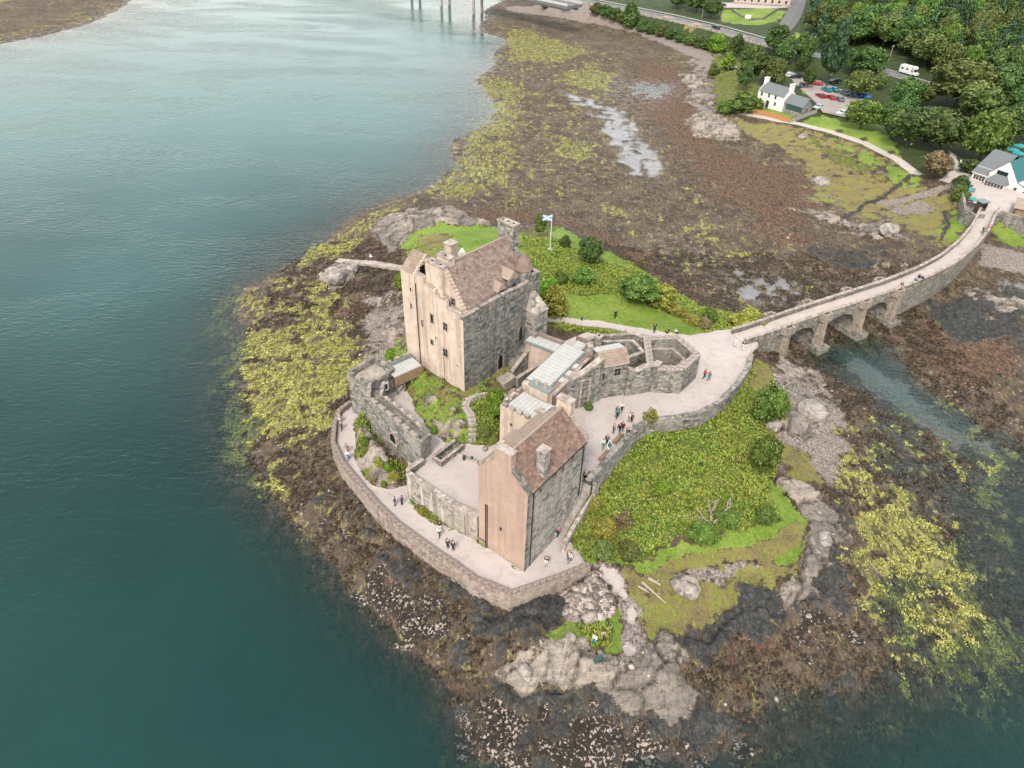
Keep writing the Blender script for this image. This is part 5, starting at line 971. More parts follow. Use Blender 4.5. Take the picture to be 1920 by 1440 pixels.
# ------------------------------------------------------------------ curved stone bridge to the shore
NB = [P(*p, 6.95-.09*i)[:2] for i, p in enumerate(px2('1400,637 1440,626 1481,612.5 1545,591.5 1623,567 1687.5,546 1752,519 1795,495 1830,465 1855,434 1866,408'))]
NB.append(P(1874, 392, 6.0)[:2])
def resample(line, n):
    L = plen(line); return [along(line, L*i/n*0.99999)[0] for i in range(n+1)]
near_l = resample(NB, 96)
for _ in range(6): near_l = [near_l[0]]+[((a[0]+2*b[0]+c[0])/4, (a[1]+2*b[1]+c[1])/4) for a, b, c in zip(near_l, near_l[1:], near_l[2:])]+[near_l[-1]]
far_l = offset(near_l, 3.7); Lb = plen(near_l)
def deck(s): return 6.05+(0.25*math.sin(math.pi*min(1, s/0.55)) if s < .55 else 0)-0.55*max(0, s-.55)/.45
cum = [0]
for a, b in zip(near_l, near_l[1:]): cum.append(cum[-1]+math.hypot(b[0]-a[0], b[1]-a[1]))
cum = [c/cum[-1] for c in cum]
def sfrac(px, py, z):
    q = P(px, py, z); return min(range(len(near_l)), key=lambda i: (near_l[i][0]-q[0])**2+(near_l[i][1]-q[1])**2)
piers = [sfrac(1478, 613, 6.9), sfrac(1545, 592, 6.9), sfrac(1620, 568, 6.9), sfrac(1685, 547, 6.9)]
BR = Bld('stone_bridge', 'long curving stone footbridge with three arches from island to shore', 'bridge', near_l[0], 0, 0.0)
nl = [BR.loc(*p) for p in near_l]; fl = [BR.loc(*p) for p in far_l]; N_ = len(nl)
sp = MB()
def col(i, zb): return (nl[i][0], nl[i][1], zb), (fl[i][0], fl[i][1], zb), (nl[i][0], nl[i][1], deck(cum[i])), (fl[i][0], fl[i][1], deck(cum[i]))
def strip(i, j, zi, zj):
    a, b = col(i, zi), col(j, zj); sp.add([a[0], a[1], a[3], a[2], b[0], b[1], b[3], b[2]], [[0, 4, 7, 3], [1, 2, 6, 5], [0, 1, 5, 4]])
spans = [(piers[k]+1, piers[k+1]-1) for k in range(3)]
for i in range(N_-1):
    inspan = [s for s in spans if s[0] <= i < s[1]]
    if inspan:
        a, b = inspan[0]; zc = min(deck(cum[a]), deck(cum[b]))-0.9
        f = lambda t: 3.0+(zc-3.0)*math.sqrt(max(0, 1-(2*(t-a)/(b-a)-1)**2))
        strip(i, i+1, f(i), f(i+1))
    else: strip(i, i+1, -1.6, -1.6)
for a, b in spans:
    for i in (a, b): c = col(i, 3.0); d = col(i, -1.6); sp.add([c[0], c[1], d[1], d[0]], [[0, 1, 2, 3]])
BR.part('spandrel_wall', sp, MAT['bridge_stone'])
dk = MB()
for i in range(N_-1): dk.add([(*nl[i], deck(cum[i])+.004), (*fl[i], deck(cum[i])+.004), (*fl[i+1], deck(cum[i+1])+.004), (*nl[i+1], deck(cum[i+1])+.004)], [[0, 1, 2, 3]])
BR.part('deck', dk, plain('bridge_deck_gravel', (0.50, 0.43, 0.385), .9, .2, .12, .6))
zl = [deck(c) for c in cum]
for ln in (offset(nl, .22), offset(fl, -.22)):
    o = BR.part('parapet', MB().wall(ln, [z-.3 for z in zl], [z+.85 for z in zl], .42), MAT['bridge_stone']); BR.part('coping', MB().wall(ln, [z+.85 for z in zl], [z+1.0 for z in zl], .55), MAT['coping'], o)
    BR.part('string_course', MB().wall(ln, [z-.25 for z in zl], [z-.05 for z in zl], .62), MAT['bridge_stone'], o)
for k, i in enumerate(piers):
    for side, ln in ((-1, nl), (1, fl)):
        p, q = Vector(ln[i-1]), Vector(ln[i+1]); t = (q-p).normalized(); n = Vector((-t.y, t.x))*side; c = Vector(ln[i]); z = zl[i]
        tri = lambda hw, pr: [tuple(c-t*hw-n*.02), tuple(c-t*hw*.6+n*pr), tuple(c+t*hw*.6+n*pr), tuple(c+t*hw-n*.02)]
        lo, hi = tri(1.0, 1.5), tri(.7, .8)
        o = BR.part('cutwater', MB().solid([(*a, -1.6) for a in lo], [(*a, z-.28) for a in hi]), MAT['buff_stone'])
        BR.part('refuge', MB().wall([tuple(c-t*1.1-n*.1), tuple(c-t*.75+n*.85), tuple(c+t*.75+n*.85), tuple(c+t*1.1-n*.1)], z-.3, z+1.08, .4), MAT['buff_stone'], o)
    if k: 
        t = (Vector(nl[i+1])-Vector(nl[i-1])).normalized(); n = Vector((-t.y, t.x)); c = Vector(nl[i])
        BR.part('plinth', MB().prism([tuple(c-t*1.5-n*2.3), tuple(c+t*1.3-n*2.3), tuple(c+t*1.5+n*6), tuple(c-t*1.7+n*6)], -1.6, 1.1), MAT['bridge_stone'])
# ---- terrace walls at the shore end
plan_wall('terrace_wall', 'curved low grey wall round the visitor terrace beside the bridge', 'wall', [P(*c) for c in ((1786, 338, 6.2), (1802, 350, 6.2), (1807, 372, 6.2), (1810, 393, 6.2), (1828, 404, 6.2), (1846, 404, 6.2))], 2.5, 6.3, .5, 'grey_stone', False, .12, 'grey_stone', zb=2.5)
plan_wall('terrace_wall', 'short grey wall bending away right of the bridge end', 'wall', [P(*c) for c in ((1873, 402, 6.1), (1880, 398, 6.1), (1897, 404, 6.1), (1912, 408, 6.1), (1940, 420, 6.1))], 2.5, 6.3, .5, 'grey_stone', False, .12, 'grey_stone', zb=2.5)
# ------------------------------------------------------------------ white cottage with extension
CW_ = Bld('white_cottage', 'white two storey cottage with grey roof, two chimneys and a glazed grey extension', 'house', P(1417.5, 191.7, 4.8), -52.5, 4.0)
CW_.part('wall', MB().box(0, 10.4, 0, 5.6, 3.5, 8.7), MAT['white'])
for x in (0, 10.0): CW_.part('gable', MB().solid([(x, 0, 8.7), (x, 5.6, 8.7), (x, 2.8, 10.9)], [(x+.4, 0, 8.7), (x+.4, 5.6, 8.7), (x+.4, 2.8, 10.9)]), MAT['white'])
def pitched(B, x0, x1, y0, y1, ze, zr, mat, ov=.2, th=.12):
    ym = (y0+y1)/2; dz = (zr-ze)/(ym-y0)*ov
    for a, b in ((y0-ov, ym), (y1+ov, ym)): B.part('roof', MB().solid([(x0, a, ze-dz), (x1, a, ze-dz), (x1, b, zr), (x0, b, zr)], [(x0, a, ze-dz+th), (x1, a, ze-dz+th), (x1, b, zr+th), (x0, b, zr+th)]), MAT[mat])
    B.part('ridge', MB().box(x0, x1, ym-.12, ym+.12, zr+.06, zr+.2), MAT['lead_edge'])
pitched(CW_, .3, 10.1, 0, 5.6, 8.75, 10.9, 'roof_grey')
chimney(CW_, -.1, .8, 2.0, 3.6, 8.7, 12.2, 'white', 2, capmat='white'); chimney(CW_, 9.7, 10.6, 2.0, 3.6, 8.7, 12.2, 'white', 2, capmat='white')
for x, z in ((1.5, 7.85), (4.3, 7.95), (6.9, 8.0), (1.55, 5.9), (7.2, 5.95)): CW_.winy(x, 0, z, .75, 1.15, 'white')
CW_.winy(4.35, 0, 5.3, .9, 2.0, 'lead_edge', name='door')
CW_.part('extension_wall', MB().box(10.4, 17.3, .1, 5.2, 3.5, 7.3), MAT['grey_stone']); CW_.part('extension_gable', MB().solid([(17.0, .1, 7.3), (17.0, 5.2, 7.3), (17.0, 2.65, 9.4)], [(17.3, .1, 7.3), (17.3, 5.2, 7.3), (17.3, 2.65, 9.4)]), MAT['lead_edge'])
pitched(CW_, 10.45, 17.5, .1, 5.2, 7.35, 9.4, 'roof_grey')
for i in range(6): CW_.winy(12.0+i*.88, .1, 6.5, .66, 1.2, 'green_paint', deep='white_paint' if i % 2 == 0 else 'lead')
CW_.part('window_band', MB().box(11.4, 17.2, .04, .098, 5.55, 7.28), MAT['green_paint']); CW_.winx(17.3, 2.6, 6.2, .8, 1.0, 'lead_edge', out=1)
# ---- fences
def fence(name, label, a, b, h, mat, n, gap=.015, posts=6, group=None, z=None):
    a, b = Vector(a), Vector(b); L = (b.xy-a.xy).length; an = math.degrees(math.atan2(b.y-a.y, b.x-a.x)); B = Bld(name, label, 'fence', a, an, 0, group)
    zz = lambda x: a.z+(b.z-a.z)*x/L
    for k in range(posts+1): x = L*k/posts; B.part('post', MB().box(x-.06, x+.06, .03, .15, zz(x)-.4, zz(x)+h+.08), MAT[mat])
    for k in range(n): x0, x1 = L*k/n+gap, L*(k+1)/n-gap; B.part('plank', MB().box(x0, x1, -.03, .02, zz(x0)-.1, zz(x0)+h+rnd.uniform(-.03, .03)), MAT[mat])
    return B
fence('orange_fence', 'long orange timber fence in front of the white cottage garden', G(1376, 206), G(1430, 217), 1.6, 'orange_wood', 60)
fence('orange_fence', 'second run of orange timber fence, meeting the grey fence', G(1430, 217), G(1480, 231), 1.6, 'orange_wood', 60)
fence('grey_fence', 'grey timber fence climbing from the orange fence to the car park', G(1481, 231), G(1531, 212), 1.3, 'grey_wood', 60)
# ------------------------------------------------------------------ visitor centre
VC = Bld('visitor_centre', 'white gabled visitor centre with grey and teal roofs and a glazed porch', 'building', (115.5, 174.3), -56, 5.0)
VC.part('wall', MB().box(0, 3.6, 0, 7, 4.5, 7.7).box(3.6, 12.0, .3, 14, 4.5, 8.4).box(0, 3.6, 7, 12, 4.5, 7.7), MAT['white'])
VC.part('gable', MB().solid([(3.3, .3, 8.4), (10.4, .3, 8.4), (7.0, .3, 12.4)], [(3.3, .7, 8.4), (10.4, .7, 8.4), (7.0, .7, 12.4)]), MAT['white'])
def slab(B, name, q, mat, th=.14): B.part(name, MB().solid(q, [(x, y, z+th) for x, y, z in q]), MAT[mat])
slab(VC, 'roof', [(3.2, .2, 8.35), (7.0, .2, 12.4), (7.0, 14, 12.4), (3.2, 14, 8.35)], 'roof_grey'); slab(VC, 'roof', [(10.6, .2, 8.3), (10.6, 14, 8.3), (7.0, 14, 12.4), (7.0, .2, 12.4)], 'green_roof')
slab(VC, 'lean_roof', [(12.4, .2, 7.7), (12.4, 14, 7.7), (10.5, 14, 8.35), (10.5, .2, 8.35)], 'roof_grey'); VC.part('lean_wall', MB().box(12.0, 12.2, .3, 14, 4.5, 7.7), MAT['white'])
slab(VC, 'wing_roof', [(-.3, 1.5, 8.9), (5.4, 1.5, 8.9), (5.4, 7, 12.1), (-.3, 7, 12.1)], 'roof_grey'); slab(VC, 'wing_roof', [(-.3, 12.4, 8.9), (-.3, 7, 12.1), (5.4, 7, 12.1), (5.4, 12.4, 8.9)], 'roof_grey')
slab(VC, 'front_roof', [(-.3, -.3, 7.7), (3.5, -.3, 7.7), (3.5, 1.6, 8.8), (-.3, 1.6, 8.8)], 'roof_grey'); VC.part('fascia', MB().box(-.3, 3.5, -.34, -.28, 7.55, 7.75), MAT['white']); VC.part('fascia', MB().box(-.3, 3.5, 1.45, 1.52, 8.85, 9.1), MAT['lead'])
VC.part('wing_gable', MB().solid([(-.1, 1.5, 7.7), (-.1, 12.4, 7.7), (-.1, 12.4, 8.9), (-.1, 7, 12.05), (-.1, 1.5, 8.9)], [(.2, 1.5, 7.7), (.2, 12.4, 7.7), (.2, 12.4, 8.9), (.2, 7, 12.05), (.2, 1.5, 8.9)]), MAT['white'])
for i in range(4): VC.winy(.75+i*.72, 0, 6.7, .6, 1.1, 'white')
VC.part('porch_base', MB().box(4.0, 8.8, -1.6, .3, 4.5, 5.9), MAT['orange_wood' if False else 'buff_stone'])
for i in range(6): VC.winy(4.5+i*.77, -1.6, 6.6, .62, 1.15, 'white')
VC.part('porch_wall', MB().box(4.0, 8.8, -1.56, .3, 5.9, 7.3), MAT['white'])
VC.part('porch_roof', MB().add([(3.8, -1.8, 7.3), (9.0, -1.8, 7.3), (9.0, .3, 7.3), (3.8, .3, 7.3), (5.2, .28, 8.9), (7.9, .28, 8.9)], [[0, 1, 5, 4], [1, 2, 5], [3, 0, 4], [2, 3, 4, 5], [3, 2, 1, 0]]), MAT['roof_grey'])
for i in range(4): VC.winy(5.5+i*.62, .3, 9.35, .5, .7, 'green_paint')
VC.winy(10.6, .3, 6.7, .8, .8, 'white')
VC.part('step_band', MB().box(3.4, 12.2, -.05, .29, 4.6, 5.0), MAT['pale_stone'])
# ---- low tan roofed shed at the right edge
SH = Bld('tan_shed', 'timber shed with a low tan roof at the edge of the terrace', 'shed', P(1897, 402, 5.6), -32, 5.0)
SH.part('wall', MB().box(.2, 6, .2, 4, 4.5, 7.2), MAT['wood']); slab(SH, 'roof', [(-.2, -.3, 7.2), (6.2, -.3, 7.2), (6.2, 4.4, 8.2), (-.2, 4.4, 8.2)], 'roof_tan', .1)
for x in (.3, 3, 5.8): SH.part('post', MB().box(x-.07, x+.07, -.1, .05, 4.5, 7.2), MAT['dark_wood'])
KI = Bld('kiosk', 'small dark ticket kiosk with a flat grey roof beside the bridge end', 'kiosk', P(1835, 396, 5.6), 15, 5.2); KI.part('wall', MB().box(0, 1.9, 0, 1.5, 5.0, 7.6), MAT['dark_wood']); KI.part('roof', MB().box(-.3, 2.2, -.3, 1.9, 7.6, 7.78), MAT['lead_edge']); KI.part('hatch', MB().box(.3, 1.6, -.03, 0, 6.2, 7.2), MAT['opening'])
# ---- pale house by the junction, mostly above the frame
PH = Bld('pale_house', 'long pale pink house behind the junction lawn at the top edge', 'house', P(1376, 4, 9), -14, 8.0)
PH.part('wall', MB().box(0, 28, 0, 8, 7.5, 13), plain('pale_pink_render', (.55, .42, .36), .9, .2, .1, .5))
pitched(PH, -.3, 28.3, 0, 8, 13, 16.5, 'roof_grey', .3)
for i in range(8): PH.winy(2+i*3.4, 0, 10.5, 1.2, 1.4, 'white')
PH.part('garden_wall', MB().box(-1, 30, -2.6, -2.3, 7.6, 9.6), MAT['pale_stone'])
# ------------------------------------------------------------------ roads (sheets just above the ground)
def ribbon(name, line, hw, mat, dz, label, off=0.0, kind='structure', cat='road'):
    pts_ = [(p[0], p[1]) for p in line]; L = plen(pts_); n = int(L/4); rs = resample(pts_, n); a, b = offset(rs, off+hw), offset(rs, off-hw); m = MB(); zs = [linedist(line, np.array(p[0]), np.array(p[1]))[1] for p in rs]
    for i in range(n): m.add([(*b[i], float(zs[i])+dz), (*b[i+1], float(zs[i+1])+dz), (*a[i+1], float(zs[i+1])+dz), (*a[i], float(zs[i])+dz)], [[0, 1, 2, 3]])
    o = m.build(name, MAT[mat]); tag(o, label, cat, kind=kind); return o
ribbon('main_road', ROAD, 3.9, 'asphalt', .10, 'grey two lane road running along the shore behind the trees')
ribbon('side_road', SIDE, 3.7, 'asphalt', .106, 'grey side road leaving the junction towards the top edge')
ribbon('edge_line', ROAD, .09, 'road_line', .114, 'white edge line of the shore road', 3.5, cat='road line'); ribbon('edge_line', ROAD, .09, 'road_line', .114, 'white edge line on the landward side of the shore road', -3.5, cat='road line')
def dashes(name, line, s0, s1, step, ln, w_, label, off=0.0):
    pts_ = offset([(p[0], p[1]) for p in line], off); m = MB(); s_ = s0
    while s_ < s1:
        (x, y), h_ = along(pts_, s_); z = float(linedist(line, np.array(x), np.array(y))[1])+.118; u = Vector((math.cos(h_), math.sin(h_))); v = Vector((-u.y, u.x))*w_
        q = [Vector((x, y))-v, Vector((x, y))+u*ln-v, Vector((x, y))+u*ln+v, Vector((x, y))+v]; m.add([(*c, z) for c in q], [[0, 1, 2, 3]]); s_ += step
    o = m.build(name, MAT['road_line']); tag(o, label, 'road line', kind='structure')
dashes('centre_line', ROAD, 5, plen(ROAD)-5, 6, 3.2, .09, 'broken white centre line of the shore road'); dashes('centre_line', SIDE, 8, plen(SIDE)-5, 7, 4, .12, 'broken white centre line of the side road')
dashes('give_way_line', SIDE, 2.5, 3, 5, .5, 3.2, 'white give way line at the junction')
for s0 in (168, 186, 197, 214): 
    m = MB(); (x, y), h_ = along([(p[0], p[1]) for p in ROAD], s0); z = float(linedist(ROAD, np.array(x), np.array(y))[1])+.124; u = Vector((math.cos(h_), math.sin(h_))); v = Vector((-u.y, u.x)); c = Vector((x, y))
    m.add([(*(c+u*a+v*b), z) for a, b in ((0, -1.6), (5, -1.6), (5, 1.6), (0, 1.6))], [[0, 1, 2, 3]]); tag(m.build('red_road_patch', MAT['red_asphalt']), 'red surfaced patch on the shore road near the camper van', 'road marking', kind='structure')
rw = [(p[0], p[1]) for p in ROAD][1:7]; rwz = [p[2] for p in ROAD][1:7]; rl = offset(rw, -5.2)
if P(1250, 45, 6)[0] and (rl[0][1] > rw[0][1]): rl = offset(rw, 5.2)
B, p = plan_wall('road_wall', 'pale concrete sea wall below the shore road', 'wall', rl, [z-4 for z in rwz], [z+.75 for z in rwz], .5, 'pale_stone', zb=4)
rl2 = offset(rw, 5.0 if rl[0][1] < rw[0][1] else -5.0)
B = Bld('guard_rail', 'grey metal guard rail along the landward side of the shore road', 'guard rail', rl2[0], 0, 5); q = [B.loc(*c) for c in rl2]; B.part('rail', MB().wall(q, [z+.45 for z in rwz], [z+.78 for z in rwz], .08), MAT['lead'])
for k in range(40): (x, y), h_ = along(q, plen(q)*(k+.5)/40); B.part('post', MB().box(x-.06, x+.06, y-.06, y+.06, 7.5, 8.7), MAT['lead_edge'])
# ---- road bridge piers and deck at the top edge
RB = Bld('road_bridge', 'road bridge on slender twin piers crossing the loch at the top edge', 'bridge', (-24, 411), 133, -4)
for x in (0, 28, 56): 
    for y in (-2.8, 2.8): RB.part('pier', MB().cyl(x, y, -5, 11, .75, n=12), MAT['pale_stone'])
    RB.part('crosshead', MB().box(x-.8, x+.8, -4.2, 4.2, 11, 12), MAT['pale_stone'])
RB.part('deck', MB().box(-70, 200, -5, 5, 12, 13.2), MAT['asphalt']); RB.part('parapet', MB().box(-70, 200, -5.1, -4.8, 13.2, 14.2).box(-70, 200, 4.8, 5.1, 13.2, 14.2), MAT['lead'])
RB.part('girder', MB().box(-70, 200, -3, -2.4, 10.8, 12).box(-70, 200, 2.4, 3, 10.8, 12), MAT['lead_edge'])
# ---- slipway wall behind the keep
plan_wall('jetty_wall', 'long low stone jetty running from the keep to the boulder shore', 'jetty', [G(632, 490), G(660, 493), G(700, 497), G(756, 505)], [0, 0, 0, 0], [1.5, 1.9, 2.3, 2.8], 1.6, 'coping', zb=0)
# ------------------------------------------------------------------ car park
A_ = np.array(PARK); kp = np.linalg.lstsq(np.stack([A_[:, 0], A_[:, 1], np.ones(len(A_))], 1), A_[:, 2], rcond=None)[0]
def park_z(x, y): return float(kp[0]*x+kp[1]*y+kp[2])
def onpark(px, py):
    z = 5.3
    for _ in range(4): q = P(px, py, z); z = park_z(q[0], q[1])
    return q[0], q[1], z
def sheet(name, s, mat, dz, label, cat):
    q = [onpark(*c) for c in px2(s)]; m = MB().prism([(a, b) for a, b, _ in q], [c-.3 for _, _, c in q], [c+dz for _, _, c in q]); return tag(m.build(name, mat), label, cat, kind='structure')
sheet('car_park', '1470,130 1520,122 1560,120 1618,142 1660,162 1664,208 1618,228 1592,224 1541,213 1526,192 1484,152', plain('car_park_surface', (.33, .285, .265), .9, .2, .16, .25), .10, 'pinkish grey surface of the car park behind the white cottage', 'car park')
sheet('grass_island', '1488,161 1500,158 1520,166 1532,176 1520,180 1498,176', plain('island_grass', (.13,.19,.025), .9, .1, .35, .5), .2, 'grass island with a small tree in the car park', 'lawn')
sheet('grass_island', '1560,176 1600,186 1650,196 1640,203 1590,195 1556,184', plain('island_grass', (.13,.19,.025), .9, .1, .35, .5), .2, 'long grass strip between parking rows', 'lawn')
# ------------------------------------------------------------------ gravel path along the shore below the cottage
_pl = [G(*q) for q in px2('1366,200 1385,212 1450,225 1500,233 1560,248 1620,268 1680,298 1706,318 1722,330')]; _ps = resample(_pl, 90); m = MB(); _a, _b = offset(_ps, 1.15), offset(_ps, -1.15)
for i in range(90):
    q = [_b[i], _b[i+1], _ps[i+1], _ps[i], _a[i], _a[i+1]]; q = [(x, y, max(height(x, y), height(*_ps[min(i, 89)]))+.09) for x, y in q]; hz = lambda x, y: max(height(x, y), .5*(height(x+.6, y)+height(x-.6, y)))+.10
    q = [(x, y, hz(x, y)) for x, y, _ in q]; m.add(q, [[0, 1, 2, 3], [3, 2, 5, 4]])
tag(m.build('shore_path', plain('shore_path_gravel', (.46, .40, .36), .9, .2, .15, .8)), 'pale gravel path running along the shore below the white cottage', 'path', kind='structure')
# ------------------------------------------------------------------ vegetation
nrg = np.random.default_rng(21)
def leaf_quads(C_, N, size, jit=0.9, aspect=1.35, bend=0.0):
    "quads at centres C_ with outward normals N, tumbled by jit"
    n = len(C_); M = N+nrg.normal(0, jit, (n, 3)); M /= np.linalg.norm(M, axis=1, keepdims=True)+1e-9
    T = np.cross(M, nrg.normal(0, 1, (n, 3))); T /= np.linalg.norm(T, axis=1, keepdims=True)+1e-9; B = np.cross(M, T)
    s = (size*nrg.uniform(0.65, 1.3, n))[:, None]; a, b = T*s*aspect*0.5, B*s*0.5
    V_ = np.stack([C_-a, C_+b*0.9-M*s*bend, C_+a, C_-b*0.9-M*s*bend], 1).reshape(-1, 3); return V_, np.arange(n*4).reshape(-1, 4)
def ico_pts(n=26):
    i = np.arange(n)+.5; ph = np.arccos(1-2*i/n); th = np.pi*(1+5**.5)*i; return np.stack([np.cos(th)*np.sin(ph), np.sin(th)*np.sin(ph), np.cos(ph)], 1)
def crown(name, blobs, n, size, jit=0.8, core=0.72):
    bl = np.array(blobs, float); ar = (bl[:, 3]*bl[:, 4]+bl[:, 3]*bl[:, 5]); k = nrg.choice(len(bl), n*2, p=ar/ar.sum())
    d = nrg.normal(0, 1, (n*2, 3)); d[:, 2] += .25; d /= np.linalg.norm(d, axis=1, keepdims=True); r = nrg.uniform(.78, 1.08, (n*2, 1))+.22*(nrg.uniform(0, 1, (n*2, 1)) > .9)
    C_ = bl[k, :3]+d*bl[k, 3:]*r; keep = np.ones(n*2, bool)
    for b in range(len(bl)):
        q = ((C_-bl[b, :3])/bl[b, 3:]); keep &= ~(((q**2).sum(1) < .55) & (k != b))
    C_, d = C_[keep][:n], d[keep][:n]; V_, Q = leaf_quads(C_, d, size, jit)
    if core:                                                        # twiggy heart of each lobe
        cn = ico_pts(20); vs, qs = [V_], [Q]; o = len(V_)
        for b in bl:
            p = b[:3]+cn*b[3:]*core; v2, q2 = leaf_quads(p, cn, float(np.mean(b[3:]))*0.9, 0.15); vs.append(v2); qs.append(q2+o); o += len(v2)
        V_, Q = np.concatenate(vs), np.concatenate(qs)
    R_ = np.percentile(np.hypot(V_[:, 0], V_[:, 1]), 97); V_ = V_*np.array([.5/R_, .5/R_, 1/np.percentile(V_[:, 2], 99.5)]); return mesh_quads(name, V_, Q)
def lobes(rx, rz, n, z0, up=.55, r0=.42):
    out = []
    for i in range(n):
        a = nrg.uniform(0, 2*math.pi); t = math.sqrt(nrg.uniform(0, 1)); h = nrg.uniform(-.55, 1); rr = math.sqrt(max(.05, 1-h*h*.9)); s = r0*nrg.uniform(.75, 1.25)
        out.append((math.cos(a)*rx*rr*t*.75, math.sin(a)*rx*rr*t*.75, z0+h*rz*.72, rx*s, rx*s, rz*s*.85))
    return out
def trunk_mesh(h, r, nl, spread, z0):
    m = MB(); m.tube((0, 0, -.6), (0.03*h, 0, h*.55), r, r*.6, 7); m.tube((0.03*h, 0, h*.55), (0, 0.03*h, h*.9), r*.6, r*.2, 6)
    for i in range(nl):
        a = 2*math.pi*i/nl+nrg.uniform(0, .6); z = z0+nrg.uniform(0, .3)*h; m.tube((0, 0, z), (math.cos(a)*spread, math.sin(a)*spread, z+spread*.8), r*.4, r*.1, 5)
    return m.mesh('trunk')
# unit trees: about 1 m wide crowns, 1 m tall, scaled when placed
def unit(kind, seed):
    if kind == 'round': return crown('crown', [(0, 0, .55, .36, .36, .36)]+lobes(.5, .45, 15, .56), 2100, .062), trunk_mesh(.75, .03, 5, .22, .2)
    if kind == 'tall': return crown('crown', [(0, 0, .45+.1*i, .30-.05*i, .30-.05*i, .16) for i in range(5)]+lobes(.42, .5, 16, .54, r0=.34), 2100, .055), trunk_mesh(.9, .028, 6, .2, .2)
    if kind == 'bush': return crown('crown', [(0, 0, .3, .40, .40, .34)]+lobes(.5, .5, 13, .42, r0=.36), 1500, .075), trunk_mesh(.5, .03, 4, .2, .05)
    if kind == 'spruce':
        C_, N = [], []; tiers = 17
        for i in range(tiers):
            t = i/(tiers-1); r = .5*(1-t)**.85+.02; z = .10+.9*t; nb = max(4, int(15*(1-t))+3)
            for j in range(nb):
                a = 2*math.pi*(j+nrg.uniform(0, .6))/nb; rr = r*nrg.uniform(.75, 1.1)
                for f in (1.0, .72, .45, .2): C_.append((math.cos(a)*rr*f, math.sin(a)*rr*f, z-.10*f*(1-t)-.02)); N.append((math.cos(a)*.5, math.sin(a)*.5, .8))
        V_, Q = leaf_quads(np.array(C_), np.array(N), .085, .35, 1.6); return mesh_quads('crown', V_, Q), trunk_mesh(1.0, .02, 0, .1, .2)
    if kind == 'wispy': return crown('crown', lobes(.45, .5, 12, .55, r0=.26), 700, .06, 1.0, 0), trunk_mesh(.95, .02, 8, .3, .25)
UNITS = {k: [unit(k, s) for s in range(n)] for k, n in (('round', 5), ('tall', 4), ('bush', 4), ('spruce', 3), ('wispy', 2))}
ucount = {k: 0 for k in UNITS}
def plant(name, label, cat, at, w, h, kind, mat, group=None, bark='bark'):
    u = UNITS[kind][ucount[kind] % len(UNITS[kind])]; ucount[kind] += 1
    r = empty(name, at, nrg.uniform(0, 6.28)); r.scale = (w, w*nrg.uniform(.9, 1.1), h); tag(r, label, cat, group, 'thing')
    for nm, me, mt in (('crown', u[0], MAT[mat]), ('trunk', u[1], MAT[bark])):
        if not me.materials: me.materials.append(None)
        o = bpy.data.objects.new(nm, me); COL.objects.link(o); o.parent = r; o.material_slots[0].link = 'OBJECT'; o.material_slots[0].material = mt
    return r
def plantpx(name, label, cat, px, py, wpx, hpx, kind, mat, group=None, bark='bark'):
    g = G(px, py); d = RM.T@np.array([g[0], g[1], g[2]-CAM_H]); el = math.atan2(CAM_H-g[2], math.hypot(g[0], g[1])); w = wpx*d[2]/F_PX; h = max(.6, hpx*d[2]/F_PX-w*.35*math.sin(el))/math.cos(el)
    return plant(name, label, cat, g, w, h, kind, mat, group, bark)
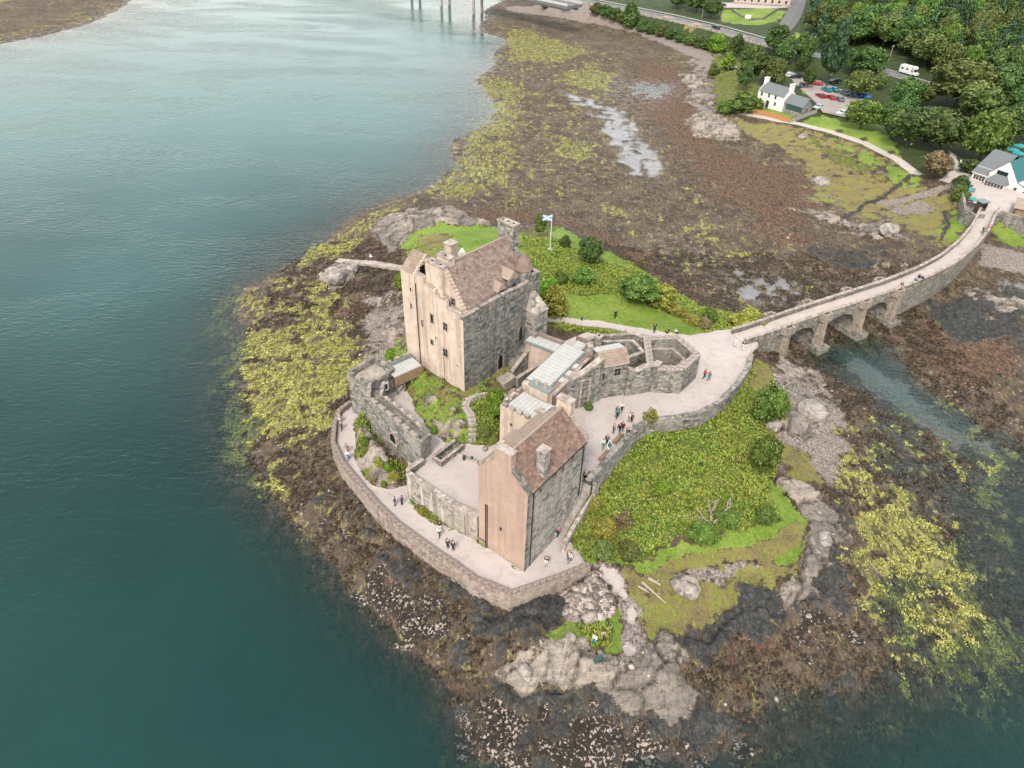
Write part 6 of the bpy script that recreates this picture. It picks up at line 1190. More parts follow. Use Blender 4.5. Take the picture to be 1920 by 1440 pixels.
TREES = '''tree|bright green bush beside the rock at the shore road bend|1343,97,36,32|bush|bright
tree|narrow dark tree between the shore road and the cottage shore|1378,108,28,42|tall|broad
tree|tall dark tree in front of the road junction|1452,104,42,54|tall|broad
tree|largest dark leafy tree left of the white cottage|1405,156,54,66|round|broad
tree|slender dark tree just behind the cottage's left chimney|1393,170,32,54|tall|broad
tree|brownish leafy tree behind the cottage roof|1449,162,46,50|round|olive
tree|dark tree behind the white car, nearest the road|1470,122,36,50|tall|broad
tree|dense dark tree above the parked white and dark cars|1502,124,46,58|round|broad
poplar_tree|tall dark poplar shading the middle of the car park|1549,164,50,118|tall|conifer
tree|small round tree on the grass island in the car park|1513,166,25,38|round|broad
tree|small pale green tree behind the dark car|1500,134,24,28|round|broad
tree|broad olive tree beside the blue parked cars|1603,184,54,52|round|olive
tree|large dark tree between the white van and the car park|1625,142,62,52|round|broad
tree|little round clipped tree right of the large dark tree|1646,168,30,30|round|olive
tree|rounded bright dark green tree on the lawn below the car park|1613,242,70,58|round|shrub
tree|bushy tree between camper van and red car|1692,214,56,66|round|broad
bush|yellow green bush on the shore rocks left of the cottage trees|1364,130,28,30|bush|bright
bush|olive bush at the shore edge near the stone circle path|1337,140,24,22|bush|olive
bush|wide bright hedge like bush left of the white cottage|1393,208,60,36|bush|shrub
bush|small green bush where the orange fence starts|1358,212,32,24|bush|shrub
tree|tan leaved tree at the path junction near the visitor centre|1747,334,60,52|round|tan_leaf
tree|leafy tree beside the white van|1592,140,28,44|tall|broad
tree|wide olive crowned tree in front of the camper van road|1790,200,104,86|round|olive
tree|dark broad tree leaning over the lawn path|1700,275,92,78|round|broad
tree|dark leafy tree behind the tan leaved tree|1758,285,92,80|round|broad
tree|tall bright edged tree left of the visitor centre roof|1832,302,92,98|round|shrub
tree|olive topped tree above the visitor centre drive|1822,228,82,74|round|olive
tree|deep green tree right of the olive topped tree|1868,205,88,80|round|broad
tree|shadowed green tree behind the turquoise parasols|1885,268,80,76|round|broad
tree|yellowish tree filling the gap beside the red car|1722,198,52,44|round|olive
tree|dark tree at the far right edge above the visitor centre|1918,240,80,84|round|broad
tree|round dark tree above the lawn path, next to the red car|1668,250,60,60|round|broad
bush|low leafy bush between the visitor drive and the white posts|1818,322,44,26|bush|broad
tree|dark tree left of the pylon at the top edge|1305,24,40,40|round|broad
tree|leafy tree right of the pylon at the top edge|1332,36,38,36|round|broad
tree|small dark tree at the top edge above the guard rail|1270,16,36,30|round|broad
bush|large round bush on the road embankment|1181,50,36,42|bush|broad
bush|low bush first on the shingle embankment|1022,14,20,16|bush|shrub
bush|small bush beside the shore road start|1062,16,20,14|bush|broad
tree|small upright tree beside the flagpole|1012,446,24,44|tall|shrub
bush|little dark bush right of the flagpole|1058,464,22,24|bush|broad
tree|round reddish green tree on the mound right of the flagpole|1105,492,50,52|round|broad
bush|spreading bush on the mound above the lawn|1094,528,48,34|bush|shrub
bush|large dome shaped dark bush above the lawn|1196,562,92,56|round|shrub
bush|yellow green half of the dome bush on its shore side|1240,574,54,48|bush|gorse
bush|tall yellow green bush against the keep's right wall|1040,590,50,58|bush|gorse
bush|leafy bush behind the keep turret|1028,556,38,40|bush|bright
bush|upper bush on the slope behind the keep|1050,530,30,28|bush|shrub
bush|dark bush at the lawn's right end|1328,602,30,28|bush|shrub
bush|pale grey bush at the lawn's right end|1321,614,26,20|bush|tan_leaf
bush|golden round bush at the island end of the bridge|1398,620,66,46|bush|gorse
bush|dense green bush below the forecourt wall, upper one|1436,790,64,72|round|shrub
bush|dense green bush by the pale rocks, lower one|1424,892,58,84|round|shrub
bush|small bright bush in the middle of the bracken slope|1240,922,34,28|bush|bright
tree|bright lime green young tree beside the cream tower|929,784,44,60|round|bright
bush|lime green tuft behind the covered gallery|735,674,28,24|bush|bright
bush|lime green tuft at the keep's far left foot|750,540,20,30|bush|bright
bush|spindly yellow shrub growing over the forecourt wall|1214,808,28,48|wispy|gorse
bush|dark green bush under the bleached dead tree|1316,1008,60,34|bush|shrub
bush|dark green bush right of the bleached dead tree|1362,980,46,32|bush|shrub
bush|rounded bush at the lower right of the bracken slope|1432,978,34,34|bush|shrub
bush|golden brown bush near the foot of the outer stair|1132,1004,50,34|bush|gorse
bush|tan dead looking bush in the lower bracken|1168,990,40,32|wispy|tan_leaf
bush|brownish bush at the path corner below the promenade end|1130,1040,44,30|bush|olive
bush|dark bush low in the bracken by the green strip|1178,1040,46,30|bush|olive
bush|golden bush near the top of the outer stair|1112,948,34,24|bush|gorse
bush|green bush on the bank below the corner tower|686,836,15,20|bush|shrub
bush|golden bush on the middle of the promenade bank|712,872,22,16|bush|gorse
bush|golden bush at the lower end of the promenade bank|744,898,20,15|bush|gorse
bush|bright bush on the promenade bank under the embrasure|728,882,17,16|bush|bright
bush|small tuft at the foot of the promenade bank|720,912,13,12|bush|bright
bush|gorse tuft on the little bank below the retaining wall|792,962,20,14|bush|gorse
bush|dark potted shrub beside the portal|1104,768,18,18|bush|shrub
bush|marsh bush beside the lawn path|1738,262,26,20|bush|shrub
bush|grey green bush on the mound shore|1200,505,22,24|wispy|tan_leaf
bush|low gorse along the lower lawn edge|1300,606,36,18|bush|gorse
bush|straw coloured bush on the slope below the dome bush|1268,590,36,22|bush|gorse
bush|dark bush beside the visitor terrace wall|1795,375,34,30|bush|shrub
bush|dark hedge bush in the corner of the terrace wall|1800,352,30,26|bush|broad
bush|low bush at the end of the stepped path|910,815,24,16|bush|olive
bush|green tuft against the keep mound rocks|815,812,16,16|bush|bright'''
for row in TREES.split('\n'):
    nm, lb, g, kd, mt = row.split('|'); px, py, w_, h_ = map(float, g.split(',')); plantpx(nm, lb, 'tree' if 'tree' in nm else 'bush', px, py, w_, h_, kd, mt)
# hedge of bushes along the road wall
for i, (px, py) in enumerate(((1118, 26), (1136, 30), (1152, 36), (1168, 42), (1204, 58), (1222, 63), (1240, 68), (1258, 73), (1276, 79), (1294, 84), (1312, 89), (1328, 93))):
    plantpx('bush', 'bush on the road embankment, %s from the large round bush on its %s side' % (('fourth', 'third', 'second', 'nearest', 'nearest', 'second', 'third', 'fourth', 'fifth', 'sixth', 'seventh', 'eighth')[i], 'loch' if i < 4 else 'cottage'), 'bush', px, py, 27, 20, 'bush', 'broad' if i % 3 else 'olive', 'bushes along the road embankment')
# woodland climbing the hill in the upper right corner
WOOD = [G(*q) for q in px2('1505,5 1515,62 1535,90 1570,96 1590,90 1650,92 1700,112 1745,142 1800,168 1850,180 1925,215 1990,250')]+[(215, 190, 15), (330, 300, 30), (400, 520, 40), (180, 560, 25)]
pts_w = []; tries = 0
while len(pts_w) < 270 and tries < 16000:
    tries += 1; x, y = nrg.uniform(100, 330), nrg.uniform(170, 520)
    if sdf([(p[0], p[1]) for p in WOOD], np.array(x), np.array(y)) < 1.5: continue
    if linedist(ROAD, np.array(x), np.array(y))[0] < 8.5 or linedist(SIDE, np.array(x), np.array(y))[0] < 9: continue
    q = RM.T@np.array([x, y, height(x, y)-CAM_H]); sx, sy = 960+F_PX*q[0]/q[2], 720+F_PX*q[1]/q[2]
    if sx > 1975 or sy < -40: continue
    if min([(x-a)**2+(y-b)**2 for a, b, _, _ in pts_w] or [1e9]) < 6.0**2: continue
    pts_w.append((x, y, sx, sy))
pts_w.sort(key=lambda p: (round(p[3]/22), p[2])); used_l = {}
ones_ = ['first', 'second', 'third', 'fourth', 'fifth', 'sixth', 'seventh', 'eighth', 'ninth']; ords = ['first', 'second', 'third', 'fourth', 'fifth', 'sixth', 'seventh', 'eighth', 'ninth', 'tenth', 'eleventh', 'twelfth', 'thirteenth', 'fourteenth', 'fifteenth', 'sixteenth', 'seventeenth', 'eighteenth', 'nineteenth', 'twentieth']+['twenty-'+o for o in ones_]+['thirtieth']+['thirty-'+o for o in ones_]
rows_w = {}
for x, y, sx, sy in pts_w: rows_w.setdefault(round(sy/11), []).append((x, y, sx))
rk_ = sorted(rows_w, reverse=True)
for ri, r in enumerate(rk_):
    for ci, (x, y, sx) in enumerate(sorted(rows_w[r], key=lambda t: t[2])):
        con = nrg.uniform() < (.42 if fbm(np.array(x), np.array(y), 45, 2) > -.05 else .12)
        kind, mt, nm = ('spruce', 'conifer', 'conifer_tree') if con else (('round', 'tall')[int(nrg.uniform() < .35)], ('broad', 'olive', 'broad', 'shrub')[int(nrg.integers(0, 4))], 'tree')
        look = {'conifer': 'dark pointed conifer', 'broad': 'dark green leafy tree', 'olive': 'olive tinted leafy tree', 'shrub': 'fresher green leafy tree'}[mt]
        lb = '%s, %s in wood row %s above the road' % (look, 'tree ' + ords[min(ci, 38)] + ' from the left', ords[ri])
        plant(nm, lb, 'tree', (x, y, height(x, y)-.2), nrg.uniform(8, 12.5) if not con else nrg.uniform(6.5, 8.5), nrg.uniform(9, 14) if not con else nrg.uniform(13, 18), kind, mt, 'trees of the hillside wood')
# bleached dead tree in the bracken
g = G(1334, 985); D = empty('dead_tree', g, 0.4); tag(D, 'bleached leafless tree leaning out of the dark bushes on the bracken slope', 'tree', None, 'thing')
m = MB(); trg = np.random.default_rng(5)
def limb(p, d, L, r, k):
    q = p+d*L; m.tube(p, q, r, r*.62, 5)
    if k: 
        for j in range(2 if k > 1 else 3): limb(q, (d+Vector(trg.normal(0, .38, 3))+Vector((0, 0, .12))).normalized(), L*trg.uniform(.6, .85), r*.62, k-1)
limb(Vector((0, 0, -.3)), Vector((-.1, .2, .95)).normalized(), 1.9, .22, 4); limb(Vector((0, 0, .2)), Vector((.7, .1, .45)).normalized(), 1.7, .14, 3); limb(Vector((0, 0, .2)), Vector((-.6, .4, .5)).normalized(), 1.3, .12, 3)
link('trunk', m.mesh('trunk'), MAT['pale_bark'], D)

# ------------------------------------------------------------------ ground cover: ferns, grass, wrack, stones
def scatter(cls, n, box, thr=0.5, mn=0.0, zmin=-9, zmax=99, dens=None):
    X = nrg.uniform(box[0], box[1], n); Y = nrg.uniform(box[2], box[3], n); i = np.clip(np.searchsorted(GX, X), 0, nx-1); j = np.clip(np.searchsorted(GY, Y), 0, ny-1)
    w = WT[cls][j, i] if not isinstance(cls, tuple) else sum(WT[c][j, i] for c in cls); Z = bil(GX, GY, HH, X, Y); ok = (w > thr) & (Z > zmin) & (Z < zmax)
    if dens: ok &= fbm(X, Y, dens, 3) > mn
    return np.stack([X[ok], Y[ok], Z[ok]], 1)
def tufts(C_, k, length, width, lean, name):
    "k tapering blades per tuft"
    n = len(C_); C2 = np.repeat(C_, k, 0); a = nrg.uniform(0, 2*np.pi, n*k); le = lean*nrg.uniform(.4, 1.3, n*k); L = length*nrg.uniform(.5, 1.3, n*k)
    L = L*np.clip(.9+1.1*fbm(C2[:, 0], C2[:, 1], 5.0, 3), .35, 1.7)
    d = np.stack([np.cos(a)*np.sin(le), np.sin(a)*np.sin(le), np.cos(le)], 1); sd = np.stack([-np.sin(a), np.cos(a), np.zeros(n*k)], 1)*(width*nrg.uniform(.6, 1.3, n*k))[:, None]
    b0 = C2+nrg.normal(0, width*.8, (n*k, 3))*np.array([1, 1, 0]); mid = b0+d*(L*.55)[:, None]; tip = b0+d*L[:, None]; tip[:, 2] -= L*.18*np.sin(le)
    V_ = np.stack([b0-np.array([0, 0, .05]), mid+sd, tip, mid-sd], 1).reshape(-1, 3); return mesh_quads(name, V_, np.arange(n*k*4).reshape(-1, 4))
MAT['fern'] = leafy('bracken_fronds', [(0.10, 0.18, 0.02), (0.22, 0.32, 0.042), (0.40, 0.43, 0.10)]); MAT['grassy'] = leafy('grass_blades', [(0.09, 0.15, 0.016), (0.155, 0.24, 0.028), (0.27, 0.33, 0.065)])
ISL = (-36, 64, 36, 135)
c = scatter(6, 120000, ISL, .5); tag(link('bracken', tufts(c, 6, .46, .075, .85, 'bracken'), MAT['fern']), 'yellow green bracken and long grass covering the island slopes', 'bracken', kind='stuff')
c = scatter(6, 9000, ISL, .5, .16, -9, 99, 4.0); tag(link('dead_bracken', tufts(c, 5, .42, .08, .9, 'dead_bracken'), MAT['tan_leaf']), 'tan dead stems in patches on the bracken slope', 'bracken', kind='stuff')
c = scatter(6, 34000, ISL, .5, .06, -9, 99, 7.0); tag(link('bramble', tufts(c, 6, .5, .12, 1.0, 'bramble'), MAT['shrub']), 'darker green bramble and nettle patches among the bracken', 'brambles', kind='stuff')
MAT['flower'] = leafy('pale_flower_heads', [(.45, .42, .2), (.6, .57, .3), (.75, .72, .5)])
c = scatter(6, 6000, ISL, .5, .1, -9, 99, 7.0); c[:, 2] += .55; tag(link('flower_heads', tufts(c, 4, .14, .08, 1.3, 'flower_heads'), MAT['flower']), 'pale seed heads and flowers over the bracken slope', 'flowers', kind='stuff')
c = scatter((5, 7), 90000, ISL, .5); tag(link('grass', tufts(c, 2, .20, .05, .8, 'grass'), MAT['grassy']), 'short grass tufts on the lawns and turf of the island', 'grass', kind='stuff')
def flat_weed(C_, k, length, width, name, heading=None):
    n = len(C_); C2 = np.repeat(C_, k, 0)+nrg.normal(0, length*.35, (n*k, 3))*np.array([1, 1, 0]); a = (nrg.uniform(0, 2*np.pi, n*k) if heading is None else np.repeat(heading, k)+nrg.normal(0, .5, n*k)); L = length*nrg.uniform(.5, 1.4, n*k)
    d = np.stack([np.cos(a), np.sin(a), nrg.normal(0, .10, n*k)], 1); sd = np.stack([-np.sin(a), np.cos(a), nrg.normal(0, .25, n*k)], 1)*(width*nrg.uniform(.5, 1.4, n*k))[:, None]
    z = np.array([0, 0, 1.0])*nrg.uniform(.02, .16, n*k)[:, None]; m0 = C2+z
    V_ = np.stack([m0-d*L[:, None]*.5, m0+sd+z*.4, m0+d*L[:, None]*.5, m0-sd+z*.2], 1).reshape(-1, 3); return mesh_quads(name, V_, np.arange(n*k*4).reshape(-1, 4))
MAT['wrack'] = leafy('yellow_wrack_fronds', [(0.085, 0.082, 0.022), (0.33, 0.335, 0.07), (0.62, 0.60, 0.21)]); MAT['kelp'] = leafy('brown_weed_fronds', [(0.008, 0.007, 0.005), (0.042, 0.028, 0.017), (0.115, 0.076, 0.042)])
flow = lambda c: 0.9+0.8*fbm(c[:, 0], c[:, 1], 14, 2)
c = scatter(1, 230000, (-48, 90, 22, 140), .5, .04, -1.6, 3, 2.2); tag(link('yellow_wrack', flat_weed(c, 3, .42, .085, 'yellow_wrack', flow(c)), MAT['wrack']), 'yellow green wrack lying in clumps on the tidal flats', 'seaweed', kind='stuff')
c = scatter((0, 9), 90000, (-48, 80, 22, 140), .55, -.1, -1.5, 3, 3.0); tag(link('brown_weed', flat_weed(c, 2, .55, .14, 'brown_weed', flow(c)), MAT['kelp']), 'brown weed fronds covering the wet shore', 'seaweed', kind='stuff')
def stones(C_, size, name, mat, label, flat=.6):
    n = len(C_); b = np.array([(0, 0, 1), (.9, 0, .35), (.28, .85, .35), (-.72, .53, .35), (-.72, -.53, .35), (.28, -.85, .35), (.75, .5, -.5), (-.3, .85, -.5), (-.9, 0, -.5), (-.3, -.85, -.5), (.75, -.5, -.5)], float)
    f = [(0, 1, 2), (0, 2, 3), (0, 3, 4), (0, 4, 5), (0, 5, 1)]+[(1+i, 6+i, 1+(i+1) % 5) for i in range(5)]+[(6+i, 6+(i+1) % 5, 1+(i+1) % 5) for i in range(5)]
    s = size*np.exp(nrg.normal(0, .45, n)); a = nrg.uniform(0, 6.28, n); sc = np.stack([s*nrg.uniform(.8, 1.4, n), s*nrg.uniform(.6, 1.1, n), s*flat*nrg.uniform(.6, 1.2, n)], 1)
    v = b[None]*(1+nrg.normal(0, .14, (n, 11, 1)))*sc[:, None]; ca, sa_ = np.cos(a)[:, None], np.sin(a)[:, None]; x = v[..., 0]*ca-v[..., 1]*sa_; y = v[..., 0]*sa_+v[..., 1]*ca
    V_ = np.stack([x, y, v[..., 2]], -1)+C_[:, None]; F_ = (np.array(f)[None]+(np.arange(n)*11)[:, None, None]).reshape(-1, 3)
    return tag(link(name, mesh_quads(name, V_.reshape(-1, 3), F_), mat), label, 'stones', kind='stuff')
ms = NT('shore_stones'); r = ms.island(); pp = ms.pos(); ms.col(ms.mix(ms.math('MULTIPLY', ms.smooth(ms.noise(pp, 5, 4, .7), .45, .65), .55), ms.ramp(r, [(0, (.10, .088, .08)), (.4, (.26, .21, .18)), (.75, (.42, .345, .30)), (1, (.56, .475, .42))]), (.04, .035, .03))).rough(.9)
c = scatter(4, 13000, (-48, 80, 18, 140), .5, .05, -.4, 4, 3.5); stones(c, .14, 'barnacled_stones', ms.m, 'pale barnacled stones strewn over the dark weed')
c = scatter((11, 2), 16000, (-48, 80, 22, 150), .6, .1, 0, 5, 3.0); stones(c, .16, 'shingle_stones', ms.m, 'grey and pinkish stones on the shingle and rock ledges')
c = scatter((0, 9, 1), 20000, (-48, 90, 22, 160), .5, .12, -.3, 4, 6.0); stones(c, .10, 'scattered_stones', ms.m, 'small pale stones scattered over the seaweed flats')
c = scatter(2, 9000, (P(1058, 1150, 2)[0], P(1150, 1150, 2)[0], P(1100, 1180, 2)[1], P(1100, 1078, 2)[1]), .5); stones(c, .20, 'rubble_stones', ms.m, 'pinkish rubble heap below the promenade wall end', .45)
# ------------------------------------------------------------------ vehicles
def car_proto(van=False):
    L, W, Hh = (4.2, 1.76, 1.46) if not van else (5.2, 1.95, 2.2)
    out = {}
    prof = [(-.5, .30), (-.5, .62), (-.42, .68), (-.24, .72), (-.10, .98), (.24, 1.0), (.40, .72), (.49, .66), (.5, .34)] if not van else [(-.5, .22), (-.5, .55), (-.40, .62), (-.26, .72), (-.13, .97), (.42, 1.0), (.5, .96), (.5, .22)]
    b = MB(); rings = []
    for sy, inset in ((-1, 0), (1, 0)): rings.append([(x*L, sy*(W/2-(max(0, z-.68)*.42 if not van else max(0, z-.7)*.2)), z*Hh) for x, z in prof])
    b.solid(rings[0], rings[1]); out['body'] = b.mesh('body')
    g = MB()
    for sy in (-1, 1):
        if van: q = [(-.25, .70), (-.14, .90), (-.02, .90), (-.02, .70)]
        else: q = [(-.19, .74), (-.085, .95), (.21, .96), (.34, .745)]
        f = lambda x, z: (x*L, sy*(W/2-(max(0, z-.68)*.42 if not van else max(0, z-.7)*.2)+.012), z*Hh); vs = [f(*c) for c in q]; g.add(vs, [[0, 1, 2, 3]] if sy > 0 else [[3, 2, 1, 0]])
    out['side_window'] = g.mesh('side_window')
    w = MB(); (x0, z0), (x1, z1) = ((-.24, .72), (-.10, .98)) if not van else ((-.26, .72), (-.13, .97))
    def scr(x0, z0, x1, z1, e):
        m = MB(); f = lambda x, z, s: (x*L+e, s*(W/2-.1-(max(0, z-.68)*.42)), z*Hh+.012); a, b_ = .12, .9
        p = lambda t: (x0+(x1-x0)*t, z0+(z1-z0)*t); q0, q1 = p(a), p(b_); m.add([f(*q0, -1), f(*q0, 1), f(*q1, 1), f(*q1, -1)], [[0, 1, 2, 3]]); return m
    out['windscreen'] = scr(x0, z0, x1, z1, -.012).mesh('windscreen')
    if not van: out['rear_window'] = scr(.40, .72, .24, 1.0, .012).mesh('rear_window')
    wh = MB(); wh.tube((0, -.1, 0), (0, .1, 0), .32, n=12); out['wheel'] = wh.mesh('wheel'); rm_ = MB(); rm_.tube((0, -.11, 0), (0, .11, 0), .19, n=8); out['rim'] = rm_.mesh('rim')
    out['headlight'] = MB().box(-.02, .03, -.16, .16, -.07, .07).mesh('headlight'); out['bumper'] = MB().box(-L/2-.04, -L/2+.06, -W/2+.05, W/2-.05, .26*Hh, .40*Hh).mesh('bumper')
    out['_'] = (L, W, Hh); return out
CARP, VANP = car_proto(), car_proto(True)
MAT['rim'] = plain('alloy', (.4, .4, .4), .35, .5, .1); MAT['lamp'] = plain('lamp_glass', (.75, .75, .72), .15, .5, .05); MAT['carglass'] = plain('car_window_glass', (.02, .026, .03), .08, .6, .1)
PAINT = {n: plain('car_paint_'+n, c, .25, .5, .03) for n, c in dict(white=(.78, .78, .77), black=(.014, .016, .018), red=(.42, .018, .022), dark_red=(.25, .012, .025), teal=(.02, .22, .28), silver=(.5, .54, .55), blue=(.012, .055, .22), bright_blue=(.015, .16, .45), slate=(.12, .17, .18), navy=(.012, .03, .06)).items()}
def fill(o, me, mat, parent, loc=(0, 0, 0), rz=0, scale=None):
    if not me.materials: me.materials.append(None)
    c = bpy.data.objects.new(o, me); COL.objects.link(c); c.parent = parent; c.location = loc; c.rotation_euler = (0, 0, rz); c.material_slots[0].link = 'OBJECT'; c.material_slots[0].material = mat
    if scale: c.scale = scale
    return c
def car(label, at, rz, paint, proto=None, name='parked_car', group='cars in the car park'):
    p = proto or CARP; L, W, Hh = p['_']; r = empty(name, at, rz); tag(r, label, 'van' if proto is VANP else 'car', group, 'thing')
    fill('body', p['body'], PAINT[paint], r); fill('side_window', p['side_window'], MAT['carglass'], r); fill('windscreen', p['windscreen'], MAT['carglass'], r); fill('bumper', p['bumper'], MAT['rubber'], r)
    if 'rear_window' in p: fill('rear_window', p['rear_window'], MAT['carglass'], r)
    for sx in (-.31, .31):
        for sy in (-1, 1): w = fill('wheel', p['wheel'], MAT['rubber'], r, (sx*L, sy*(W/2-.1), .32)); fill('rim', p['rim'], MAT['rim'], w)
    for sy in (-1, 1): fill('headlight', p['headlight'], MAT['lamp'], r, (-L/2-.005, sy*W*.34, .56*Hh*.9))
    return r
CARS = '''white car parked at the end of the upper row beside the dark hatchback|1476,145|white|12
dark hatchback beside the white car in the upper row|1494,147|black|10
dark car half hidden beside the car park grass island|1502,164|navy|60
red car under the tall poplar|1531,160|red|-20
black car parked behind the poplar, nearest the road side|1565,156|black|8
turquoise car nearest the poplar in the middle row|1549,172|teal|-75
teal estate car second from the poplar|1563,172|teal|-75
dark red car first in the lower row|1538,184|dark_red|-78
red car second in the lower row|1557,187|red|-80
grey green car third in the lower row|1573,190|slate|-82
green grey car in the tree shade behind the lower row|1583,178|slate|-75
dark blue car in the shade of the olive tree|1604,183|blue|-70
bright blue car at the end of the row under the olive tree|1620,184|bright_blue|-68
silver car standing alone beside the cottage extension|1534,205|silver|42
pale blue silver car at the lawn edge beside the round tree|1578,216|silver|35'''
for row in CARS.split('\n'):
    lb, c, pt, a = row.split('|'); x, y, z = onpark(*map(float, c.split(','))); car(lb, (x, y, z+.1), math.radians(float(a)), pt)
def onroad(px, py, line=None):
    z = 8
    for _ in range(5): q = P(px, py, z); z = float(linedist(line or ROAD, np.array(q[0]), np.array(q[1]))[1])+.13
    return (q[0], q[1], z)
def road_ang(q): 
    a = min(range(len(ROAD)-1), key=lambda i: linedist(ROAD[i:i+2], np.array(q[0]), np.array(q[1]))[0]); return math.atan2(ROAD[a+1][1]-ROAD[a][1], ROAD[a+1][0]-ROAD[a][0])
q = onroad(1342, 54); car('black car driving on the shore road before the junction', q, road_ang(q), 'black', name='car', group=None)
q = onroad(1592, 110); car('white van driving on the road between the trees', q, road_ang(q)+math.pi, 'white', VANP, 'white_van', None)
car('red car parked in the trees at the lane end', G(1661, 208), math.radians(20), 'red', group=None); car('dark car tucked among trees left of the cottage', G(1372, 131), math.radians(-20), 'black', group=None)
for lb, c in (('blue car at the top edge left of the lawn, left one', (1338, 8)), ('dark blue car at the top edge, right of the blue one', (1354, 11))): car(lb, G(*c), math.radians(-15), 'bright_blue' if 'left one' in lb else 'navy', group=None)
# camper van with overcab bed
q = onroad(1703, 140); CV = Bld('camper_van', 'white camper van with overcab bed driving on the road above the car park', 'camper van', q, math.degrees(road_ang(q)), q[2])
wp = plain('camper_white', (.8, .8, .78), .35, .4, .04); z0 = q[2]
CV.part('body', MB().prism([(-3.5, -1.1), (1.1, -1.1), (1.1, 1.1), (-3.5, 1.1)], z0+.5, z0+2.95), wp)
CV.part('overcab', MB().solid([(1.1, -1.1, z0+1.95), (2.3, -1.1, z0+2.1), (2.45, -1.1, z0+2.5), (1.9, -1.1, z0+3.0), (1.1, -1.1, z0+3.05)], [(1.1, 1.1, z0+1.95), (2.3, 1.1, z0+2.1), (2.45, 1.1, z0+2.5), (1.9, 1.1, z0+3.0), (1.1, 1.1, z0+3.05)]), wp)
CV.part('cab', MB().solid([(1.1, -.95, z0+.45), (3.4, -.95, z0+.45), (3.4, -.95, z0+1.05), (2.6, -.95, z0+1.25), (2.0, -.85, z0+1.98), (1.1, -.85, z0+1.98)], [(1.1, .95, z0+.45), (3.4, .95, z0+.45), (3.4, .95, z0+1.05), (2.6, .95, z0+1.25), (2.0, .85, z0+1.98), (1.1, .85, z0+1.98)]), wp)
CV.part('windscreen', MB().solid([(2.55, -.8, z0+1.3), (2.08, -.75, z0+1.92), (2.08, .75, z0+1.92), (2.55, .8, z0+1.3)], [(2.6, -.8, z0+1.32), (2.13, -.75, z0+1.94), (2.13, .75, z0+1.94), (2.6, .8, z0+1.32)]), MAT['carglass'])
for sy in (-1, 1):
    for x, w_, zz, hh in ((-2.4, 1.0, 1.9, .5), (-.4, .9, 1.9, .5), (1.7, .7, 1.45, .4), (1.75, .6, 2.55, .3)): y = (1.1 if x < 1.2 or zz > 2 else .93)*sy; CV.part('side_window', MB().box(x-w_/2, x+w_/2, y-.02, y+.02, z0+zz-hh/2, z0+zz+hh/2), MAT['carglass'])
    for x in (-1.9, 2.5): w = CV.part('wheel', MB().tube((x, .85*sy, z0+.36), (x, 1.0*sy, z0+.36), .36, n=12), MAT['rubber'])
    CV.part('headlight', MB().box(3.39, 3.43, .55*sy-.15, .55*sy+.15, z0+.75, z0+.95), MAT['lamp'])
CV.part('roof_vent', MB().box(-1.6, -.9, -.35, .35, z0+2.95, z0+3.08), MAT['lead'])
# ------------------------------------------------------------------ people
SKIN = plain('skin', (.45, .28, .2), .6, .3, .05); HAIRS = {'dark': plain('dark_hair', (.02, .015, .012), .6), 'brown': plain('brown_hair', (.1, .055, .03), .6), 'fair': plain('fair_hair', (.4, .28, .15), .6), 'cap': plain('red_cap', (.4, .03, .03), .7)}
CLOTH = {n: plain('cloth_'+n, c, .85, .15, .12) for n, c in dict(black=(.015, .016, .018), navy=(.015, .025, .06), teal=(.02, .22, .23), white=(.7, .68, .65), maroon=(.16, .015, .035), pink=(.65, .10, .16), red=(.55, .05, .05), purple=(.13, .05, .24), grey=(.2, .2, .2), tan=(.4, .3, .2), blue=(.04, .12, .3), jeans=(.05, .08, .14)).items()}
def skin_mesh(name, js, bones, sub=1):
    "one continuous surface grown round joints: js name -> (x, y, z, r)"
    names = list(js); me = bpy.data.meshes.new(name); me.from_pydata([js[n][:3] for n in names], [(names.index(a), names.index(b)) for a, b in bones], []); o = bpy.data.objects.new('tmp_body', me); COL.objects.link(o)
    sk = o.modifiers.new('s', 'SKIN'); 
    for i, n in enumerate(names): r = js[n][3]; me.skin_vertices[0].data[i].radius = r if isinstance(r, tuple) else (r, r)
    me.skin_vertices[0].data[0].use_root = True; sb_ = o.modifiers.new('u', 'SUBSURF'); sb_.levels = sub
    dg = bpy.context.evaluated_depsgraph_get(); out = bpy.data.meshes.new_from_object(o.evaluated_get(dg)); out.name = name; bpy.data.objects.remove(o); 
    out.polygons.foreach_set('use_smooth', [True]*len(out.polygons)); out.materials.clear(); return out
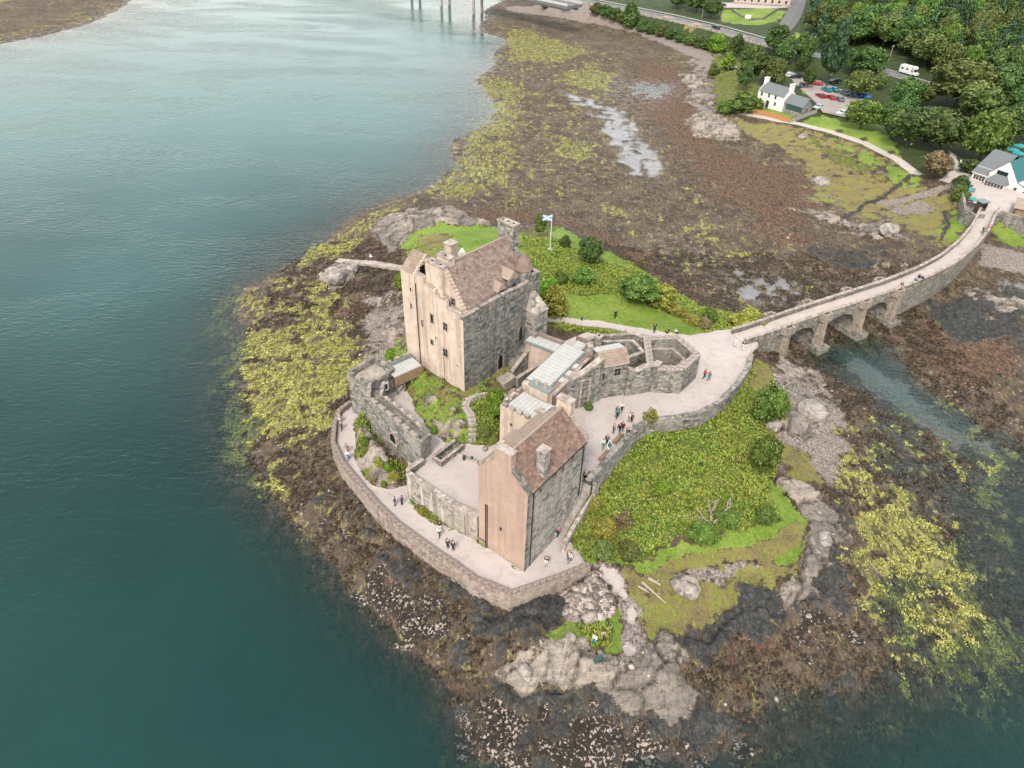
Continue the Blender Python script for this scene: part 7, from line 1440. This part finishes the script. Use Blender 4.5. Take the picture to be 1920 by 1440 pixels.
def figure(pose):
    st = {'stand': 0.0, 'walk': .26, 'stride': .36, 'arms_up': .05, 'sit': 0, 'crouch': 0, 'bend': .1}[pose]; J = {}
    hip = {'sit': .50, 'crouch': .42}.get(pose, .93); lean = {'walk': .05, 'stride': .08, 'crouch': .28, 'bend': .22, 'sit': .03}.get(pose, 0)
    J['pelvis'] = (0, 0, hip, (.155, .115)); J['waist'] = (lean*.4, 0, hip+.20, (.135, .10)); J['chest'] = (lean, 0, hip+.42, (.165, .115)); J['neck'] = (lean*1.15, 0, hip+.58, .055); J['chin'] = (lean*1.3+.03, 0, hip+.66, .085); J['crown_of_head'] = (lean*1.35+.01, 0, hip+.77, .095)
    bones = [('pelvis', 'waist'), ('waist', 'chest'), ('chest', 'neck'), ('neck', 'chin'), ('chin', 'crown_of_head')]
    for s, n in ((1, 'l'), (-1, 'r')):
        d = st*s
        if pose == 'sit': k = (.42, .11*s, .50); a = (.44, .11*s, .08)
        elif pose == 'crouch': k = (.32, .16*s, .45); a = (.05, .14*s, .08)
        else: k = (d*.55+.03, .10*s, .50); a = (d*1.05-.02-(.05 if d < 0 else 0), .10*s, .08+(.05 if d < -.1 else 0))
        J['hip'+n] = (0.0, .09*s, hip-.05, .095); J['knee'+n] = (*k, .06); J['ankle'+n] = (*a, .042); J['toe'+n] = (a[0]+.17, a[1]+.02*s, .035, .035)
        bones += [('pelvis', 'hip'+n), ('hip'+n, 'knee'+n), ('knee'+n, 'ankle'+n), ('ankle'+n, 'toe'+n)]
        sh = (lean*1.05, .20*s, hip+.50)
        if pose == 'arms_up': e = (.16, .26*s, hip+.62); h = (.26, .08*s, hip+.78)
        elif pose in ('crouch', 'bend'): e = (sh[0]+.10, .24*s, sh[2]-.24); h = (sh[0]+.32, .12*s, sh[2]-.36)
        elif pose == 'sit': e = (sh[0]+.03, .24*s, sh[2]-.27); h = (.28, .15*s, hip+.12)
        else: e = (sh[0]-d*.35-.02, .25*s, sh[2]-.27); h = (sh[0]-d*.6+.08, .26*s, sh[2]-.50)
        J['shoulder'+n] = (*sh, .065); J['elbow'+n] = (*e, .043); J['hand'+n] = (*h, .034); u = (Vector(h)-Vector(e)).normalized(); f1 = Vector(h)+u*.10; J['finger'+n] = (*f1, .022)
        bones += [('chest', 'shoulder'+n), ('shoulder'+n, 'elbow'+n), ('elbow'+n, 'hand'+n), ('hand'+n, 'finger'+n)]
    grow = lambda r, k, e: tuple(v*k+e for v in r) if isinstance(r, tuple) else r*k+e
    body = skin_mesh('body', J, bones)
    up = {n: (*J[n][:3], grow(J[n][3], 1.08, .016)) for n in ('waist', 'chest', 'shoulderl', 'elbowl', 'shoulderr', 'elbowr')}; up['waist'] = (J['waist'][0], 0, J['waist'][2]-.22, (.175, .135)); up = {'waist': up['waist'], **{k: v for k, v in up.items() if k != 'waist'}}
    for n in 'lr': e, h = Vector(J['elbow'+n][:3]), Vector(J['hand'+n][:3]); up['cuff'+n] = (*(e+(h-e)*.85), .05)
    jacket = skin_mesh('jacket', up, [('waist', 'chest')]+[('chest', 'shoulder'+n) for n in 'lr']+[('shoulder'+n, 'elbow'+n) for n in 'lr']+[('elbow'+n, 'cuff'+n) for n in 'lr'])
    lo = {'pelvis': (*J['pelvis'][:3], (.17, .13))}
    for n in 'lr': lo['hip'+n] = (*J['hip'+n][:3], .105); lo['knee'+n] = (*J['knee'+n][:3], .075); lo['ankle'+n] = (*J['ankle'+n][:3], .06)
    trousers = skin_mesh('trousers', lo, [b for b in bones if b[0] in lo and b[1] in lo])
    c, h = J['chin'], J['crown_of_head']; hair = skin_mesh('hair', {'nape': (c[0]-.045, 0, c[2], .07), 'back': (h[0]-.03, 0, h[2]-.01, .098), 'brow': (h[0]+.03, 0, h[2]+.04, .075)}, [('nape', 'back'), ('back', 'brow')])
    shoe = MB()
    for n in 'lr': a, t = J['ankle'+n], J['toe'+n]; shoe.box(a[0]-.07, t[0]+.04, a[1]-.045, a[1]+.045, max(0, a[2]-.09), a[2]+.0)
    return dict(body=body, jacket=jacket, trousers=trousers, hair=hair, shoes=shoe.mesh('shoes'))
FIG = {p: figure(p) for p in ('stand', 'walk', 'stride', 'arms_up', 'sit', 'crouch', 'bend')}
def person(label, at, pose, top, legs, hair, rz, shoes='grey', scale=1.0, group=None):
    r = empty('person', at, rz); r.scale = (scale,)*3; tag(r, label, 'person', group, 'thing'); f = FIG[pose]
    fill('body', f['body'], SKIN, r); fill('jacket', f['jacket'], CLOTH[top], r); fill('trousers', f['trousers'], CLOTH[legs], r); fill('hair', f['hair'], HAIRS[hair], r); fill('shoes', f['shoes'], CLOTH[shoes], r); return r
PEOPLE = '''person in black top and jeans walking on the forecourt, beside the one in pale pink|1156,780|walk|black|jeans|dark|40|p
person in teal coat and dark trousers striding just below the person in black|1157,784|stride|teal|navy|dark|230|p
person in pale pink top and black trousers walking right of the person in black|1165,772|walk|white|black|brown|250|p
person in white shirt and pale trousers near the forecourt middle|1179,790|stand|white|tan|dark|200|p
person in maroon jacket beside the white shirt|1184,791|stand|maroon|black|dark|210|p
child in turquoise jacket by the forecourt wall|1187,806|walk|teal|teal|brown|30|p
person in grey top and denim on the left of the middle group|1150,812|stand|grey|jeans|brown|190|p
person all in black walking in the middle group|1161,811|stride|black|black|dark|245|p
person in maroon coat walking beside the one all in black|1167,808|walk|maroon|black|dark|235|p
person in black with a red cap leaning near the wall bench|1176,819|stand|black|black|cap|220|p
person in black jacket and white shirt walking towards the house|1137,833|walk|black|black|brown|70|p
person in white top and teal trousers walking towards the house|1130,841|walk|white|teal|dark|240|p
person in black bending at the head of the outer stair, left|1096,902|bend|black|black|dark|250|p
person in dark green bending at the head of the outer stair, right|1108,900|bend|navy|teal|dark|200|p
person in red top walking right of the bastion|1320,709|walk|red|black|dark|20|p
person in blue teal jacket walking beside the red top|1328,713|walk|teal|teal|brown|15|p
person in black and white at the island end of the bridge|1392,655|walk|black|white|dark|60|p
person in white at the island end of the bridge|1377,650|stand|white|white|fair|80|p
person in black near the top of the outer stair's lower flight|1078,948|stand|black|black|dark|60|p
person in teal on the outer stair behind the one in black|1071,952|stand|teal|navy|brown|60|p
person in tan on the outer stair below the teal one|1070,962|walk|tan|grey|brown|70|p
person in bright pink jacket climbing the outer stair|1053,993|walk|pink|black|dark|60|p
person in dark jacket at the foot of the outer stair|1040,1008|stand|navy|white|dark|50|p
person in magenta jacket at the foot of the outer stair|1046,1004|walk|pink|navy|brown|55|p
person in black jacket and white trousers in front of the pink house corner|1024,1060|stand|black|white|dark|250|p
person in white jacket near the promenade end|1068,1054|walk|white|grey|dark|30|p
person in grey walking just behind the white jacket near the promenade end|1065,1049|stand|grey|jeans|brown|210|p
person in dark blue on the promenade by the lower stair|741,948|stand|navy|jeans|dark|200|p
person in purple on the promenade by the lower stair|754,946|stand|purple|black|brown|170|p
person in black on the promenade below the retaining wall|825,995|stand|black|white|dark|90|p
person in white on the promenade just below the one in black|824,1006|walk|white|navy|fair|250|p
person in navy by the sea wall, left of a pair|840,1027|stand|navy|navy|dark|240|p
person in navy by the sea wall, right of a pair|850,1031|stand|navy|black|dark|240|p
person in grey and pink on the upper promenade|652,848|walk|grey|pink|dark|250|p
person in white and blue on the promenade bend|654,862|walk|white|blue|brown|240|p
person in dark grey on the promenade under the corner tower|641,806|walk|grey|black|dark|250|p
person in pale top standing on the promenade behind the dark grey one|638,793|stand|tan|white|fair|250|p
person with pale hair and black coat standing on the lawn|1153,597|stand|black|black|fair|100|p
person in black raising both arms at the lawn edge|1226,624|arms_up|black|black|dark|80|p
person in black crouching on the lawn edge beside the raised arms|1249,625|crouch|black|black|dark|20|p
person in white and black crouching at the right end of the lawn|1270,626|crouch|white|black|dark|190|p
person sitting low on the path edge behind the range|1172,632|crouch|black|tan|dark|90|p
person in dark top and pink skirt on the middle of the bridge|1687,543|walk|black|pink|dark|30|b
person in blue on the bridge, left of three|1713,535|walk|blue|white|dark|210|b
person in black on the bridge, centre of three|1720,528|walk|black|black|dark|210|b
person in navy on the bridge, right of three|1726,531|walk|navy|navy|dark|210|b
person in black at the shore end of the bridge, left of the trio|1841,438|walk|black|black|dark|60|b
person in dark grey at the shore end of the bridge, nearest of the trio|1845,443|walk|grey|black|dark|60|b
person in pink at the shore end of the bridge, right of the trio|1852,435|walk|pink|white|brown|60|b
person in black and white at the path junction by the tan leaved tree|1775,330|walk|black|white|dark|330|g
person in teal and white sitting on the southern rocks|1115,1202|sit|white|teal|brown|240|g
person in tan and dark sitting on the southern rocks|1130,1195|sit|tan|black|dark|280|g'''
for row in PEOPLE.split('\n'):
    lb, c, po, tp, lg, hr_, a, k = row.split('|'); px, py = map(float, c.split(','))
    if k == 'b':
        z = 6.2
        for _ in range(4):
            q = P(px, py, z); i = min(range(len(near_l)), key=lambda i: (near_l[i][0]-q[0])**2+(near_l[i][1]-q[1])**2); z = deck(cum[i])+.01
        at = (q[0], q[1], z)
    else: at = G(px, py)
    if 'stair' in lb and 900 > 0 and ('foot' not in lb) and ('head' not in lb) and 'outer' in lb:
        lx, ly = ST.loc(at[0], at[1]); t = min(1, max(0, lx/sl_)); x, y = ST.wld(lx, max(-.6, min(.6, ly))); at = (x, y, 4.1+(int(t*20)+1)*3.85/20)
    person(lb, at, po, tp, lg, hr_, math.radians(float(a)), scale=1.0 if 'child' not in lb else .75)
# ------------------------------------------------------------------ furniture and small things
def bench(label, at, rz):
    B = Bld('bench', label, 'bench', at, math.degrees(rz), at[2], 'benches along the forecourt wall'); z = at[2]
    for i in range(3): B.part('seat_slat', MB().box(-1.0, 1.0, -.22+i*.16, -.08+i*.16, z+.43, z+.47), MAT['orange_wood' if False else 'wood'])
    for i in range(2): B.part('back_slat', MB().box(-1.0, 1.0, -.34, -.30, z+.58+i*.18, z+.72+i*.18), MAT['wood'])
    for x in (-.85, .85): B.part('leg', MB().box(x-.05, x+.05, -.34, .24, z, z+.43).box(x-.05, x+.05, -.38, -.34, z, z+.92), MAT['wood']); B.part('armrest', MB().box(x-.05, x+.05, -.32, .24, z+.62, z+.67), MAT['wood'])
MAT['wood'] = MAT['wood']
ba = math.atan2(FW[3][1]-FW[1][1], FW[3][0]-FW[1][0])
for lb, c in (('bench upper of two by the forecourt wall, right of the green sign', (1157, 826)), ('bench lower of two by the forecourt wall, left of the green sign', (1131, 858))): bench(lb, G(*c), ba)
g = G(1141, 846); SG = Bld('notice_board', 'small dark green notice board standing between the two benches', 'sign', g, math.degrees(ba)+10, g[2]); z = g[2]
SG.part('post', MB().box(-.4, -.32, -.03, .03, z, z+1.0).box(.32, .4, -.03, .03, z, z+1.0), MAT['white_paint']); SG.part('frame', MB().solid([(-.55, -.2, z+.8), (.55, -.2, z+.8), (.55, .25, z+1.35), (-.55, .25, z+1.35)], [(-.55, -.24, z+.84), (.55, -.24, z+.84), (.55, .21, z+1.39), (-.55, .21, z+1.39)]), MAT['white_paint']); SG.part('panel', MB().solid([(-.45, -.21, z+.88), (.45, -.21, z+.88), (.45, .17, z+1.33), (-.45, .17, z+1.33)], [(-.45, -.225, z+.9), (.45, -.225, z+.9), (.45, .155, z+1.35), (-.45, .155, z+1.35)]), MAT['green_paint'])
# flagpole with a white saltire on light blue
g = G(1031, 470); ft = zat(1034, 403, g[0], g[1])-g[2]; FP = Bld('flagpole', 'white flagpole on a stone base flying a pale blue flag with a white diagonal cross', 'flagpole', g, 172, g[2]); z = g[2]
FP.part('base', MB().cyl(0, 0, z-.4, z+.35, .8, .55, n=8), MAT['coping']); FP.part('pole', MB().cyl(0, 0, z+.35, z+ft, .075, .05, n=8), MAT['white_paint']); FP.part('finial', MB().cyl(0, 0, z+ft, z+ft+.15, .1, .05, n=8), MAT['white_paint'])
fb = plain('flag_blue', (.13, .36, .62), .8, .1, .08); fw_, fh_ = 1.75, 1.1; cols, rows_ = 16, 10
def wave(u): return .12*math.sin(u*7)*u
def flagmesh(sel, mat, nm, par=None, dy=0):
    m = MB()
    for i in range(cols):
        for j in range(rows_):
            u, v = (i+.5)/cols, (j+.5)/rows_
            if sel(u, v):
                q = []
                for a, b in ((i, j), (i+1, j), (i+1, j+1), (i, j+1)): uu, vv = a/cols, b/rows_; q.append((.06+uu*fw_, wave(uu)+dy, z+ft-.1-fh_+vv*fh_-.10*uu))
                m.add(q, [[0, 1, 2, 3]])
    return FP.part(nm, m, mat, par)
fo = flagmesh(lambda u, v: min(abs(u-v), abs(u-(1-v))) >= .14, fb, 'flag'); flagmesh(lambda u, v: min(abs(u-v), abs(u-(1-v))) < .14, MAT['white_paint'], 'saltire', fo)
# gull flying over the shore behind the keep
GU = Bld('seagull', 'white seagull gliding low over the brown weed behind the keep', 'bird', P(695, 481, 6), 20, 6.0); gm = plain('gull_white', (.8, .8, .8), .8)
GU.part('body', MB().tube((-.25, 0, 6), (.2, 0, 6.03), .05, .09, 8).tube((.2, 0, 6.03), (.33, 0, 6.05), .09, .04, 8), gm)
for s_ in (-1, 1): GU.part('wing', MB().solid([(-.05, .05*s_, 6.04), (.12, .05*s_, 6.04), (.08, .45*s_, 6.22), (-.06, .45*s_, 6.22)], [(-.05, .05*s_, 6.06), (.12, .05*s_, 6.06), (.08, .45*s_, 6.24), (-.06, .45*s_, 6.24)]).solid([(-.06, .45*s_, 6.22), (.08, .45*s_, 6.22), (-.08, .8*s_, 6.16), (-.12, .8*s_, 6.16)], [(-.06, .45*s_, 6.24), (.08, .45*s_, 6.24), (-.08, .8*s_, 6.17), (-.12, .8*s_, 6.17)]), gm)
# boulders and logs one can tell apart
def boulder(label, px, py, wpx, hm=.6, mat='rock'):
    g = G(px, py); d = RM.T@np.array([g[0], g[1], g[2]-CAM_H]); w = wpx*d[2]/F_PX; pv = ico_pts(30); v = pv*(1+.32*np.array([float(fbm(np.array(p[0]*2+px), np.array(p[1]*2+p[2]*3+py), 1.0, 3)) for p in pv]))[:, None]
    v = np.sign(v)*np.abs(v)**.8*np.array([.5*w, .36*w, hm*w*.5]); import bmesh
    bm = bmesh.new(); [bm.verts.new(p) for p in v]; bmesh.ops.convex_hull(bm, input=bm.verts); loose = [q for q in bm.verts if not q.link_faces]; bmesh.ops.delete(bm, geom=loose, context='VERTS'); me = bpy.data.meshes.new('boulder'); bm.to_mesh(me); bm.free()
    tag(link('boulder', me, MAT[mat], None, (g[0], g[1], g[2]+.05*w), rnd.uniform(0, 6)), label, 'boulder', None, 'thing')
MAT['rock'] = stone('boulder_rock', (.12, .11, .10), (.28, .245, .22), (.46, .4, .355), .9, pale=.5)
for lb, px, py, w_, h_ in (('rounded pale boulder at the weedy shore behind the jetty', 628, 520, 44, .8), ('pale stone lying in the courtyard below the garden steps', 910, 842, 14, .7), ('orange stained boulder at the left of the southern outcrop', 985, 1262, 34, .9), ('grey boulder standing in the olive turf', 1288, 1108, 44, .7), ('dark boulder at the edge of the olive turf', 1268, 1098, 28, .7), ('pale slab leaning on the right shore below the bushes', 1520, 775, 60, .7), ('grey slab beside the lower dense bush', 1450, 800, 34, .6), ('big blocky pale rock on the right shore edge', 1545, 1012, 36, .7), ('grey white boulder on the far marsh by the bridge', 1665, 435, 44, .6), ('dark rock near the jetty end', 660, 505, 30, .6), ('pale block on the southern rocks beside the green tufts', 1070, 1195, 24, .7), ('small pale stone on the southern rocks', 1125, 1225, 14, .7), ('pale rock on the far marsh edge', 1505, 258, 22, .5), ('pale crag at the far shore', 1538, 345, 34, .7)): boulder(lb, px, py, w_, h_)
for i, (a, b, r, lb) in enumerate((((1203, 1092), (1248, 1132), .16, 'longest bleached driftwood log on the turf, reaching furthest down'), ((1215, 1085), (1238, 1098), .2, 'short thick driftwood log above the longest one'), ((1196, 1100), (1216, 1112), .14, 'thin driftwood log nearest the gravel path'), ((1040, 1085), (1062, 1092), .15, 'driftwood log at the foot of the promenade wall end'))):
    p, q = Vector(G(*a)), Vector(G(*b)); o = Vector((p.x, p.y, p.z)); m = MB().tube(Vector((0, 0, .12)), q-p+Vector((0, 0, .12)), r, r*.6, 8); L = (q-p)
    m.tube(L*.6+Vector((0, 0, .12)), L*.7+Vector((.25, .3, .35)), r*.5, r*.2, 6); ob = m.build('driftwood_log', MAT['pale_bark'], None, o); tag(ob, lb, 'log', None, 'thing')
# poles
def pole(label, px, py, topx, topy, twin=False):
    g = G(px, py); h = zat(topx, topy, g[0], g[1])-g[2]; B = Bld('telegraph_pole', label, 'pole', g, 30, g[2]); B.part('pole', MB().cyl(0, 0, g[2]-.3, g[2]+h, .15, .1, n=8), MAT['grey_wood']); B.part('crossarm', MB().box(-.8, .8, -.06, .06, g[2]+h-.6, g[2]+h-.48), MAT['grey_wood'])
    for x in (-.7, 0, .7): B.part('insulator', MB().cyl(x, 0, g[2]+h-.48, g[2]+h-.3, .05, n=6), MAT['white_paint'])
    if twin: B.part('stay_pole', MB().tube((1.6, 0, g[2]-.2), (.1, 0, g[2]+h*.85), .08), MAT['grey_wood'])
pole('tall wooden pole beside the white van at the wood edge', 1584, 92, 1590, 64); pole('wooden pole behind the camper van', 1666, 114, 1676, 84); pole('twin legged wooden pole at the top edge beside the lawn', 1316, 33, 1317, 8, True)
# lamp like posts and signs
for i, (px, py, lb) in enumerate(((1799, 309, 'white marker post by the visitor drive, farthest of three'), (1802, 314, 'white marker post by the visitor drive, middle of three'), (1805, 319, 'white marker post by the visitor drive, nearest of three'))):
    g = G(px, py); B = Bld('marker_post', lb, 'post', g, 0, g[2], 'white marker posts by the visitor drive'); B.part('post', MB().box(-.18, .18, -.1, .1, g[2], g[2]+1.3), MAT['white_paint']); B.part('cap', MB().box(-.2, .2, -.12, .12, g[2]+1.3, g[2]+1.38), MAT['lead'])
g = G(1401, 40); B = Bld('road_sign', 'white round topped sign on the junction lawn', 'sign', g, -10, g[2]); B.part('post', MB().box(-.08, .08, 0, .1, g[2], g[2]+1.6), MAT['lead']); B.part('panel', MB().box(-1.3, 1.3, -.06, 0, g[2]+1.2, g[2]+2.8), MAT['white_paint'])
hd = [G(*c) for c in ((1372, 20), (1390, 32), (1412, 38), (1432, 36), (1446, 26), (1460, 18))]; plan_wall('lawn_wall', 'low dark wall curving around the junction lawn', 'wall', hd, [h[2]-.5 for h in hd], [h[2]+.8 for h in hd], .5, 'dark_stone', zb=5)
# picnic tables and parasols
def picnic(label, at, rz, group):
    B = Bld('picnic_table', label, 'picnic table', at, rz, at[2], group); z = at[2]; B.part('table_top', MB().box(-.9, .9, -.38, .38, z+.72, z+.77), MAT['dark_wood'])
    for s_ in (-1, 1): B.part('seat', MB().box(-.9, .9, .62*s_-.13, .62*s_+.13, z+.43, z+.47), MAT['dark_wood']); B.part('leg', MB().box(.65*s_-.05, .65*s_+.05, -.7, .7, z+.3, z+.38).tube((.65*s_, -.62, z), (.65*s_, -.2, z+.72), .05).tube((.65*s_, .62, z), (.65*s_, .2, z+.72), .05), MAT['dark_wood'])
for c, lb in (((1573, 248), 'picnic table by the lawn path, farthest of three'), ((1619, 263), 'picnic table by the lawn path under the dark trees, middle of three'), ((1671, 288), 'picnic table by the lawn path, nearest of three')): picnic(lb, G(*c), 20, 'picnic tables along the lawn path')
for c, lb in (((1815, 352), 'terrace table farthest along the terrace wall'), ((1819, 359), 'terrace table second along the terrace wall'), ((1812, 368), 'terrace table third along the terrace wall'), ((1816, 378), 'terrace table fourth along the terrace wall'), ((1820, 387), 'terrace table nearest the bridge')): picnic(lb, G(*c), -30, 'tables on the visitor terrace')
def parasol(label, at, group, r=1.3):
    B = Bld('parasol', label, 'parasol', at, 20, at[2], group); z = at[2]; B.part('pole', MB().cyl(0, 0, z, z+2.5, .04, n=6), MAT['wood']); B.part('canopy', MB().cyl(0, 0, z+2.0, z+2.55, r, .04, n=8), MAT['teal_cloth']); B.part('base', MB().cyl(0, 0, z, z+.1, .3, n=8), MAT['grey_stone'])
for c, lb in (((1813, 370), 'turquoise parasol over the third terrace table'), ((1820, 389), 'turquoise parasol over the terrace table nearest the bridge')): parasol(lb, G(*c), 'terrace parasols', 1.0)
for c, lb in (((1893, 294), 'turquoise parasol behind the visitor centre, left of three'), ((1907, 287), 'turquoise parasol behind the visitor centre, farthest of three'), ((1904, 301), 'turquoise parasol behind the visitor centre, nearest of three')): parasol(lb, G(*c), 'parasols behind the visitor centre', 1.7)
# floodlights on the lawn
for c, lb in (((1092, 600), 'small white floodlight on the lawn corner near the path'), ((1058, 592), 'small white floodlight by the bush at the keep')): 
    g = G(*c); B = Bld('floodlight', lb, 'floodlight', g, 60, g[2], 'lawn floodlights'); B.part('housing', MB().box(-.25, .25, -.18, .18, g[2]+.12, g[2]+.5), MAT['iron']); B.part('glass', MB().box(-.22, .22, -.2, -.18, g[2]+.15, g[2]+.47), MAT['lamp']); B.part('bracket', MB().box(-.04, .04, -.1, .1, g[2], g[2]+.12), MAT['iron'])
g = G(1134, 1180); tag(link('tarpaulin', MB().solid([(-.6, -.25, 0), (.6, -.2, 0), (.55, .25, 0), (-.55, .2, 0)], [(-.5, -.15, .2), (.45, -.1, .3), (.45, .15, .28), (-.45, .12, .2)]).mesh('tarpaulin'), MAT['green_paint'], None, G(1122, 1237), .5), 'dark teal sheet lying on the southern rocks', 'tarpaulin', None, 'thing')
